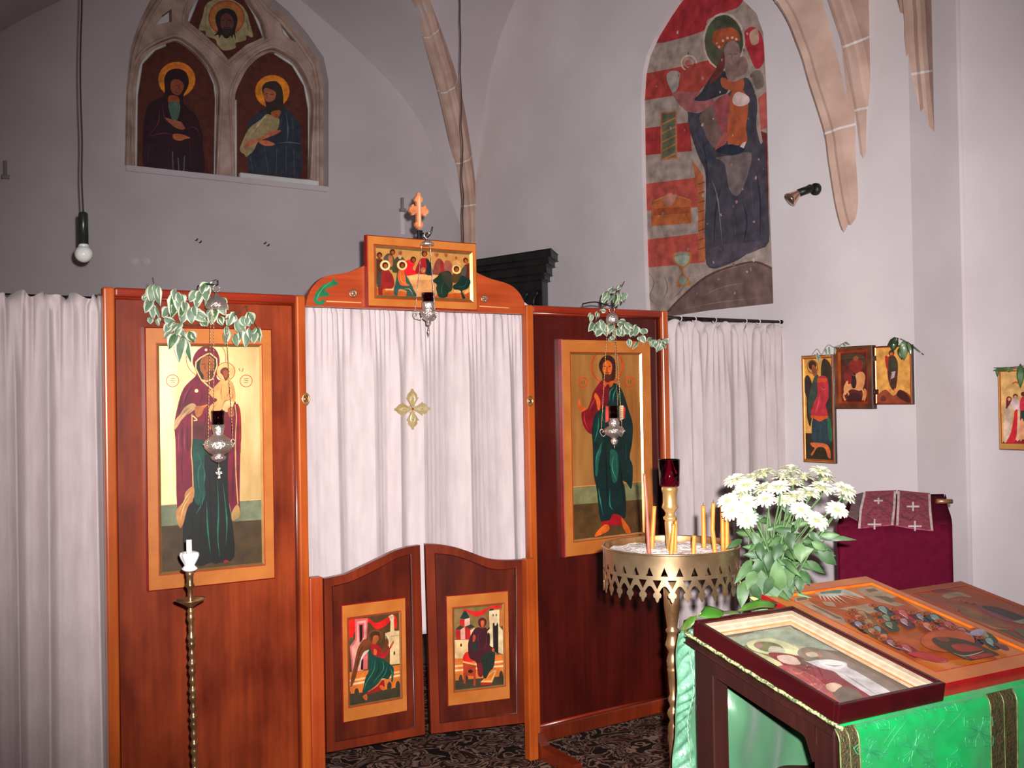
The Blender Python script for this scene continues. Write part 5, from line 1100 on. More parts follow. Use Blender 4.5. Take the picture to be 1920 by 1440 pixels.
# ================================================================== foliage tool, garlands
VG = mat('leaf_variegated_green', (118, 138, 112), (92, 114, 88), scale=18, rough=.55)
VGD = mat('leaf_dark_green', (72, 108, 60), (52, 84, 44), scale=18, rough=.5)
VC = mat('leaf_cream_edge', (216, 216, 196), (190, 196, 172), scale=24, rough=.6)
TWIG = mat('twig', (96, 66, 50), (70, 46, 36), scale=20, rough=.7)
IVY = mat('ivy_green', (48, 72, 40), (30, 48, 28), scale=20, rough=.4, coat=.3)
IVYL = mat('ivy_light', (104, 128, 84), (78, 102, 64), scale=14, rough=.4, coat=.3)
def leaf(mb, base, tip, w, mc, me=None, nrm=None, fold=.25, droop=.0, seg=5, shape=.42, twist=0):
    base, tip = Vector(base), Vector(tip); ax = tip-base; Ln = ax.length; ax.normalize()
    nrm = Vector(nrm) if nrm is not None else (CAM-base).normalized()
    side = ax.cross(nrm)
    if side.length < 1e-4: side = ax.orthogonal()
    side.normalize(); nr_ = side.cross(ax).normalized()
    if twist: side = Matrix.Rotation(twist, 3, ax) @ side; nr_ = Matrix.Rotation(twist, 3, ax) @ nr_
    cols = (-1, -.6, 0, .6, 1); rows = []
    for k in range(seg+1):
        t = k/seg
        ww = w/2*max(.02, (math.sin(PI*t**(.75 if shape < .5 else 1.0))**.8)) if 0 < t < 1 else w*.02
        c = base+ax*(Ln*t)+nr_*(Ln*.10*math.sin(PI*t))-Vector((0, 0, 1))*(droop*Ln*t*t)
        rows.append(mb.vs([c+side*(ww*q)-nr_*(abs(q)*ww*fold)+nr_*(.12*w*random.uniform(-1, 1) if abs(q) == 1 else 0) for q in cols]))
    for k in range(seg):
        for j in range(4):
            mb.face([rows[k][j], rows[k][j+1], rows[k+1][j+1], rows[k+1][j]], (me or mc) if j in (0, 3) else mc, True)
def sprig(name, label, cr, leaves, stems, Y, cat='garland', mc=VG, me=VC, jit=.035, stemr=.0022, dk=.25, group=None):
    rnd = random.Random(len(leaves)*7+3)
    r = thing(name, label, cat, aY(*cr(stems[0][len(stems[0])//2])[0], Y))
    m = MB()
    for st in stems: m.tube(cr_open([aY(*cr(p)[0], Y+rnd.uniform(-.01, .005)) for p in st], 4), stemr, TWIG, seg=6)
    m.build('stem', r)
    m = MB()
    for bx_, by_, tx, ty, w in leaves:
        (x0, y0), (x1, y1) = cr((bx_, by_), (tx, ty)); yb = Y-rnd.uniform(0, jit)
        b, t = aY(x0, y0, yb), aY(x1, y1, yb-rnd.uniform(-.012, .03))
        s_ = (b-CAM).length/F_*(math.hypot(cr((w, 0))[0][0]-cr((0, 0))[0][0], 0))*1.3
        leaf(m, b, t, s_, VGD if rnd.random() < dk else mc, me, fold=rnd.uniform(-.1, .5), twist=rnd.uniform(-.5, .5))
        o_ = RT*rnd.uniform(-.018, .018)+UP*rnd.uniform(-.012, .012)-Vector((0, .006, 0)); q_ = rnd.uniform(.5, .8)
        leaf(m, b+o_, b+o_+(t-b)*q_+RT*rnd.uniform(-.012, .012), s_*q_, mc, me, fold=rnd.uniform(.1, .7), twist=rnd.uniform(-1.1, 1.1))
    m.build('foliage', r, solid=.0006)
    return r
gl_ = [(330, 160, 320, 430, 130), (390, 170, 430, 460, 100), (320, 390, 230, 560, 90), (330, 430, 340, 640, 80), (240, 330, 190, 380, 60), (300, 600, 300, 700, 70), (370, 640, 420, 730, 50), (300, 250, 250, 400, 90),
       (640, 270, 580, 620, 170), (680, 280, 700, 570, 120), (730, 290, 745, 440, 90), (560, 480, 460, 610, 110), (480, 640, 640, 670, 80), (640, 680, 480, 900, 90), (560, 700, 490, 820, 90), (690, 700, 650, 870, 90), (640, 830, 555, 1040, 120), (740, 860, 695, 1210, 130),
       (780, 900, 850, 1220, 80), (820, 800, 890, 950, 120), (700, 760, 760, 880, 80), (930, 250, 825, 410, 100), (960, 270, 920, 490, 100), (1090, 150, 950, 260, 100), (1060, 200, 1060, 400, 120), (1020, 180, 1000, 300, 80), (800, 430, 720, 700, 130), (840, 480, 860, 700, 120),
       (900, 500, 985, 620, 100), (870, 560, 1060, 670, 90), (760, 420, 700, 620, 90), (1150, 430, 1120, 720, 130), (1180, 420, 1170, 640, 90), (1220, 430, 1320, 590, 90), (1100, 330, 1080, 480, 70), (1280, 340, 1330, 450, 60), (1240, 600, 1270, 720, 90), (1030, 640, 1060, 740, 70),
       (1400, 560, 1350, 730, 110), (1440, 570, 1410, 690, 80), (1470, 640, 1530, 860, 120), (1340, 760, 1315, 980, 90), (1440, 830, 1480, 1010, 100), (1540, 600, 1590, 740, 100), (1620, 540, 1680, 710, 120), (1620, 640, 1640, 740, 70), (1620, 780, 1585, 1020, 110), (1720, 790, 1690, 970, 90), (1750, 740, 1780, 960, 70)]
sprig('leafy_garland', 'wilting variegated branch draped over the left screen panel', crop(240, 510, 7.2), gl_,
      [[(330, 75), (345, 150), (380, 420), (420, 640), (700, 700), (900, 720), (1080, 660), (1150, 420), (1100, 180), (1190, 100)], [(700, 700), (740, 860), (780, 900)], [(1080, 660), (1300, 640), (1480, 560), (1590, 460), (1620, 540), (1740, 740)]], Y0-.035)
g2_ = [(540, 190, 450, 220, 70), (580, 200, 490, 270, 60), (430, 240, 350, 370, 70), (440, 270, 350, 470, 60), (400, 310, 335, 430, 50), (520, 300, 440, 440, 50), (600, 300, 545, 490, 60), (620, 260, 640, 480, 50), (680, 260, 700, 430, 80), (700, 260, 765, 370, 50), (600, 430, 560, 500, 50), (660, 130, 600, 220, 60),
       (330, 560, 420, 580, 60), (190, 620, 150, 760, 60), (260, 570, 250, 700, 40), (220, 760, 120, 910, 110), (230, 820, 220, 930, 60), (290, 740, 320, 990, 150), (360, 740, 370, 920, 100), (390, 780, 435, 1000, 100), (330, 880, 250, 1000, 120), (440, 740, 515, 790, 60), (490, 800, 430, 900, 60), (520, 800, 470, 960, 60), (540, 840, 580, 1000, 70),
       (600, 750, 755, 760, 120), (620, 840, 640, 1000, 120), (700, 840, 680, 1000, 130), (740, 760, 820, 900, 80), (760, 860, 780, 970, 100), (920, 810, 900, 1000, 130), (850, 880, 830, 1000, 90), (1030, 860, 1050, 970, 90), (1010, 980, 1085, 1110, 90), (800, 1040, 820, 1190, 80), (960, 1080, 860, 1220, 50), (480, 1010, 480, 1090, 50), (520, 980, 540, 1060, 80),
       (1190, 1020, 1100, 1080, 60), (1200, 1040, 1190, 1180, 100), (1260, 1050, 1250, 1200, 100), (1320, 1040, 1270, 1270, 80), (1370, 1050, 1320, 1240, 90), (1400, 1040, 1445, 1130, 120), (1380, 1130, 1410, 1210, 70)]
sprig('leafy_garland', 'small-leaved variegated twig draped over the right screen panel', crop(1090, 520, 9), g2_,
      [[(725, 70), (640, 230), (480, 380), (350, 500), (250, 640), (250, 900), (400, 960), (700, 980), (980, 980), (1150, 1060), (1400, 1040)], [(350, 560), (240, 740)], [(640, 230), (620, 480)]], Y0-.03, dk=.1)
# ivy and dry sprigs on the wall icons
r = thing('ivy_sprig', 'dark heart-shaped leaves hung over the corner of the small gold wall icon', 'leaves', aX(1690, 660, XR-.04))
m = MB(); tt = lambda x, y, d: aX(*t1((x, y))[0], XR-d)
m.tube(cr_open([tt(1140, 30, .045), tt(1200, 60, .05), tt(1280, 110, .05), tt(1395, 205, .02)], 4), .0025, IVY, seg=6); m.build('stem', r)
m = MB(); leaf(m, tt(1080, 10, .045), tt(1060, 170, .05), .045, IVY, IVY, fold=.2); leaf(m, tt(1120, 20, .05), tt(1000, 110, .055), .034, IVY, IVY, fold=.2); leaf(m, tt(1180, 40, .06), tt(1180, 265, .05), .044, IVYL, IVYL, fold=.15); leaf(m, tt(1220, 60, .055), tt(1270, 220, .05), .026, IVYL, IVY, fold=.3); leaf(m, tt(1130, 120, .05), tt(1160, 260, .045), .03, IVY, IVY); leaf(m, tt(1270, 110, .045), tt(1390, 200, .03), .008, IVYL, IVY)
m.build('foliage', r, solid=.0008)
r = thing('dry_sprig', 'dry curled sprig lying on top of the angel wall icon', 'leaves', aX(1545, 668, XR-.03))
m = MB(); m.tube(cr_open([tt(190, 200, .03), tt(240, 140, .03), tt(290, 200, .03), tt(330, 130, .028), tt(370, 95, .028), tt(420, 120, .028), tt(480, 100, .045), tt(550, 65, .045)], 4), .0018, mat('dry_stem', (150, 130, 110), rough=.8), seg=6); m.build('stem', r)
m = MB()
for b_, t_, w_ in (((240, 180), (270, 300), .018), ((210, 200), (300, 250), .012), ((330, 130), (350, 220), .014), ((370, 110), (380, 230), .014), ((430, 120), (440, 200), .012), ((500, 90), (480, 130), .012), ((540, 70), (600, 95), .016), ((520, 80), (560, 120), .012)): leaf(m, tt(*b_, .034 if b_[0] < 450 else .048), tt(*t_, .036 if b_[0] < 450 else .05), w_, VG, VC)
m.build('foliage', r, solid=.0006)
r = thing('ivy_sprig', 'green leaves laid over the top of the nave wall icon at the right edge', 'leaves', aX(1890, 690, XN-.03))
tn = lambda x, y, d=.028: aX(*z1_((x, y))[0], XN-d)
m = MB(); LG_ = mat('leaf_mid_green', (82, 116, 58), (60, 92, 44), scale=16, rough=.5)
leaf(m, tn(460, 300), tn(250, 330), .020, LG_, LG_, fold=.1); leaf(m, tn(300, 290), tn(300, 400), .017, LG_, LG_); leaf(m, tn(560, 250), tn(560, 530), .036, LG_, LG_, fold=.1); leaf(m, tn(620, 260), tn(700, 440), .036, LG_, LG_); leaf(m, tn(480, 300), tn(420, 350), .014, LG_, LG_)
m.build('foliage', r, solid=.0008); m = MB(); m.tube([tn(260, 300, .024), tn(470, 292, .024), tn(720, 262, .024)], .002, TWIG, seg=6); m.build('stem', r)
# ================================================================== hanging oil lamps
RUBY = glass('ruby_glass', (120, 10, 62))
def lamp(px, cap_y, cap, ring_y, gy0, gy1, gw, prof, arm, pend, label, Yl, style):
    P0 = aY(px, gy1, Yl); s_ = (P0-CAM).dot(fwd)/F_
    Z = lambda y: aY(px, y, Yl).z
    r = thing('oil_lamp', label, 'oil lamp', (P0.x, Yl, Z(pend)))
    c = Vector((P0.x, Yl, 0))
    m = MB(); m.lathe([(w*s_, Z(y)) for w, y in prof], c, SILV, seg=28); b = m.build('bowl', r, recalc=True)
    b['label'] = 'silver bowl'
    m = MB()   # engraved beads round the belly
    wmax, ymax = max(prof)
    for k in range(16):
        q = 2*PI*k/16; m.sphere(c+Vector((wmax*s_*math.cos(q), wmax*s_*math.sin(q), Z(ymax))), .0035, SILV, seg=8)
    m.build('bead_band', b)
    m = MB(); t_ = .0022
    m.lathe([(0, Z(gy1)), (gw*.9*s_, Z(gy1)), (gw*s_, Z(gy0)), (gw*s_-t_, Z(gy0)), (gw*.9*s_-t_, Z(gy1)+t_), (0, Z(gy1)+t_)], c, RUBY, seg=28, capb=False, capt=False)
    m.build('glass_cup', r, recalc=True)['label'] = 'dark red glass cup'
    m = MB(); m.lathe([(w*s_, Z(y)) for w, y in cap], c, SILV, seg=24); m.build('canopy', r, recalc=True)
    m = MB(); rr = 6.2*s_; zc = Z(ring_y)
    m.tube([c+Vector((rr*math.cos(q*PI/10), 0, zc+rr*math.sin(q*PI/10))) for q in range(20)], .0022, SILV, seg=8, closed=True); m.build('ring', r)
    aw, ay = arm
    for k in range(3):
        q = 2*PI*k/3+(PI/2 if style == 1 else .5)
        dx, dy = math.cos(q), math.sin(q)
        top_ = c+Vector((dx*cap[0][0]*.8*s_, dy*cap[0][0]*.8*s_, Z(cap[0][1])))
        end = c+Vector((dx*aw*s_, dy*aw*s_, Z(ay)))
        n_ = 40; m = MB()     # chain drawn as alternating small links
        for i in range(n_):
            a_, b_ = top_.lerp(end, i/n_), top_.lerp(end, (i+1.15)/n_); m.tube([a_, (a_+b_)/2, b_], [.0007, .00135, .0007], BRASSD if style != 2 else SILV, seg=5, cap=False)
        m.build('chain', r)
        m = MB(); w0 = prof[len(prof)//2][0]
        sc = [(w0*.8, ay+9), (w0*1.05, ay+12), (aw*1.0, ay+9), (aw*1.12, ay+3), (aw, ay-2), (aw*.86, ay+1), (aw*.9, ay+5)]
        m.tube(cr_open([c+Vector((dx*w*s_, dy*w*s_, Z(y))) for w, y in sc], 5), .0019, SILV, seg=7); m.build('scroll_arm', r)
    m = MB(); yb = prof[0][1]
    m.tube([c+Vector((0, 0, Z(yb))), c+Vector((0, 0, Z(pend-18)))], .0010, SILV, seg=6)
    z0 = Z(pend); u = 20*s_
    if style == 1:
        m.prism([c+Vector((x*u, -.002, z0+y*u)) for x, y in ((-.12, 0), (.12, 0), (.10, .4), (.30, .38), (.30, .62), (.1, .6), (.12, 1), (-.12, 1), (-.1, .6), (-.30, .62), (-.30, .38), (-.10, .4))], (0, .004, 0), SILV)
    else:
        m.lathe([(.001, z0), (.002, z0+.15*u), (.004, z0+.35*u), (.0055, z0+.5*u), (.003, z0+.62*u), (.0015, z0+.9*u)], c, SILV, seg=12)
    m.build('pendant', r)
    return r, c, Z(ring_y)+rr, s_
YLM = Y0-.17
lA = lamp(409, 0, [(20, 578), (20, 574), (17, 565), (10, 557), (3, 553), (2, 546)], 541, 770, 797, 12.2,
          [(2, 868), (6, 866), (12, 862), (14, 857), (9, 853), (18, 849), (25, 841), (27, 833), (24, 825), (14, 818), (9, 814), (11, 806), (12, 796)], (27, 826), 897,
          'silver hanging lamp with red glass and small cross, before the left icon', YLM, 1)
lB = lamp(1151, 0, [(11, 606), (12, 600), (11, 593), (6, 588), (2, 586)], 581, 761, 786, 9.2,
          [(2, 836), (5, 832), (7, 826), (4, 822), (9, 819), (17, 814), (20, 808), (17, 802), (9, 798), (11, 793), (8, 789), (9, 784)], (24, 806), 842,
          'silver hanging lamp with red glass, before the right icon', YLM, 0)
lC = lamp(803, 0, [(13, 460), (12, 456), (6, 452), (2, 449)], 441, 549, 568, 12.0,
          [(2, 611), (4.5, 608), (4.5, 602), (9, 599), (14, 592), (15, 586), (11.5, 580), (12.5, 572), (12.2, 566)], (25, 586), 631,
          'silver hanging lamp with scroll arms, before the supper icon', YLM+.01, 2)
for (rt, c, zt, s_), px in ((lA, 'left'), (lB, 'right')):
    r = thing('iron_hook', 'black iron hook over the top of the %s screen panel, holding a lamp' % px, 'hook', (c.x, Y0+.03, ZT))
    m = MB(); m.tube(cr_open([(c.x, Y0+.052, ZT-.06), (c.x, Y0+.052, ZT+.012), (c.x, Y0+.03, ZT+.022), (c.x, Y0-.06, max(ZT+.02, zt+.006)), (c.x, YLM-.006, zt-.001), (c.x, YLM-.016, zt+.016)], 5), .0032, BLK, seg=8); m.build('hook', r)
# ================================================================== pendant bulbs, wall lamp, small wall things
CORD = mat('twisted_cord', (62, 48, 40), (44, 34, 28), scale=60, rough=.7)
BULB = mat('opal_bulb', (236, 232, 226), rough=.12, coat=.6)
HOLD = mat('bakelite_green', (44, 52, 42), (34, 40, 34), scale=10, rough=.3)
def pendant(px, py, depth, top_px, name_label, kinks, seed):
    b = aD(px, py, depth); s_ = depth/F_
    r = thing('pendant_lamp', name_label, 'lamp', b)
    m = MB(); m.sphere(b, 16.5*s_, BULB, seg=20); m.lathe([(11*s_, b.z+11*s_), (8*s_, b.z+18*s_), (7*s_, b.z+22*s_)], (b.x, b.y, 0), BULB, seg=18); m.build('bulb', r)['label'] = 'round white bulb'
    m = MB(); m.lathe([(8.6*s_, b.z+18*s_), (8.6*s_, b.z+74*s_), (7.4*s_, b.z+77*s_), (3*s_, b.z+79*s_)], (b.x, b.y, 0), HOLD, seg=18); m.build('lamp_holder', r, recalc=True)['label'] = 'dark tubular holder'
    rnd = random.Random(seed); top_z = 4.95; P = []
    for k in range(kinks+1):
        t = k/kinks; P.append((b.x+rnd.uniform(-.006, .006)*(1 if 0 < k else 0), b.y, b.z+77*s_+(top_z-b.z-77*s_)*t))
    m = MB(); m.tube(cr_open(P, 4), .0038, CORD, seg=7); m.build('cord', r)
pendant(157, 476, 4.5, (168, 0), 'bare round bulb on a long twisted cord, hanging at the left', 16, 4)
pendant(871, 545, 6.3, (866, 0), 'long twisted cord hanging down behind the supper icon', 22, 9)
# wall spotlight
wb_ = aX(1531, 355, XR); r = thing('wall_lamp', 'black swivel wall lamp with clear reflector bulb beside the mural', 'wall lamp', wb_)
m = MB(); Tm = Matrix.Rotation(-PI/2, 4, 'Y'); m.lathe([(.034, 0), (.034, .016), (.026, .026), (.006, .03)], wb_, BLK, seg=22, T=Tm); m.build('wall_plate', r, recalc=True)
p1_ = aX(1519, 354, XR-.055); p2_ = aX(1497, 362, XR-.12); p3_ = aX(1481, 375, XR-.16)
m = MB(); m.tube([wb_+Vector((-.02, 0, 0)), wb_+Vector((-.055, 0, 0))], .012, BLK, seg=12); m.sphere(wb_+Vector((-.055, .0, 0)), .022, BLK); m.tube([wb_+Vector((-.055, 0, 0)), p1_, p2_], [.016, .022, .021], BLK, seg=14); m.build('swivel_arm', r)
d_ = (p3_-p2_).normalized(); m = MB(); Tq = d_.to_track_quat('Z', 'Y').to_matrix().to_4x4()
m.lathe([(.016, -.01), (.018, .0), (.026, .02), (.037, .048), (.041, .06), (.036, .066), (.0, .068)], p2_, mat('reflector_bulb', (224, 190, 176), (196, 156, 140), scale=20, rough=.18, metal=.9), seg=22, T=Tq); m.build('reflector_bulb', r)['label'] = 'clear silvery reflector bulb'
# two plugged holes, pairs of nails, small wall crosses
PLG = mat('plug_plaster', (206, 196, 196), (186, 174, 176), scale=14, rough=.9)
for px, nm in ((251, 'left'), (274, 'right')):
    c = aY(px, 491, YB); m = MB(); m.lathe([(.034, 0), (.034, .002), (.031, .003), (.029, .0012), (.001, .0012)], (0, 0, 0), PLG, seg=24, T=Matrix.Rotation(PI/2, 4, 'X')); m.v = [p+c for p in m.v]
    single(m, 'wall_plug', 'plastered round plug in the end wall, %s of a pair' % nm, 'plug', group='round plugs in the end wall')
for k, (px, py) in enumerate(((367, 451), (374, 455), (495, 457), (501, 461))):
    c = aY(px, py, YB); m = MB(); m.tube([c+Vector((0, .01, 0)), c+Vector((0, -.03, 0)), c+Vector((.004, -.034, .010))], .005, BLK, seg=7); single(m, 'nail', '%s nail of the pair under the %s light of the gothic window' % ('left' if k % 2 == 0 else 'right', 'left' if k < 2 else 'right'), 'nail', group='nails in the end wall')
PGR = mat('bracket_stone', (150, 138, 134), (122, 110, 106), scale=10, rough=.85)
def wcross(px, y0, ym, y1, label):
    c = aY(px, ym, YB); zt = aY(px, y0, YB).z; zb2 = aY(px, y1, YB).z; m = MB()
    m.box((c.x-.010, YB-.022, c.z), (c.x+.012, YB+.01, zt), PGR); m.box((c.x-.022, YB-.035, c.z-.016), (c.x+.024, YB+.01, c.z+.010), PGR); m.box((c.x-.014, YB-.010, zb2), (c.x+.022, YB+.01, c.z), PL); single(m, 'wall_candle_bracket', label, 'bracket', bevel=.003)
wcross(753, 371, 394, 440, 'grey stone candle bracket on the end wall left of the wooden cross')
wcross(9, 302, 332, 338, 'grey stone candle bracket on the end wall at the left edge')
# dark carved cabinet rising behind the screen
CBK = mat('black_carved_wood', (34, 30, 30), (20, 18, 19), scale=9, rough=.45, bump=.4, bscale=14)
A_ = aX(1075, 472, XR-.01); zc_ = A_.z
plan = [(XR-.01, 6.08), (4.28, 5.83), (4.02, 7.05), (XR-.01, 7.15)]
r = thing('carved_cabinet', 'tall black carved cabinet top rising behind the screen against the side wall', 'cabinet', (4.3, 6.5, 0))
def ins(f):
    cx, cy = XR, 6.6
    return [(cx+(x-cx)*f, cy+(y-cy)*f) for x, y in plan]
m = MB()
for f, z0, z1 in ((1.0, zc_-.05, zc_), (.93, zc_-.09, zc_-.05), (.86, zc_-.15, zc_-.09), (.80, zc_-.19, zc_-.15)):
    m.prism([Vector((x, y, z0)) for x, y in ins(f)], (0, 0, z1-z0), CBK)
m.build('cornice', r, bevel=.008)
m = MB(); m.prism([Vector((x, y, 0)) for x, y in ins(.74)], (0, 0, zc_-.19), CBK); bo = m.build('body', r, bevel=.006)
m = MB(); q_ = ins(.74); a_, b_ = Vector((*q_[1], 0)), Vector((*q_[2], 0)); dd = (b_-a_).normalized(); nn = Vector((dd.y, -dd.x, 0)); nn = nn if nn.x < 0 else -nn
rnd = random.Random(2)
for k in range(9):
    base = a_+dd*((b_-a_).length*(k+.5)/9)+nn*.012
    m.tube(cr_open([base+Vector((0, 0, zc_-.8)), base+dd*.05+Vector((0, 0, zc_-.66)), base-dd*.03+nn*.01+Vector((0, 0, zc_-.5)), base+dd*.03+Vector((0, 0, zc_-.36)), base-dd*.02+Vector((0, 0, zc_-.28))], 4), .014, CBK, seg=7)
m.build('carving', r)
# ================================================================== candle stands
def px_lathe(prof, yc, d, s_=None):
    """profile given as (half width px, photo y) at depth d -> (r, z)"""
    return [(w*d/F_, 1.65-(y-yc)/F_*d) for w, y in prof]
# round sand tray on a turned brass column
DT = 2.72
tc = aD(1257.5, 1022, DT); RTY = 127*DT/F_; zr_t = tc.z
hy = 737.0
st = thing('candle_stand', 'brass floor candle stand with round fretwork sand tray', 'candle stand', (tc.x, tc.y, 0))
cS = Vector((tc.x, tc.y, 0))
NP = 30; cell = 2*PI/NP; HS = .118
half = [(.5, -.0768), (.44, -.0772), (.36, -.079), (.28, -.083), (.20, -.088), (.13, -.0925), (.20, -.0935), (.28, -.0985), (.24, -.1055), (.15, -.1062), (.12, -.110), (.06, -.116), (0, -.118)]
wc = RTY*cell
m = MB()
FRET = mat('fretwork_brass', (200, 168, 132), (166, 134, 102), scale=10, rough=.26, metal=.9, rvar=.1)
for k in range(NP):
    right = [(x, y) for x, y in half]; left = [(-x, y) for x, y in half[::-1][1:]]
    right = [(x, y) for x, y in right]
    loop = [(-.5, 0), (-.25, 0), (0, 0), (.25, 0), (.5, 0)]+right[0:]+left
    holes = [[(-.30, -.062), (0, -.062), (.30, -.062), (0, -.0845)], [(.30, -.052), (.70-.02, -.052), (.5, -.034)]]
    # the upright triangle straddles the cell border, so draw it as two notched halves
    loop = [(-.5, 0), (-.25, 0), (0, 0), (.25, 0), (.5, 0), (.5, -.030), (.25, -.0525), (.5, -.0525)]+right+left+[(-.5, -.0525), (-.25, -.0525), (-.5, -.030)]
    holes = holes[:1]
    def W(x, y, r=RTY): return cS+Vector((r*math.cos((k+x)*cell), r*math.sin((k+x)*cell), zr_t+y))
    flat = [[Vector((x*wc, y, 0)) for x, y in l] for l in [loop]+holes]
    allp = [p for l in [loop]+holes for p in l]
    i0 = m.vs([W(x, y) for x, y in allp]); i1 = m.vs([W(x, y, RTY-.0022) for x, y in allp])
    for t in tessellate_polygon(flat):
        a_, b_, c_ = (m.v[i0[j]] for j in t)
        if (b_-a_).cross(c_-a_).dot(a_-cS-Vector((0, 0, a_.z))) < 0: t = t[::-1]
        m.face([i0[j] for j in t], FRET, True); m.face([i1[j] for j in t[::-1]], FRET, True)
    o = 0
    s0 = m.vs([W(x, y) for x, y in allp]); s1 = m.vs([W(x, y, RTY-.0022) for x, y in allp])
    for l in [loop]+holes:
        for j in range(len(l)):
            a_, b_ = o+j, o+(j+1) % len(l)
            if abs(allp[a_][0]) == .5 and allp[a_][0] == allp[b_][0]: continue
            m.face([s0[a_], s0[b_], s1[b_], s1[a_]], FRET)
        o += len(l)
fo = m.build('fretwork_skirt', st); me = fo.data
ln__ = []
for pl_ in me.polygons:
    for li in pl_.loop_indices:
        if pl_.use_smooth:
            v_ = me.vertices[me.loops[li].vertex_index].co; rn = Vector((v_.x, v_.y, 0)).normalized(); ln__.append(rn if pl_.normal.dot(rn) > 0 else -rn)
        else: ln__.append(pl_.normal.copy())
me.normals_split_custom_set(ln__)
m = MB(); m.tube([cS+Vector((RTY*math.cos(q*PI/32), RTY*math.sin(q*PI/32), zr_t)) for q in range(64)], .0028, FRET, seg=8, closed=True); m.build('rim', st)
m = MB(); m.lathe([(RTY-.004, zr_t), (RTY-.006, zr_t-.034), (.0, zr_t-.036)], cS, mat('tray_tarnished', (176, 128, 84), (120, 84, 56), scale=30, rough=.4, metal=.8), seg=64, capb=False, capt=False); m.build('tray_bowl', st)
SAND = mat('pale_sand', (232, 220, 216), (196, 176, 168), scale=40, rough=.95, bump=.6, bscale=160)
zs = zr_t-.012
m = MB(); rnd = random.Random(5)
def sand(u, v):
    q = 2*PI*u; r = (RTY-.008)*v
    return cS+Vector((r*math.cos(q), r*math.sin(q), zs+.005*math.sin(5*q+9*v)*v*(1-v)*3+.003*math.sin(13*q*1.0+20*v)*v-.004*v))
m.grid(sand, 48, 10, SAND); so = m.build('sand', st); so['kind'] = 'stuff'; so['label'] = 'pale sand'
colp = [(15, 1131+2), (13, 1150), (10, 1172), (9.5, 1176), (13, 1180), (12, 1184), (8, 1187), (8, 1193), (10, 1203), (11, 1208), (9, 1214), (6.5, 1221), (8, 1229), (9.5, 1237), (9, 1247), (8, 1250), (9, 1253), (8.5, 1257), (8, 1262), (7.5, 1280), (6, 1300), (8, 1306), (8.5, 1312), (7, 1318), (6, 1323), (8.5, 1329), (10, 1336), (8.5, 1343), (6.5, 1349), (8.5, 1356), (9.5, 1366), (9, 1374), (10.5, 1380), (10, 1386), (9, 1391), (7.5, 1420), (7.5, 1432), (9.5, 1439)]
colp = [(16, 1080)]+colp
pitch_ = colp[-1][1]-1206
ext = [(w, y+pitch_) for w, y in colp if y > 1208]; colp += ext
colp = [p for p in colp]+[(8, 1700), (14, 1712), (20, 1722), (12, 1735), (30, 1790), (70, 1840), (120, 1862), (128, 1880), (128, 1895)]
colp = [((w*1.5-2.2) if 1186 < y < 1690 else w, y) for w, y in colp]
pr = px_lathe(colp, hy, DT); pr = [(r, max(z, .0)) for r, z in pr]
pr = [p for p in pr if p[1] > .062]+[(.10, .055), (.165, .035), (.18, .02), (.18, 0)]
pr.sort(key=lambda q: q[1])
m = MB(); m.lathe(pr, cS, BRASSD, seg=28); m.build('column', st, recalc=True)
upp = [(7, 1046), (8.5, 1030), (9.5, 1000), (10.5, 978), (9, 976), (13, 973), (13, 969), (9, 966), (8.5, 962), (11, 957), (15.5, 951), (14, 946), (13, 941), (13, 925), (15, 919), (15.5, 915), (13.5, 911), (10, 911)]
m = MB(); m.lathe(px_lathe(upp, hy, DT), cS, BRASS, seg=28); m.build('upper_column', st, recalc=True)
zg = px_lathe([(0, 911.5)], hy, DT)[0][1]; zgt = px_lathe([(0, 861)], hy, DT)[0][1]
gv = thing('votive_glass', 'dark red votive glass standing on top of the brass candle stand', 'votive glass', (tc.x, tc.y, zg))
m = MB(); u = DT/F_
m.lathe([(.001, zg), (17*u, zg), (18.5*u, zg+.004), (20.5*u, zgt), (20.5*u-.0025, zgt), (18*u-.0025, zg+.007), (.001, zg+.007)], cS, RUBY, seg=32, capb=True, capt=True); m.build('glass_cup', gv, recalc=True)
WAXR = mat('red_wax', (150, 20, 50), (110, 8, 30), rough=.4)
m = MB(); m.lathe([(.0, zg+.0075), (17.2*u-.003, zg+.0075), (18.2*u-.003, zg+.022), (.0, zg+.022)], cS, WAXR, seg=24, capb=False, capt=False); m.build('wax', gv)
# candles in the sand
WAX = mat('beeswax', (198, 116, 42), (180, 96, 30), scale=16, rough=.45, coat=.1)
WAXP = mat('brown_taper_wax', (150, 84, 66), (120, 60, 48), scale=14, rough=.35, coat=.3)
WICK = mat('wick', (30, 22, 18), rough=.9)
def candle(base, pts, r_px, wax, label, wick=True, group=None, tp=.86):
    zb2 = zs-.006
    b = aZ(base[0], base[1], zs)
    d = (b-CAM).dot(fwd)
    b2 = Vector((b.x, b.y, zb2))
    P = [b2]+[aD(x, y, d) for x, y in pts]
    r = thing('candle', label, 'candle', b2, group)
    n = 10; Q = [b2]
    for a_, c_ in zip(P, P[1:]): Q += [a_.lerp(c_, k/n) for k in range(1, n+1)]
    rr = r_px*d/F_; N_ = len(Q)
    m = MB(); m.tube(Q, [rr*(1-(1-tp)*k/N_) for k in range(N_)], wax, seg=12); m.build('wax_body', r)
    if wick:
        e = (Q[-1]-Q[-2]).normalized(); m = MB(); m.tube([Q[-1]-e*.002, Q[-1]+e*.004, Q[-1]+e*.008+Vector((.001, 0, 0))], .0007, WICK, seg=5); m.build('wick', r)
CG = 'beeswax candles in the sand tray'
candle((1217.5, 1039), [(1213, 960), (1208, 888)], 4.0, WAXP, 'tall thin reddish-brown taper candle leaning at the left of the sand tray', tp=.72)
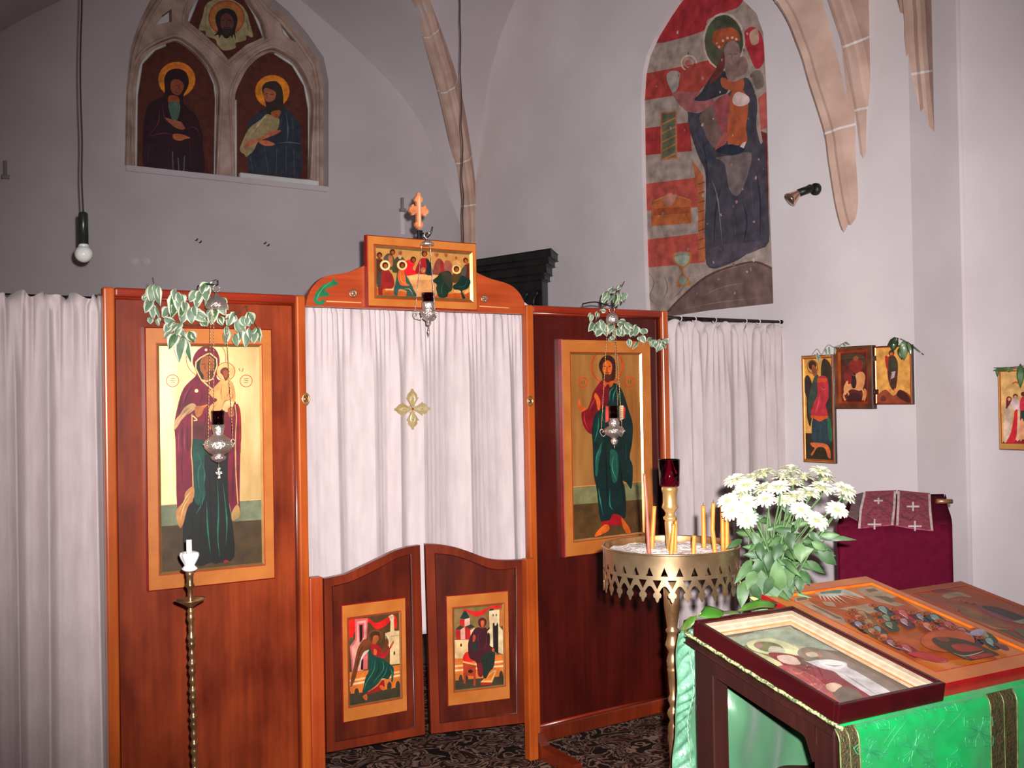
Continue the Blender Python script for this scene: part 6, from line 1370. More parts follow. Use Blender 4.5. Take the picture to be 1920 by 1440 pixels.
candle((1222, 1029), [(1227, 949)], 4.4, WAX, 'honey-coloured candle behind the tall brown taper in the sand tray', group=CG)
candle((1258, 1040), [(1263.5, 982)], 4.4, WAX, 'short leaning honey-coloured candle right in front of the brass column', group=CG)
candle((1266, 1034), [(1267, 976)], 3.6, WAX, 'short honey-coloured candle touching the brass column on its right', group=CG)
candle((1300, 1039), [(1301.5, 1004)], 4.4, WAX, 'shortest honey-coloured candle stub, at the front of the sand tray', group=CG)
candle((1320, 1028), [(1318.5, 948)], 4.6, WAX, 'straight honey-coloured candle right of the short stub', group=CG)
candle((1341, 1035), [(1336, 992), (1337.5, 943)], 4.4, WAX, 'kinked honey-coloured candle bent in the middle', group=CG)
candle((1356, 1029), [(1354, 949)], 4.4, WAX, 'left one of two touching honey-coloured candles beside the white flowers', group=CG)
candle((1363, 1031), [(1362.5, 949)], 4.6, WAX, 'right one of two touching honey-coloured candles beside the white flowers', group=CG)
# tall brass candlestick at the left
DL = 3.2
kb = aD(358, 1150, DL); cK = Vector((kb.x, kb.y, 0)); kx = thing('candlestick', 'tall slender beaded brass floor candlestick before the left screen panel', 'candlestick', (kb.x, kb.y, 0))
hyk = 753.0; u = DL/F_
pr = [(7.2, 1071), (7.4, 1078), (6.2, 1080), (6.2, 1092), (8.2, 1096), (8.4, 1099), (6, 1102), (4.2, 1108), (5.2, 1114), (4.2, 1120), (4.5, 1122), (5, 1124)]
pr2 = [(4.5, 1136), (4, 1140), (5.5, 1143), (6.5, 1147), (5, 1151), (6, 1154), (7, 1160), (4.2, 1168), (5.5, 1174), (4.5, 1182), (5, 1188), (7.2, 1193), (7.4, 1198), (5, 1201)]
y = 1201
while y < 1640:
    pr2 += [(6.6, y+4), (6.8, y+9), (4.6, y+14), (4.2, y+17), (5.8, y+22), (6.2, y+27), (4.4, y+32), (4.6, y+36), (6.2, y+39), (7.8, y+43), (6.2, y+47), (4.6, y+49)]; y += 50
zk = lambda y: 1.65-(y-hyk)*u
P_ = [(w*u, zk(yy)) for w, yy in pr+[(5, 1130)]+pr2]
P_ = [p for p in P_ if p[1] > .16]+[(.012, .15), (.022, .13), (.016, .11), (.03, .07), (.07, .045), (.115, .03), (.12, .012), (.12, 0)]
P_.sort(key=lambda q: q[1])
# slight lean to the upper left
def lean(mb):
    for k, p in enumerate(mb.v): mb.v[k] = p - RT*((p.z)*.012-.012*.95)
m = MB(); m.lathe(P_, cK, BRASSD, seg=20); lean(m); m.build('stem', kx, recalc=True)
m = MB(); m.lathe([(4*u, zk(1140)), (8*u, zk(1136)), (16*u, zk(1131)), (27*u, zk(1125)), (28*u, zk(1123)), (25*u, zk(1124)), (12*u, zk(1129)), (4*u, zk(1130))], cK, BRASSD, seg=28); lean(m); m.build('drip_pan', kx, recalc=True)
WHP = mat('white_porcelain', (244, 240, 240), (232, 226, 228), rough=.4, coat=.2)
wc_ = thing('drip_guard', 'white petal-shaped drip guard on the tall brass candlestick', 'drip guard', (kb.x, kb.y, zk(1071)))
m = MB()
prof = [(6, 1071), (11, 1070), (15, 1066), (12, 1063), (9, 1060), (12, 1055), (16, 1048), (18.5, 1041), (17, 1036), (13.5, 1035), (10, 1037), (6, 1041), (5.5, 1046)]
N_ = 32; rings = []
for w, yy in prof:
    row = []
    for j in range(N_):
        q = 2*PI*j/N_; k = 1-.20*(1-abs(math.cos(2*q)))*(1 if 1036 <= yy <= 1056 else .3)
        row.append(cK+Vector((w*u*k*math.cos(q+YAW*-1), w*u*k*math.sin(q+YAW*-1), zk(yy))))
    rings.append(m.vs(row))
for a_, b_ in zip(rings, rings[1:]):
    for j in range(N_): m.face([a_[j], a_[(j+1) % N_], b_[(j+1) % N_], b_[j]], WHP, True)
lean(m); m.build('petals', wc_, recalc=True)
wk = thing('candle', 'short white candle in the tall brass candlestick at the left', 'candle', (kb.x, kb.y, zk(1068)))
m = MB(); m.tube([cK+Vector((0, 0, zk(1070))), cK+Vector((0, 0, zk(1012)))], 5.3*u, mat('white_wax', (236, 226, 218), rough=.45), seg=16); lean(m); m.build('wax_body', wk)
m = MB(); m.tube([cK+Vector((0, 0, zk(1013))), cK+Vector((0, 0, zk(1006)))], .0009, WICK, seg=5); lean(m); m.build('wick', wk)
# ================================================================== lectern in front
P1 = aD(1574.5, 1323.6, 1.96)                       # near upper corner of the picture frame
a1 = aD(1767, 1280.6, 2.095)
Wd = Vector((a1.x-P1.x, a1.y-P1.y, 0)).normalized(); Sd = Vector((-Wd.y, Wd.x, 0))
rise = math.tan(math.radians(10.6))
Bd = (Sd+Vector((0, 0, rise))).normalized(); Nd = Wd.cross(Bd).normalized()
TF = .043                                            # frame thickness
def onL(px, py, h=0.0):
    """point on the lectern top (h above the cloth) seen at a pixel -> (a, b) local coordinates"""
    p = hit(px, py, P1-Nd*(TF-h), Nd)-(P1-Nd*TF); return p.dot(Wd), p.dot(Bd)
def LP(a, b, h=0.0): return P1-Nd*TF+Wd*a+Bd*b+Nd*h
# local extents
af, bf = onL(1304.7, 1162, TF); ar, br_ = onL(1493.8, 1134.5, TF); aq, bq = onL(1767, 1280.6, TF)
FW = (aq+ar-af)/2; FH = (bf+br_)/2
LW = .80; LH = FH+.02; A0 = -.005
MAH = wood('lectern_wood', (50, 21, 17), (32, 13, 11), 'z', rough=.38, coat=.3)
lt_ = thing('lectern', 'dark wooden sloping lectern at the right front, covered with green cloth', 'lectern', (LP(LW/2, LH/2).x, LP(LW/2, LH/2).y, 0))
th = -.006
m = MB(); q_ = [LP(A0+.0, .0, th), LP(A0+LW, .0, th), LP(A0+LW, LH, th), LP(A0+.0, LH, th)]; m.prism(q_, -Nd*.012, MAH); m.build('desk_board', lt_, bevel=.003)
lw = .055
def leg(a, b, b2):
    m = MB(); c = []
    for aa, bb in ((a, b), (a+lw*.8, b), (a+lw*.8, b2), (a, b2)):
        t = LP(aa, bb, th-.013); c.append(t)
    lo_ = [Vector((t.x, t.y, 0)) for t in c]
    i = m.vs(c+lo_)
    for k in range(4): m.face([i[k], i[(k+1) % 4], i[4+(k+1) % 4], i[4+k]], MAH)
    m.face(i[:4], MAH); m.face(i[4:][::-1], MAH)
    m.build('leg', lt_, bevel=.003, recalc=True)
for a_ in (A0+.012, A0+LW-.06):
    leg(a_, .012, .068); leg(a_, LH-.085, LH-.02)
    m = MB(); q_ = [LP(a_, .06, th-.013), LP(a_+.022, .06, th-.013), LP(a_+.022, LH-.08, th-.013), LP(a_, LH-.08, th-.013)]
    m.prism(q_, -Vector((0, 0, .042)), MAH); m.build('side_rail', lt_, bevel=.002)
    # rounded bracket under the rail next to the front leg
    m = MB(); z0 = LP(a_, .066, th-.055); m.prism([LP(a_+.002, .064, th-.05), LP(a_+.002, .115, th-.05), LP(a_+.002, .085, th-.06), LP(a_+.002, .066, th-.06)+Vector((0, 0, -.04))], Wd*.018, MAH); m.build('corner_bracket', lt_)
    m = MB(); f0, f1 = LP(a_, .06, 0), LP(a_, LH-.08, 0); m.prism([Vector((f0.x, f0.y, .12)), Vector((f1.x, f1.y, .12)), Vector((f1.x, f1.y, .18)), Vector((f0.x, f0.y, .18))], Wd*.022, MAH); m.build('stretcher', lt_)
# green cloth
GRS = mat('green_satin', (0, 136, 66), (0, 122, 58), scale=30, rough=.42, sheen=.15, spec=.25, coat=.0)
GRB = mat('green_lining', (70, 108, 80), (46, 84, 56), scale=5, rough=.24, spec=.6, stretch=(1, 1, .3), bump=1.0, bscale=5, sheen=.3)
GRT = mat('mint_trim', (98, 144, 116), (74, 116, 92), scale=50, rough=.3, spec=.6, bump=.4, bscale=90)
BRD = mat('gilt_braid', (78, 62, 40), (30, 56, 32), scale=90, rough=.45, metal=.35, vor=True, lo=.1, hi=.55, bump=.6, bscale=200)
BRDE = mat('braid_edge', (116, 130, 78), (84, 100, 60), scale=60, rough=.4, metal=.3)
GSTR = mat('green_brocade', (52, 138, 92), (40, 122, 78), scale=30, rough=.34, spec=.5)
ct = thing('lectern_cloth', 'bright green brocade cloth with gilt braid draped over the lectern', 'cloth', LP(LW/2, 0))
cb0, cb1 = A0+.012, A0+LW+.06
FD = .62
def front(a, t):   # drop over the front edge, t = distance down
    e = LP(a, -.004, .0015); out = -Sd
    k = min(1, t/.03)
    wav = .010*math.sin(a*19+1.0)*min(1, t/.3)+.006*math.sin(a*41+t*3)*min(1, t/.25)
    return e+out*(.012*math.sin(k*PI/2)+wav)-Vector((0, 0, max(0, t-.008*k)))
m = MB()
m.grid(lambda u_, v_: LP(cb0+(cb1-cb0)*u_, -.004+(LH+.004)*v_, .0015), 8, 6, GRS)
m.grid(lambda u_, v_: front(cb0+(cb1-cb0)*u_, FD*v_), 60, 40, GRS)
m.build('cloth_front', ct, solid=.0016, recalc=True)
def strip(a0, a1, off, mt, nm, y0=-.012, edges=True, nrm=.0016):
    m = MB()
    def fr(u_, v_): return front(a0+(a1-a0)*u_, FD*v_)-Sd*off
    m.grid(fr, 6, 40, mt)
    if edges:
        for a_ in (a0, a1): m.tube([front(a_, FD*k/40)-Sd*(off+.0006) for k in range(41)], .0018, BRDE, seg=6)
        m.tube([front((a0+a1)/2, FD*k/40)-Sd*(off+.0006) for k in range(41)], .0010, BRDE, seg=6)
    m.build(nm, ct)
b0, _ = onL(1582, 1400, 0)
def a_of(px, py):
    # a-coordinate on the vertical front drop
    p = hit(px, py, LP(0, -.03), -Sd)-LP(0, 0); return p.dot(Wd)
strip(a_of(1583, 1420), a_of(1618, 1420), .0022, BRD, 'gilt_braid'); strip(a_of(1866, 1340), a_of(1916, 1340), .0022, BRD, 'gilt_braid')
# woven crosses and curls standing out of the damask
m = MB()
def gp(px, py): return hit(px, py, LP(0, -.0275), -Sd)
def stroke(pts, w=.0011):
    P = []
    for x_, y_ in pts:
        p = gp(x_, y_); a_ = (p-LP(0, 0)).dot(Wd); t_ = LP(a_, -.004).z-p.z; P.append(front(a_, max(t_, .004))-Sd*.0022)
    P = cr_open(P, 4) if len(P) > 2 else P
    m.tube(P, w, GSTR, seg=5, cap=False)
k6 = crop(1560, 1240, 5.333)
def crossflower(cx, cy, s_, rot):
    for k in range(4):
        q = rot+k*PI/2
        f = lambda r_, o: k6((cx+s_*(r_*math.cos(q)-o*math.sin(q)), cy+s_*(r_*math.sin(q)+o*math.cos(q))))[0]
        stroke([f(.12, .03), f(.5, .16), f(.72, .34), f(.86, .26), f(1.0, .08), f(1.08, 0), f(1.0, -.08), f(.86, -.26), f(.72, -.34), f(.5, -.16), f(.12, -.03)])
        stroke([f(.15, 0), f(.45, .05), f(.7, .12), f(.85, 0), f(.7, -.12), f(.45, -.05)], .0008)
        q2_ = q+PI/4; g = lambda r_: k6((cx+s_*r_*math.cos(q2_), cy+s_*r_*math.sin(q2_)))[0]
        stroke([g(.05), g(.32)], .0008)
for c_ in ((470, 560, 210, .9), (1150, 400, 190, .8), (860, 930, 220, .55), (1500, 760, 190, .75), (400, 960, 150, .2), (1180, 1200, 200, .5)): crossflower(*c_)
for s_ in (((720, 560), (700, 620), (740, 650), (780, 600), (750, 570), (730, 600)), ((800, 620), (760, 680), (700, 760), (640, 850), (600, 920)), ((840, 480), (900, 500), (940, 560), (960, 600)), ((900, 590), (960, 650), (1040, 780)), ((1380, 400), (1370, 450), (1420, 440), (1440, 380), (1470, 330)), ((1360, 520), (1300, 600), (1200, 720)), ((560, 880), (600, 820), (680, 700)), ((600, 940), (560, 980), (600, 980)), ((1120, 740), (1060, 780), (1160, 640)), ((1250, 880), (1280, 940), (1220, 1000))): stroke(k6(*s_))
m.build('brocade_pattern', ct)
# gilt edge along the left side of the cloth, on the board
m = MB(); m.tube([LP(A0+.006, -.012+(LH+.02)*k/30, .001+.0012*math.sin(k*2.1)) for k in range(31)], .0045, mat('tinsel_edge', (214, 206, 150), (90, 120, 80), scale=160, rough=.3, metal=.5, vor=True), seg=8); m.build('tinsel_edge', ct)
# back drop: hangs behind, its lining seen between the legs
BDROP = .70
def back(a, t):
    e = LP(a, LH+.006, .0); wav = .016*math.sin(a*24+.6)*min(1, t/.2)+.006*math.sin(a*55+t*9)+.007*math.sin(a*19+t*26+2*math.sin(a*11))+.004*math.sin(t*41-a*27)
    return e+Wd*(.012*t)+Sd*(.018+wav+.02*math.sin(a*9+t*5)*min(1, t/.3))-Vector((0, 0, t))
m = MB(); ax0, ax1 = A0-.002, A0+LW+.02
m.grid(lambda u_, v_: back(ax0+(ax1-ax0)*u_, BDROP*v_), 70, 50, GRB); m.build('cloth_back', ct, solid=.0016)['label'] = 'pale green satin lining'
m = MB()
for s0, s1 in ((ax0-.004, ax0+.05),):
    m.grid(lambda u_, v_: back(s0+(s1-s0)*u_, BDROP*v_)-Sd*(  .005+.012*abs(math.sin(v_*75+2.5*u_+1.2*math.sin(v_*23)))*math.sin(PI*min(max(u_, .05), .95))), 10, 220, GRT)
m.build('gathered_trim', ct)['label'] = 'crinkled mint trim'
m = MB(); m.tube([back(ax0+.036, BDROP*k/120)-Sd*(.013+.002*math.sin(k*2.5)) for k in range(121)], .0022, mat('mint_lace', (120, 150, 128), (90, 124, 98), scale=80, rough=.4), seg=6); m.tube([back(ax0+.49, BDROP*k/120)-Sd*(.006) for k in range(40, 121)], .003, mat('mint_lace', (1, 1, 1)), seg=6); m.build('lace_edge', ct)
# ---- framed print
FR = wood('frame_maroon', (56, 5, 9), (38, 4, 7), 'y', rough=.3, coat=.25, scale=6)
CRMW = mat('mount_cream', (166, 146, 124), (150, 128, 106), scale=40, rough=.6, stretch=(1, 1, 1))
pf_ = thing('picture_frame', 'maroon box frame with a glazed print of two figures, on the lectern', 'picture', LP(FW/2, FH/2, 0))
def bar(a0, b0, a1, b1, h0, h1, mt, nm, par, bev=.002):
    m = MB(); m.prism([LP(a0, b0, h0), LP(a1, b0, h0), LP(a1, b1, h0), LP(a0, b1, h0)], Nd*(h1-h0), mt); return m.build(nm, par, bevel=bev)
fw = .012
bar(0, 0, FW, fw, .003, TF, FR, 'frame_side', pf_); bar(0, FH-fw, FW, FH, .003, TF, FR, 'frame_side', pf_); bar(0, fw, fw, FH-fw, .003, TF, FR, 'frame_side', pf_); bar(FW-fw, fw, FW, FH-fw, .003, TF, FR, 'frame_side', pf_)
m = MB()
steps = [(fw, .036), (fw+.012, .033), (fw+.013, .030), (fw+.022, .026), (fw+.023, .023), (fw+.026, .022), (fw+.0265, .0195), (fw+.034, .017)]
for (o0, h0), (o1, h1) in zip(steps, steps[1:]):
    Q0 = [LP(o0, o0, h0), LP(FW-o0, o0, h0), LP(FW-o0, FH-o0, h0), LP(o0, FH-o0, h0)]; Q1 = [LP(o1, o1, h1), LP(FW-o1, o1, h1), LP(FW-o1, FH-o1, h1), LP(o1, FH-o1, h1)]
    for k in range(4): m.quad([Q0[k], Q0[(k+1) % 4], Q1[(k+1) % 4], Q1[k]], CRMW if not (o0 == fw+.026) else mat('gilt_line', (196, 120, 50), rough=.3, metal=.5))
m.build('mount', pf_)['label'] = 'cream stepped mount'
bar(fw, fw, FW-fw, FH-fw, .004, .012, mat('backing_card', (120, 100, 80)), 'backing', pf_, 0)
o1 = steps[-1][0]
k8 = crop(1260, 1040, 2.909)
quad = [k8((315, 430))[0], k8((672, 358))[0], k8((1310, 725))[0], k8((920, 815))[0]]
pp = Paint(quad, LP(o1-.002, FH-o1+.002, .0135), Wd*(FW-2*o1+.004), -Bd*(FH-2*o1+.004), Nd, 1.15, 'paint')
pp.P([(1300, 1100), (1800, 1100), (1800, 1400), (1300, 1400)], (186, 172, 140))
c8 = crop(1280, 1110, 5.647)
pp.S(c8((500, 470), (700, 420), (1180, 320), (1700, 560), (1500, 560), (1250, 520), (1000, 440), (760, 520), (640, 580)), (160, 164, 146)); pp.S(c8((760, 500), (1000, 450), (1250, 540), (1320, 640), (1100, 640), (860, 600)), (208, 202, 160)); pp.S(c8((700, 600), (900, 620), (1130, 740), (1080, 830), (900, 760)), (206, 194, 146))
pp.S(c8((1300, 560), (1500, 560), (1920, 760), (2300, 1000), (2300, 1200), (1900, 1000), (1600, 820), (1300, 660)), (134, 116, 104))
pp.S(c8((830, 520), (880, 490), (1000, 490), (1100, 530), (1130, 580), (1060, 590), (960, 600), (860, 560)), (124, 120, 84)); pp.S(c8((830, 520), (880, 490), (920, 530), (880, 570)), (156, 112, 104)); pp.S(c8((1000, 540), (1100, 550), (1150, 600), (1060, 620), (980, 600)), (186, 178, 160)); pp.S(c8((1330, 600), (1380, 580), (1480, 590), (1530, 640), (1480, 660), (1380, 640)), (166, 120, 104)); pp.S(c8((1360, 610), (1440, 600), (1480, 640), (1420, 660), (1370, 640)), (206, 186, 166))
pp.S(c8((980, 630), (1060, 610), (1250, 640), (1450, 740), (1560, 770), (1900, 1010), (2300, 1250), (1700, 1200), (1500, 1140), (1080, 830), (1130, 750)), (138, 52, 58)); pp.S(c8((1080, 830), (1130, 750), (1300, 800), (1480, 900), (1640, 1080), (1500, 1140)), (166, 82, 84))
pp.S(c8((1070, 650), (1180, 640), (1270, 680), (1300, 740), (1180, 740), (1090, 700)), (216, 184, 170)); pp.S(c8((1260, 640), (1400, 720), (1480, 780), (1320, 740)), (120, 76, 76))
pp.S(c8((1320, 690), (1380, 710), (1480, 690), (1620, 690), (1760, 720), (1780, 770), (1920, 850), (2400, 1180), (2200, 1200), (1760, 920), (1640, 820), (1500, 780)), (202, 192, 190)); pp.S(c8((1480, 700), (1620, 690), (1750, 740), (1700, 790), (1560, 770)), (222, 212, 208)); pp.folds([c8((1540, 740), (1640, 760), (1740, 750)), c8((1700, 820), (1900, 960), (2100, 1100))], 3, (164, 152, 156))
pp.S(c8((1560, 960), (1640, 940), (1720, 980), (1640, 1040), (1570, 1010)), (206, 172, 146)); pp.S(c8((1620, 1080), (1720, 980), (1860, 1020), (1920, 1110), (1760, 1170), (1680, 1150)), (110, 92, 80)); pp.S(c8((1480, 1100), (1620, 1080), (1700, 1180), (1640, 1240)), (160, 78, 62))
pp.folds([c8((1140, 780), (1300, 860), (1500, 1000)), c8((1200, 760), (1400, 860), (1600, 1010))], 2.5, (180, 96, 92))
pp.build('print', pf_)
m = MB(); m.prism([LP(o1-.004, o1-.004, .0175), LP(FW-o1+.004, o1-.004, .0175), LP(FW-o1+.004, FH-o1+.004, .0175), LP(o1-.004, FH-o1+.004, .0175)], Nd*.0015, glazing('clear_glazing')); m.build('glass_pane', pf_)
# ---- the two icons lying beside it
BEVO = mat('bevel_orange', (186, 96, 30), (160, 76, 20), scale=14, rough=.25, coat=.4)
BOR2 = mat('lectern_icon_ochre', (178, 98, 38), (156, 80, 26), scale=8, rough=.36, coat=.25)
RSD = mat('icon_side_bright_red', (134, 16, 16), (104, 8, 14), scale=10, rough=.38, coat=.3)
HI = .030
def lic(name_label, qc, qi, h, E, side, border):
    ab = [onL(x, y, h) for x, y in qc]
    a0 = (ab[0][0]+ab[3][0])/2; a1_ = (ab[1][0]+ab[2][0])/2; b1 = (ab[0][1]+ab[1][1])/2; b0_ = (ab[2][1]+ab[3][1])/2
    return a0, a1_, b0_, b1
kL = crop(1440, 1060, 4)
qc = [(1449, 1107), (1645, 1072.7), (1944, 1236), (1766, 1296)]
a0, a1_, b0_, b1 = lic('', qc, None, HI, 1, None, None)
a0 = max(a0, FW+.002) if a0 < FW+.002 and False else a0
qi = [kL((215, 215))[0], kL((835, 118))[0], kL((1910, 655))[0], kL((1265, 828))[0]]
a0 = FW+.003; b0_ = max(b0_, -.005)
O_, U_, V_ = LP(a0, b1, HI), Wd*(a1_-a0), -Bd*(b1-b0_)
pq = icon('icon_panel', 'crowded orange icon with white rays at the top, middle of three pictures on the lectern', 'icon', O_, U_, V_, Nd, qc, qi, t=.0275, rec=.005, bw=.008, border=BOR2, side=RSD, bev=BEVO, E=1.5)
pq.P([(1440, 1060), (2000, 1060), (2000, 1310), (1440, 1310)], (180, 84, 34))
pq.S(kL((460, 190), (520, 170), (640, 160), (700, 175), (800, 230), (690, 200), (640, 205), (600, 215), (520, 215)), (196, 190, 176)); pq.S(kL((500, 185), (560, 172), (640, 168), (630, 195), (580, 205), (530, 205)), (70, 140, 136))
for k, (x1_, y1_) in enumerate(((505, 245), (535, 255), (570, 262), (605, 268), (640, 272), (680, 275), (740, 250), (780, 245), (800, 238))): pq.P(kL((480+18*k, 195), (500+20*k, 200), (x1_, y1_)), (220, 206, 188))
STN = (176, 146, 118); STD = (120, 92, 66)
for p_ in (((320, 225), (415, 210), (420, 245), (330, 262)), ((360, 265), (420, 262), (640, 380), (665, 440), (560, 400), (420, 310)), ((735, 155), (850, 140), (1010, 220), (940, 235), (1060, 280), (1000, 290), (860, 250), (790, 200)), ((500, 260), (580, 262), (600, 300), (530, 290)), ((610, 310), (830, 270), (900, 330), (800, 350)), ((780, 150), (880, 150), (960, 195), (900, 215))): pq.P(kL(*p_), STN)
for p_ in (((335, 232), (405, 220), (408, 240), (340, 252)), ((430, 285), (450, 285), (640, 390), (600, 390)), ((860, 215), (940, 215), (1010, 255), (960, 262)), ((800, 165), (860, 155), (890, 175), (830, 185))): pq.P(kL(*p_), STD)
pq.folds([kL((390, 275), (560, 380)), kL((420, 268), (640, 370)), kL((860, 240), (1050, 300)), kL((750, 165), (830, 240))], 1.2, (214, 190, 160))
rnd = random.Random(12)
def saint(x_, y_, c_, c2, L=130):
    # figures lie foreshortened: long axis runs down-right
    hx, hy_ = x_, y_
    dx, dy = .86*L, .50*L
    pq.S(kL((hx-10, hy_+18), (hx+50, hy_-8), (hx+dx*.7+30, hy_+dy*.62), (hx+dx, hy_+dy+6), (hx+dx-50, hy_+dy+18), (hx+20, hy_+45)), c_)
    pq.S(kL((hx+20, hy_+8), (hx+60, hy_+2), (hx+dx*.6, hy_+dy*.6), (hx+dx*.6-26, hy_+dy*.66)), c2)
    pq.folds([kL((hx+20, hy_+22), (hx+dx*.8, hy_+dy*.86)), kL((hx+40, hy_+6), (hx+dx*.7, hy_+dy*.55))], 1.0, (206, 190, 176))
    X_, Y_ = kL((hx-8, hy_-4))[0]; pq.D(X_, Y_, 8.4, (182, 88, 38), ry=4.0); pq.R(X_, Y_, 8.4, .5, (140, 52, 24), ry=4.0); pq.D(X_+.5, Y_+.4, 4.4, (92, 44, 26), ry=2.3); pq.D(X_+1.4, Y_+.9, 2.2, (170, 96, 56), ry=1.3)
    pq.folds([kL((hx+10, hy_+30), (hx+dx*.5, hy_+dy*.8+6), (hx+dx*.95, hy_+dy+2)), kL((hx+50, hy_+4), (hx+dx*.9, hy_+dy*.8))], .9, (50, 30, 26)); pq.L(kL((hx+30, hy_+28), (hx+dx*.6, hy_+dy*.7+12)), .8, (224, 214, 204))
cols = [((46, 64, 62), (130, 150, 140)), ((150, 30, 36), (196, 90, 84)), ((120, 84, 46), (176, 130, 84)), ((52, 44, 56), (140, 130, 140)), ((146, 52, 36), (200, 120, 80)), ((60, 70, 46), (130, 140, 104)), ((90, 40, 50), (170, 120, 120))]
for k, (x_, y_) in enumerate(((860, 290), (990, 320), (720, 330), (1110, 350), (700, 360), (880, 360), (1000, 390), (1200, 360), (1290, 420), (760, 400), (690, 420), (1150, 430), (900, 420), (1380, 470), (820, 460), (1250, 470), (780, 480), (1420, 510), (860, 530), (1520, 500), (900, 580), (1560, 560), (1000, 620))): saint(x_, y_, *cols[k % 7], L=rnd.uniform(120, 190))
x_, y_ = kL((1420, 640))[0]; pq.D(*kL((1330, 590))[0], 46, (184, 80, 32), ry=22); pq.R(*kL((1340, 590))[0], 47, 1.2, (150, 60, 24), ry=23)
pq.S(kL((1230, 575), (1300, 560), (1440, 580), (1560, 630), (1680, 700), (1640, 715), (1560, 740), (1480, 750), (1340, 680), (1250, 620)), (64, 48, 34)); pq.S(kL((1360, 625), (1440, 615), (1540, 640), (1560, 665), (1440, 680), (1380, 660)), (164, 48, 36)); pq.S(kL((1250, 570), (1310, 560), (1350, 590), (1300, 600)), (120, 60, 30)); pq.folds([kL((1360, 690), (1450, 715), (1560, 680), (1570, 660)), kL((1580, 660), (1660, 715)), kL((1370, 690), (1480, 745))], 2, (190, 160, 120)); pq.S(kL((1480, 720), (1600, 690), (1640, 715), (1520, 745)), (150, 40, 32))
pq.S(kL((1130, 680), (1200, 690), (1300, 730), (1340, 760), (1260, 770), (1160, 740), (1060, 700)), (176, 44, 40)); pq.folds([kL((1270, 760), (1320, 770), (1300, 745)), kL((1360, 745), (1420, 765), (1440, 740)), kL((1340, 740), (1400, 745))], 1.2, (150, 150, 130)); pq.S(kL((1480, 530), (1510, 500), (1570, 500), (1560, 540), (1520, 550)), (150, 140, 160)); pq.folds([kL((1490, 515), (1500, 540)), kL((1520, 505), (1525, 545)), kL((1545, 500), (1550, 540))], 1, (60, 44, 60)); pq.S(kL((1640, 600), (1720, 620), (1740, 660), (1690, 650)), (120, 56, 60))
pq.folds([kL((850, 570), (900, 640), (1100, 690)), kL((1000, 660), (1120, 690))], 3, (56, 66, 76)); pq.folds([kL((860, 575), (910, 630), (1090, 680))], 1, (196, 196, 200))
done(pq)
HI2 = .024
qc2 = [(1672, 1086), (1803, 1062), (2098, 1194), (1955, 1236)]
ab = [onL(x, y, HI2) for x, y in qc2]
c0 = a1_+.004; c1_ = c0+.255; bb1 = min((ab[0][1]+ab[1][1])/2, LH+.02)
qi2 = [kL((1000, 128))[0], kL((1460, 45))[0], (2080, 1190), (1955, 1222)]
O_, U_, V_ = LP(c0, bb1, HI2), Wd*(c1_-c0), -Bd*(bb1-.0)
BOR3 = mat('lectern_icon_brown', (134, 62, 30), (112, 48, 22), scale=8, rough=.5)
pz = icon('icon_panel', 'red-brown icon of a reclining figure on a dark bed, rightmost picture on the lectern', 'icon', O_, U_, V_, Nd, qc2, qi2, t=.022, rec=.0012, bw=.002, border=BOR3, side=mat('icon_side_wine', (84, 14, 22), rough=.4), bev=BOR3, E=1.9)
pz.P([(1600, 1050), (2150, 1050), (2150, 1260), (1600, 1260)], (160, 72, 40))
pz.S(kL((1180, 95), (1230, 85), (1330, 85), (1390, 92), (1300, 105), (1210, 115)), (120, 36, 36))
pz.S(kL((1250, 140), (1300, 118), (1400, 105), (1480, 140), (1400, 140), (1320, 150), (1290, 160)), (160, 130, 104)); pz.S(kL((1310, 190), (1400, 220), (1560, 300), (1700, 370), (1600, 380), (1420, 330), (1340, 260)), (146, 96, 64))
pz.S(kL((1500, 220), (1560, 215), (1680, 280), (1760, 320), (1700, 335), (1580, 290)), (150, 70, 86)); pz.S(kL((1530, 215), (1640, 215), (1800, 270), (1880, 320), (1780, 325), (1660, 280)), (54, 50, 46)); pz.folds([kL((1520, 230), (1640, 300), (1720, 335)), kL((1600, 230), (1760, 300))], 1.2, (190, 140, 140)); pz.P(kL((1730, 330), (1860, 300), (1875, 340), (1790, 350)), (160, 156, 136))
for x_, y_ in ((1385, 170), (1420, 180), (1480, 190), (1300, 265), (1340, 250), (1680, 405), (1780, 200), (1840, 210)): pz.D(*kL((x_, y_))[0], 5, (172, 96, 60), ry=2.6); pz.D(*kL((x_+2, y_+2))[0], 2.8, (110, 54, 36), ry=1.6)
pz.S(kL((1580, 410), (1640, 400), (1760, 470), (1860, 540), (1920, 590), (1800, 570), (1680, 500)), (96, 96, 72)); pz.S(kL((1720, 400), (1790, 400), (1920, 480), (2000, 540), (1900, 540), (1800, 480)), (110, 108, 84)); pz.folds([kL((1620, 420), (1800, 540)), kL((1740, 410), (1900, 520)), kL((1700, 430), (1860, 560))], 1.4, (176, 170, 140)); pz.S(kL((1850, 240), (1920, 260), (2000, 330), (1930, 330)), (120, 120, 96)); pz.S(kL((1850, 370), (1920, 390), (2000, 430), (1900, 420)), (170, 140, 116)); pz.S(kL((1400, 320), (1560, 380), (1660, 400), (1560, 400), (1440, 360)), (176, 130, 90))
done(pz)
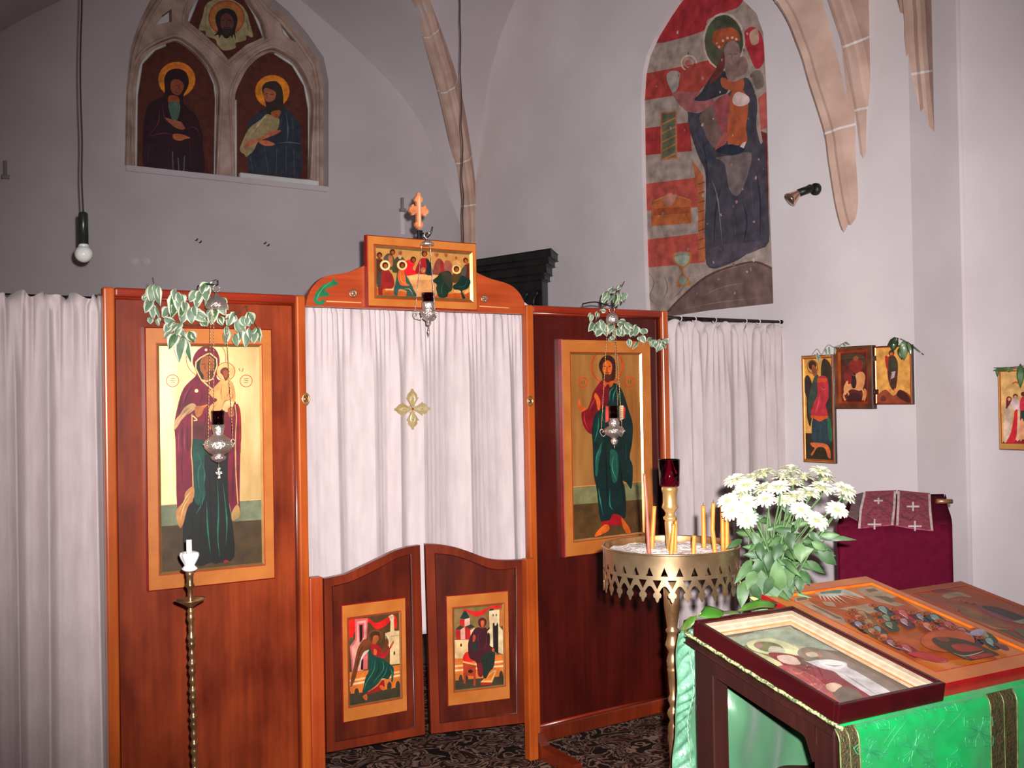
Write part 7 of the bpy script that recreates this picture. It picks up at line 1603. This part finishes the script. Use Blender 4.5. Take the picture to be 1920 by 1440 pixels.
# leaves laid along the back of the lectern
r = thing('laurel_sprig', 'fresh green leaves lying along the back edge of the lectern behind the frame', 'leaves', LP(.1, LH-.02, .02))
def la(x_, y_, h): 
    a_, b_ = onL(*c8((x_, y_))[0], h); return LP(a_, b_, h)
LFG = mat('leaf_fresh', (66, 112, 30), (44, 86, 24), scale=14, rough=.35, coat=.3)
LFD = mat('leaf_dull', (84, 92, 54), (66, 76, 44), scale=14, rough=.5)
m = MB()
leaf(m, la(430, 200, .055), la(165, 262, .052), .040, LFG, LFG, nrm=Nd+Vector((0, -.5, .2)), fold=.12); leaf(m, la(400, 235, .05), la(612, 215, .05), .022, LFD, LFD, nrm=Nd, fold=.3)
leaf(m, la(1000, 130, .03), la(590, 200, .045), .034, LFG, LFD, nrm=Nd+Vector((0, -.4, 0)), fold=.2); leaf(m, la(150, 255, .05), la(-40, 430, .0), .036, LFG, LFD, nrm=Nd+Vector((-.3, -.5, 0)), fold=.25, twist=.3); leaf(m, la(120, 330, .02), la(20, 470, -.02), .026, LFD, LFD, nrm=Nd, fold=.2)
m.build('foliage', r, solid=.0009)
m = MB(); m.tube([la(150, 262, .05), la(420, 208, .052), la(600, 205, .046), la(960, 140, .03)], .0018, LFD, seg=6); m.build('stem', r)
# ================================================================== carpet
cm = bpy.data.materials.new('carpet_floral'); cm.use_nodes = True; nt = cm.node_tree; bs = nt.nodes['Principled BSDF']
bs.inputs['Roughness'].default_value = .95; bs.inputs['Specular IOR Level'].default_value = .1
tc_ = nt.nodes.new('ShaderNodeTexCoord'); n1_ = nt.nodes.new('ShaderNodeTexNoise'); n1_.inputs['Scale'].default_value = 8.5; n1_.inputs['Detail'].default_value = 2.5; n1_.inputs['Distortion'].default_value = 1.6
nt.links.new(tc_.outputs['Object'], n1_.inputs['Vector'])
cr_ = nt.nodes.new('ShaderNodeValToRGB'); el = cr_.color_ramp.elements
el[0].position = .30; el[0].color = lin((34, 22, 20))+(1,); el[1].position = .72; el[1].color = lin((40, 26, 24))+(1,)
for p_, c_ in ((.42, (40, 26, 24)), (.45, (150, 118, 102)), (.485, (130, 100, 88)), (.50, (64, 30, 28)), (.55, (36, 24, 22)), (.585, (120, 96, 84)), (.62, (100, 54, 48)), (.66, (44, 28, 26))):
    e_ = el.new(p_); e_.color = lin(c_)+(1,)
nt.links.new(n1_.outputs['Fac'], cr_.inputs['Fac']); nt.links.new(cr_.outputs['Color'], bs.inputs['Base Color'])
m = MB(); m.box((XL+.02, 1.4, -.006), (4.35, 5.6, 0), cm); single(m, 'carpet', 'dark brown floral carpet on the floor in front of and beneath the screen', 'carpet')
# ================================================================== bouquet
DB = 2.64
WP = mat('petal_white', (202, 200, 178), (186, 184, 152), scale=30, rough=.7)
YCN = mat('flower_heart', (196, 190, 96), (160, 160, 70), scale=60, rough=.8)
STM = mat('flower_stem', (72, 96, 54), (54, 76, 40), scale=20, rough=.6)
LVB = mat('bouquet_leaf', (78, 104, 62), (48, 74, 40), scale=14, rough=.55)
LVD = mat('bouquet_leaf_dark', (48, 76, 40), (30, 52, 28), scale=14, rough=.55)
v0 = aD(1446, 1100, DB); vz = v0.z
vs_ = thing('plant_stand', 'slim stand almost hidden behind the lectern, carrying the vase', 'stand', (v0.x, v0.y, 0))
m = MB(); m.lathe([(.0, .70), (.14, .70), (.145, .71), (.14, .72), (.0, .72)], (v0.x, v0.y, 0), MAH, seg=28, capb=False, capt=False); m.build('stand_top', vs_)
m = MB(); m.lathe([(.13, 0), (.13, .02), (.03, .05), (.022, .1), (.022, .6), (.05, .70)], (v0.x, v0.y, 0), MAH, seg=20); m.build('column', vs_)
vv = thing('vase', 'greenish glass vase behind the lectern holding the white bouquet', 'vase', (v0.x, v0.y, .72))
m = MB(); m.lathe([(.0, .722), (.045, .722), (.052, .76), (.050, vz-.10), (.060, vz+.03), (.057, vz+.03), (.047, vz-.10), (.048, .765), (.0, .735)], (v0.x, v0.y, 0), mat('vase_green', (96, 116, 92), (76, 96, 74), rough=.15, coat=.5), seg=28, capb=False, capt=False); m.build('vase_body', vv)
k3 = crop(1330, 860, 4.085)
HEADS = [(200, 175), (285, 215), (420, 120), (345, 150), (620, 95), (560, 150), (720, 150), (640, 190), (850, 105), (890, 165), (420, 235), (530, 230), (240, 285), (145, 330), (290, 350), (430, 320), (650, 300), (760, 270), (860, 235), (1030, 245), (700, 400), (820, 480), (975, 400), (1040, 300), (290, 470), (180, 405), (580, 330)]
rowsn = {}
for k, (x_, y_) in enumerate(HEADS):
    row = 'top' if y_ < 180 else ('upper' if y_ < 260 else ('middle' if y_ < 345 else 'bottom')); rowsn.setdefault(row, []).append(k)
ORD = ['leftmost', 'second from the left', 'third from the left', 'fourth from the left', 'fifth from the left', 'sixth from the left', 'seventh from the left', 'eighth from the left', 'ninth from the left']
LAB = {}
for row, ks in rowsn.items():
    for i, k in enumerate(sorted(ks, key=lambda q: HEADS[q][0])): LAB[k] = 'white chrysanthemum, %s in the %s row of the bouquet' % (ORD[i], row)
rnd = random.Random(21)
bc = aD(1480, 985, DB)
def flower(k):
    x_, y_ = HEADS[k]; px, py = k3((x_, y_))[0]
    back = (y_ < 180)*.05+rnd.uniform(-.05, .05)
    c = aD(px, py, DB+back-.02*(y_ > 340)); R = rnd.uniform(.029, .034)
    out = (c-bc); ax = (out.normalized()*.55+Vector((0, 0, .75))+(CAM-c).normalized()*(.35+.25*(y_ > 300))).normalized()
    mouth = v0+Vector((rnd.uniform(-.035, .035), rnd.uniform(-.035, .035), -.02))
    r = thing('chrysanthemum', LAB[k], 'flower', mouth, 'white chrysanthemums in the bouquet')
    knee = mouth.lerp(c, .45)+Vector((rnd.uniform(-.015, .015), rnd.uniform(-.015, .015), .02))
    m = MB(); P = cr_open([mouth-Vector((0, 0, .05)), mouth, knee, c-ax*.03, c-ax*.004], 5); m.tube(P, .0026, STM, seg=6); m.build('stem', r)
    Tq = ax.to_track_quat('Z', 'Y').to_matrix(); m = MB()
    for n_, L_, el_, w_, off in ((17, 1.0, 4, .27, 0), (15, .92, 20, .26, .2), (12, .74, 38, .24, .1), (9, .5, 58, .20, .3)):
        for j in range(n_):
            q = 2*PI*(j+off)/n_+rnd.uniform(-.07, .07); e_ = math.radians(el_+rnd.uniform(-7, 7)); Lr = R*L_*rnd.uniform(.92, 1.06)
            d = Vector((math.cos(q)*math.cos(e_), math.sin(q)*math.cos(e_), math.sin(e_))); sd = Vector((-math.sin(q), math.cos(q), 0)); up_ = d.cross(sd)*-1
            rows = []
            for t, ww in ((.12, .35), (.45, .8), (.8, 1.0), (1.0, .45)):
                cc_ = d*(Lr*t)+Vector((0, 0, 1))*(R*.10*math.sin(PI*t)-R*.06*t*t)
                rows.append(m.vs([c+Tq @ (cc_+sd*(s_*ww*w_*R*.5)+Vector((0, 0, 1))*(R*.045*abs(s_)*ww)) for s_ in (-1, 0, 1)]))
            for a_, b_ in zip(rows, rows[1:]):
                for i in range(2): m.face([a_[i], a_[i+1], b_[i+1], b_[i]], WP, True)
    m.build('petals', r)
    m = MB(); m.lathe([(R*.20, -.001), (R*.24, R*.10), (R*.16, R*.24), (.0, R*.28)], c, YCN, seg=12, T=Tq.to_4x4(), capb=False, capt=False); m.build('heart', r)['label'] = 'yellowish heart'
    m = MB()
    for j in range(3):
        t = rnd.uniform(.28, .62); p = P[int(t*(len(P)-1))]; q = rnd.uniform(0, 2*PI); d = Vector((math.cos(q), math.sin(q), rnd.uniform(-.5, .3)))
        leaf(m, p, p+d*rnd.uniform(.045, .075), rnd.uniform(.016, .028), LVB if rnd.random() < .6 else LVD, LVD, fold=.25)
    m.build('leaves', r)
for k in range(len(HEADS)): flower(k)
gr_ = thing('greenery', 'broad pale green leaves at the foot of the white bouquet', 'leaves', v0)
m = MB()
for bx_, by_, tx, ty, w, cc_ in ((540, 1010, 515, 770, 130, 0), (400, 1020, 400, 850, 110, 0), (620, 745, 800, 690, 95, 0), (830, 700, 975, 815, 90, 1), (840, 610, 1125, 622, 44, 1), (330, 770, 190, 960, 75, 0), (270, 930, 245, 1140, 95, 0), (700, 850, 770, 970, 80, 1), (640, 790, 605, 985, 90, 0), (600, 990, 610, 840, 80, 1), (350, 860, 290, 1010, 90, 0), (440, 760, 310, 870, 80, 1), (740, 780, 885, 880, 60, 1), (780, 640, 900, 700, 60, 0), (470, 700, 450, 860, 90, 1), (540, 640, 500, 780, 80, 1), (690, 640, 700, 800, 90, 0), (760, 560, 860, 640, 60, 1), (380, 640, 400, 780, 70, 1), (600, 560, 640, 700, 90, 1), (250, 620, 130, 690, 50, 1), (480, 500, 520, 640, 70, 1), (680, 470, 720, 600, 80, 0), (330, 560, 400, 700, 70, 1), (780, 420, 740, 560, 60, 1), (430, 450, 410, 600, 60, 1), (560, 420, 580, 560, 70, 1), (310, 1060, 410, 1098, 26, 2), (480, 900, 420, 1040, 80, 1), (350, 960, 380, 1100, 80, 1), (560, 900, 640, 1040, 90, 1), (450, 940, 520, 1080, 90, 0), (680, 900, 700, 1030, 70, 1)):
    if by_ < 520: continue
    (x0, y0), (x1, y1) = k3((bx_, by_), (tx, ty)); d0 = DB-rnd.uniform(.02, .09); s_ = DB/F_*w/4.085
    leaf(m, aD(x0, y0, d0), aD(x1, y1, d0-rnd.uniform(-.01, .03)), s_, (LVB, LVD, mat('leaf_yellow', (190, 186, 80)))[cc_], None, fold=rnd.uniform(.05, .3), twist=rnd.uniform(-.4, .4), seg=6)
m.build('foliage', gr_)
m = MB()
for k in range(26):
    a_ = v0+Vector((rnd.uniform(-.03, .03), rnd.uniform(-.03, .03), -.02)); x_ = rnd.uniform(200, 950); y_ = rnd.uniform(380, 640); b_ = aD(*k3((x_, y_))[0], DB+rnd.uniform(-.03, .05))
    m.tube(cr_open([a_, a_.lerp(b_, .5)+Vector((0, 0, .015)), b_], 4), .0016, STM, seg=5)
m.build('stems', gr_)
# ================================================================== burgundy lectern by the wall, with a stole over it
BUR = mat('burgundy_cloth', (82, 12, 34), (75, 10, 30), scale=40, rough=.9, spec=.05, bump=.15, bscale=180)
Rx = Vector((_r0.x, _r0.y, 0)); Fx = Vector((math.sin(YAW), math.cos(YAW), 0))
fc = aD(1677, 985, 3.7); bcn = aD(1685, 928, 4.0)
ln_ = thing('draped_lectern', 'burgundy cloth-covered sloping lectern standing before the side wall', 'lectern', (fc.x, fc.y+.15, 0))
hwf, hwb = .204, .176
def topp(u, v): return (fc+Rx*(hwf*(2*u-1))).lerp(bcn+Rx*(hwb*(2*u-1)), v)+Vector((0, 0, .006*math.sin(PI*v)))
m = MB(); m.grid(topp, 16, 8, BUR)
def drop(u, t): return fc+Rx*((hwf+.004*t)*(2*u-1))-Fx*(.010*math.sin(min(1, t/.04)*PI/2)+.004*math.sin(u*17)*t)-Vector((0, 0, t))
m.grid(lambda u, v: drop(u, 1.05*v), 24, 24, BUR)
for s_ in (0, 1):
    m.grid(lambda u, v: topp(s_, u)+Rx*((-1 if s_ == 0 else 1)*(.004+.002*math.sin(9*u)))-Vector((0, 0, 1.05*v)), 8, 12, BUR)
m.grid(lambda u, v: topp(u, 1)+Fx*.006-Vector((0, 0, 1.05*v)), 12, 12, BUR)
m.build('cloth', ln_, recalc=True, solid=.002)
m = MB()
for u, v in ((.12, .12), (.88, .12), (.12, .88), (.88, .88)):
    p = topp(u, v); m2 = MB(); m2.box((p.x-.018, p.y-.018, 0), (p.x+.018, p.y+.018, p.z-.02), MAH); m2.build('leg', ln_)
m.tube([topp(.9, .62)+Vector((0, 0, .010)), topp(1.06, .62)+Vector((0, 0, .008))], .009, mat('gilt_rail', (196, 150, 110), (160, 112, 78), rough=.35, metal=.6), seg=12); m.build('rail_end', ln_)['label'] = 'pale gilt rail end'
nt_ = (topp(1, 0)-topp(0, 0)).cross(topp(0, 1)-topp(0, 0)).normalized(); nt_ = nt_ if nt_.z > 0 else -nt_
so_ = thing('stole', 'patterned maroon and white stole with crosses laid over the burgundy lectern', 'stole', topp(.45, .3)+nt_*.012)
SB = mat('stole_maroon', (150, 62, 78), (112, 34, 50), scale=60, rough=.7, vor=True, lo=.1, hi=.6)
PS = fc+nt_*.010
def sq(*pts): return [hit(*k3(p)[0], PS, nt_) for p in pts]
for L_ in (((1195, 258), (1432, 248), (1418, 512), (1300, 520), (1138, 538)), ((1440, 248), (1690, 272), (1716, 556), (1560, 540), (1425, 516))):
    m = MB(); m.prism(sq(*L_), nt_*.004, SB); m.build('band', so_)
m = MB(); m.prism(sq((1110, 282), (1180, 262), (1135, 478), (1062, 440)), nt_*.003, mat('stole_lining', (110, 84, 84), (90, 66, 68), scale=40, rough=.8)); m.build('folded_end', so_)['label'] = 'greyish folded end'
ps_ = PaintRay(PS+nt_*.0042, nt_, .85, step=.0004)
CRB = (196, 172, 170)
for L_ in (((1190, 262), (1160, 390), (1148, 534)), ((1422, 252), (1416, 380), (1400, 510)), ((1450, 252), (1446, 380), (1440, 512)), ((1685, 275), (1690, 400), (1706, 552))): ps_.L(k3(*L_), 4.4, CRB, smooth=False)
def xcross(cx, cy, s_): ps_.L(k3((cx-s_, cy), (cx+s_, cy)), 3.2, (206, 186, 190), smooth=False); ps_.L(k3((cx, cy-s_*.75), (cx, cy+s_*.75)), 3.2, (206, 186, 190), smooth=False)
for c_ in ((1295, 325, 34), (1560, 370, 48), (1265, 505, 52), (1575, 518, 52)): xcross(*c_)
for L_ in (((1210, 430), (1290, 370), (1390, 450)), ((1220, 270), (1290, 300), (1400, 270)), ((1200, 440), (1260, 480)), ((1330, 300), (1410, 360)), ((1460, 300), (1540, 270), (1660, 320)), ((1460, 430), (1540, 470), (1600, 420), (1680, 470)), ((1480, 350), (1520, 410)), ((1620, 330), (1670, 400)), ((1500, 290), (1560, 320), (1620, 300))): ps_.L(k3(*L_), 2.0, (84, 22, 38))
ps_.build('pattern', so_)
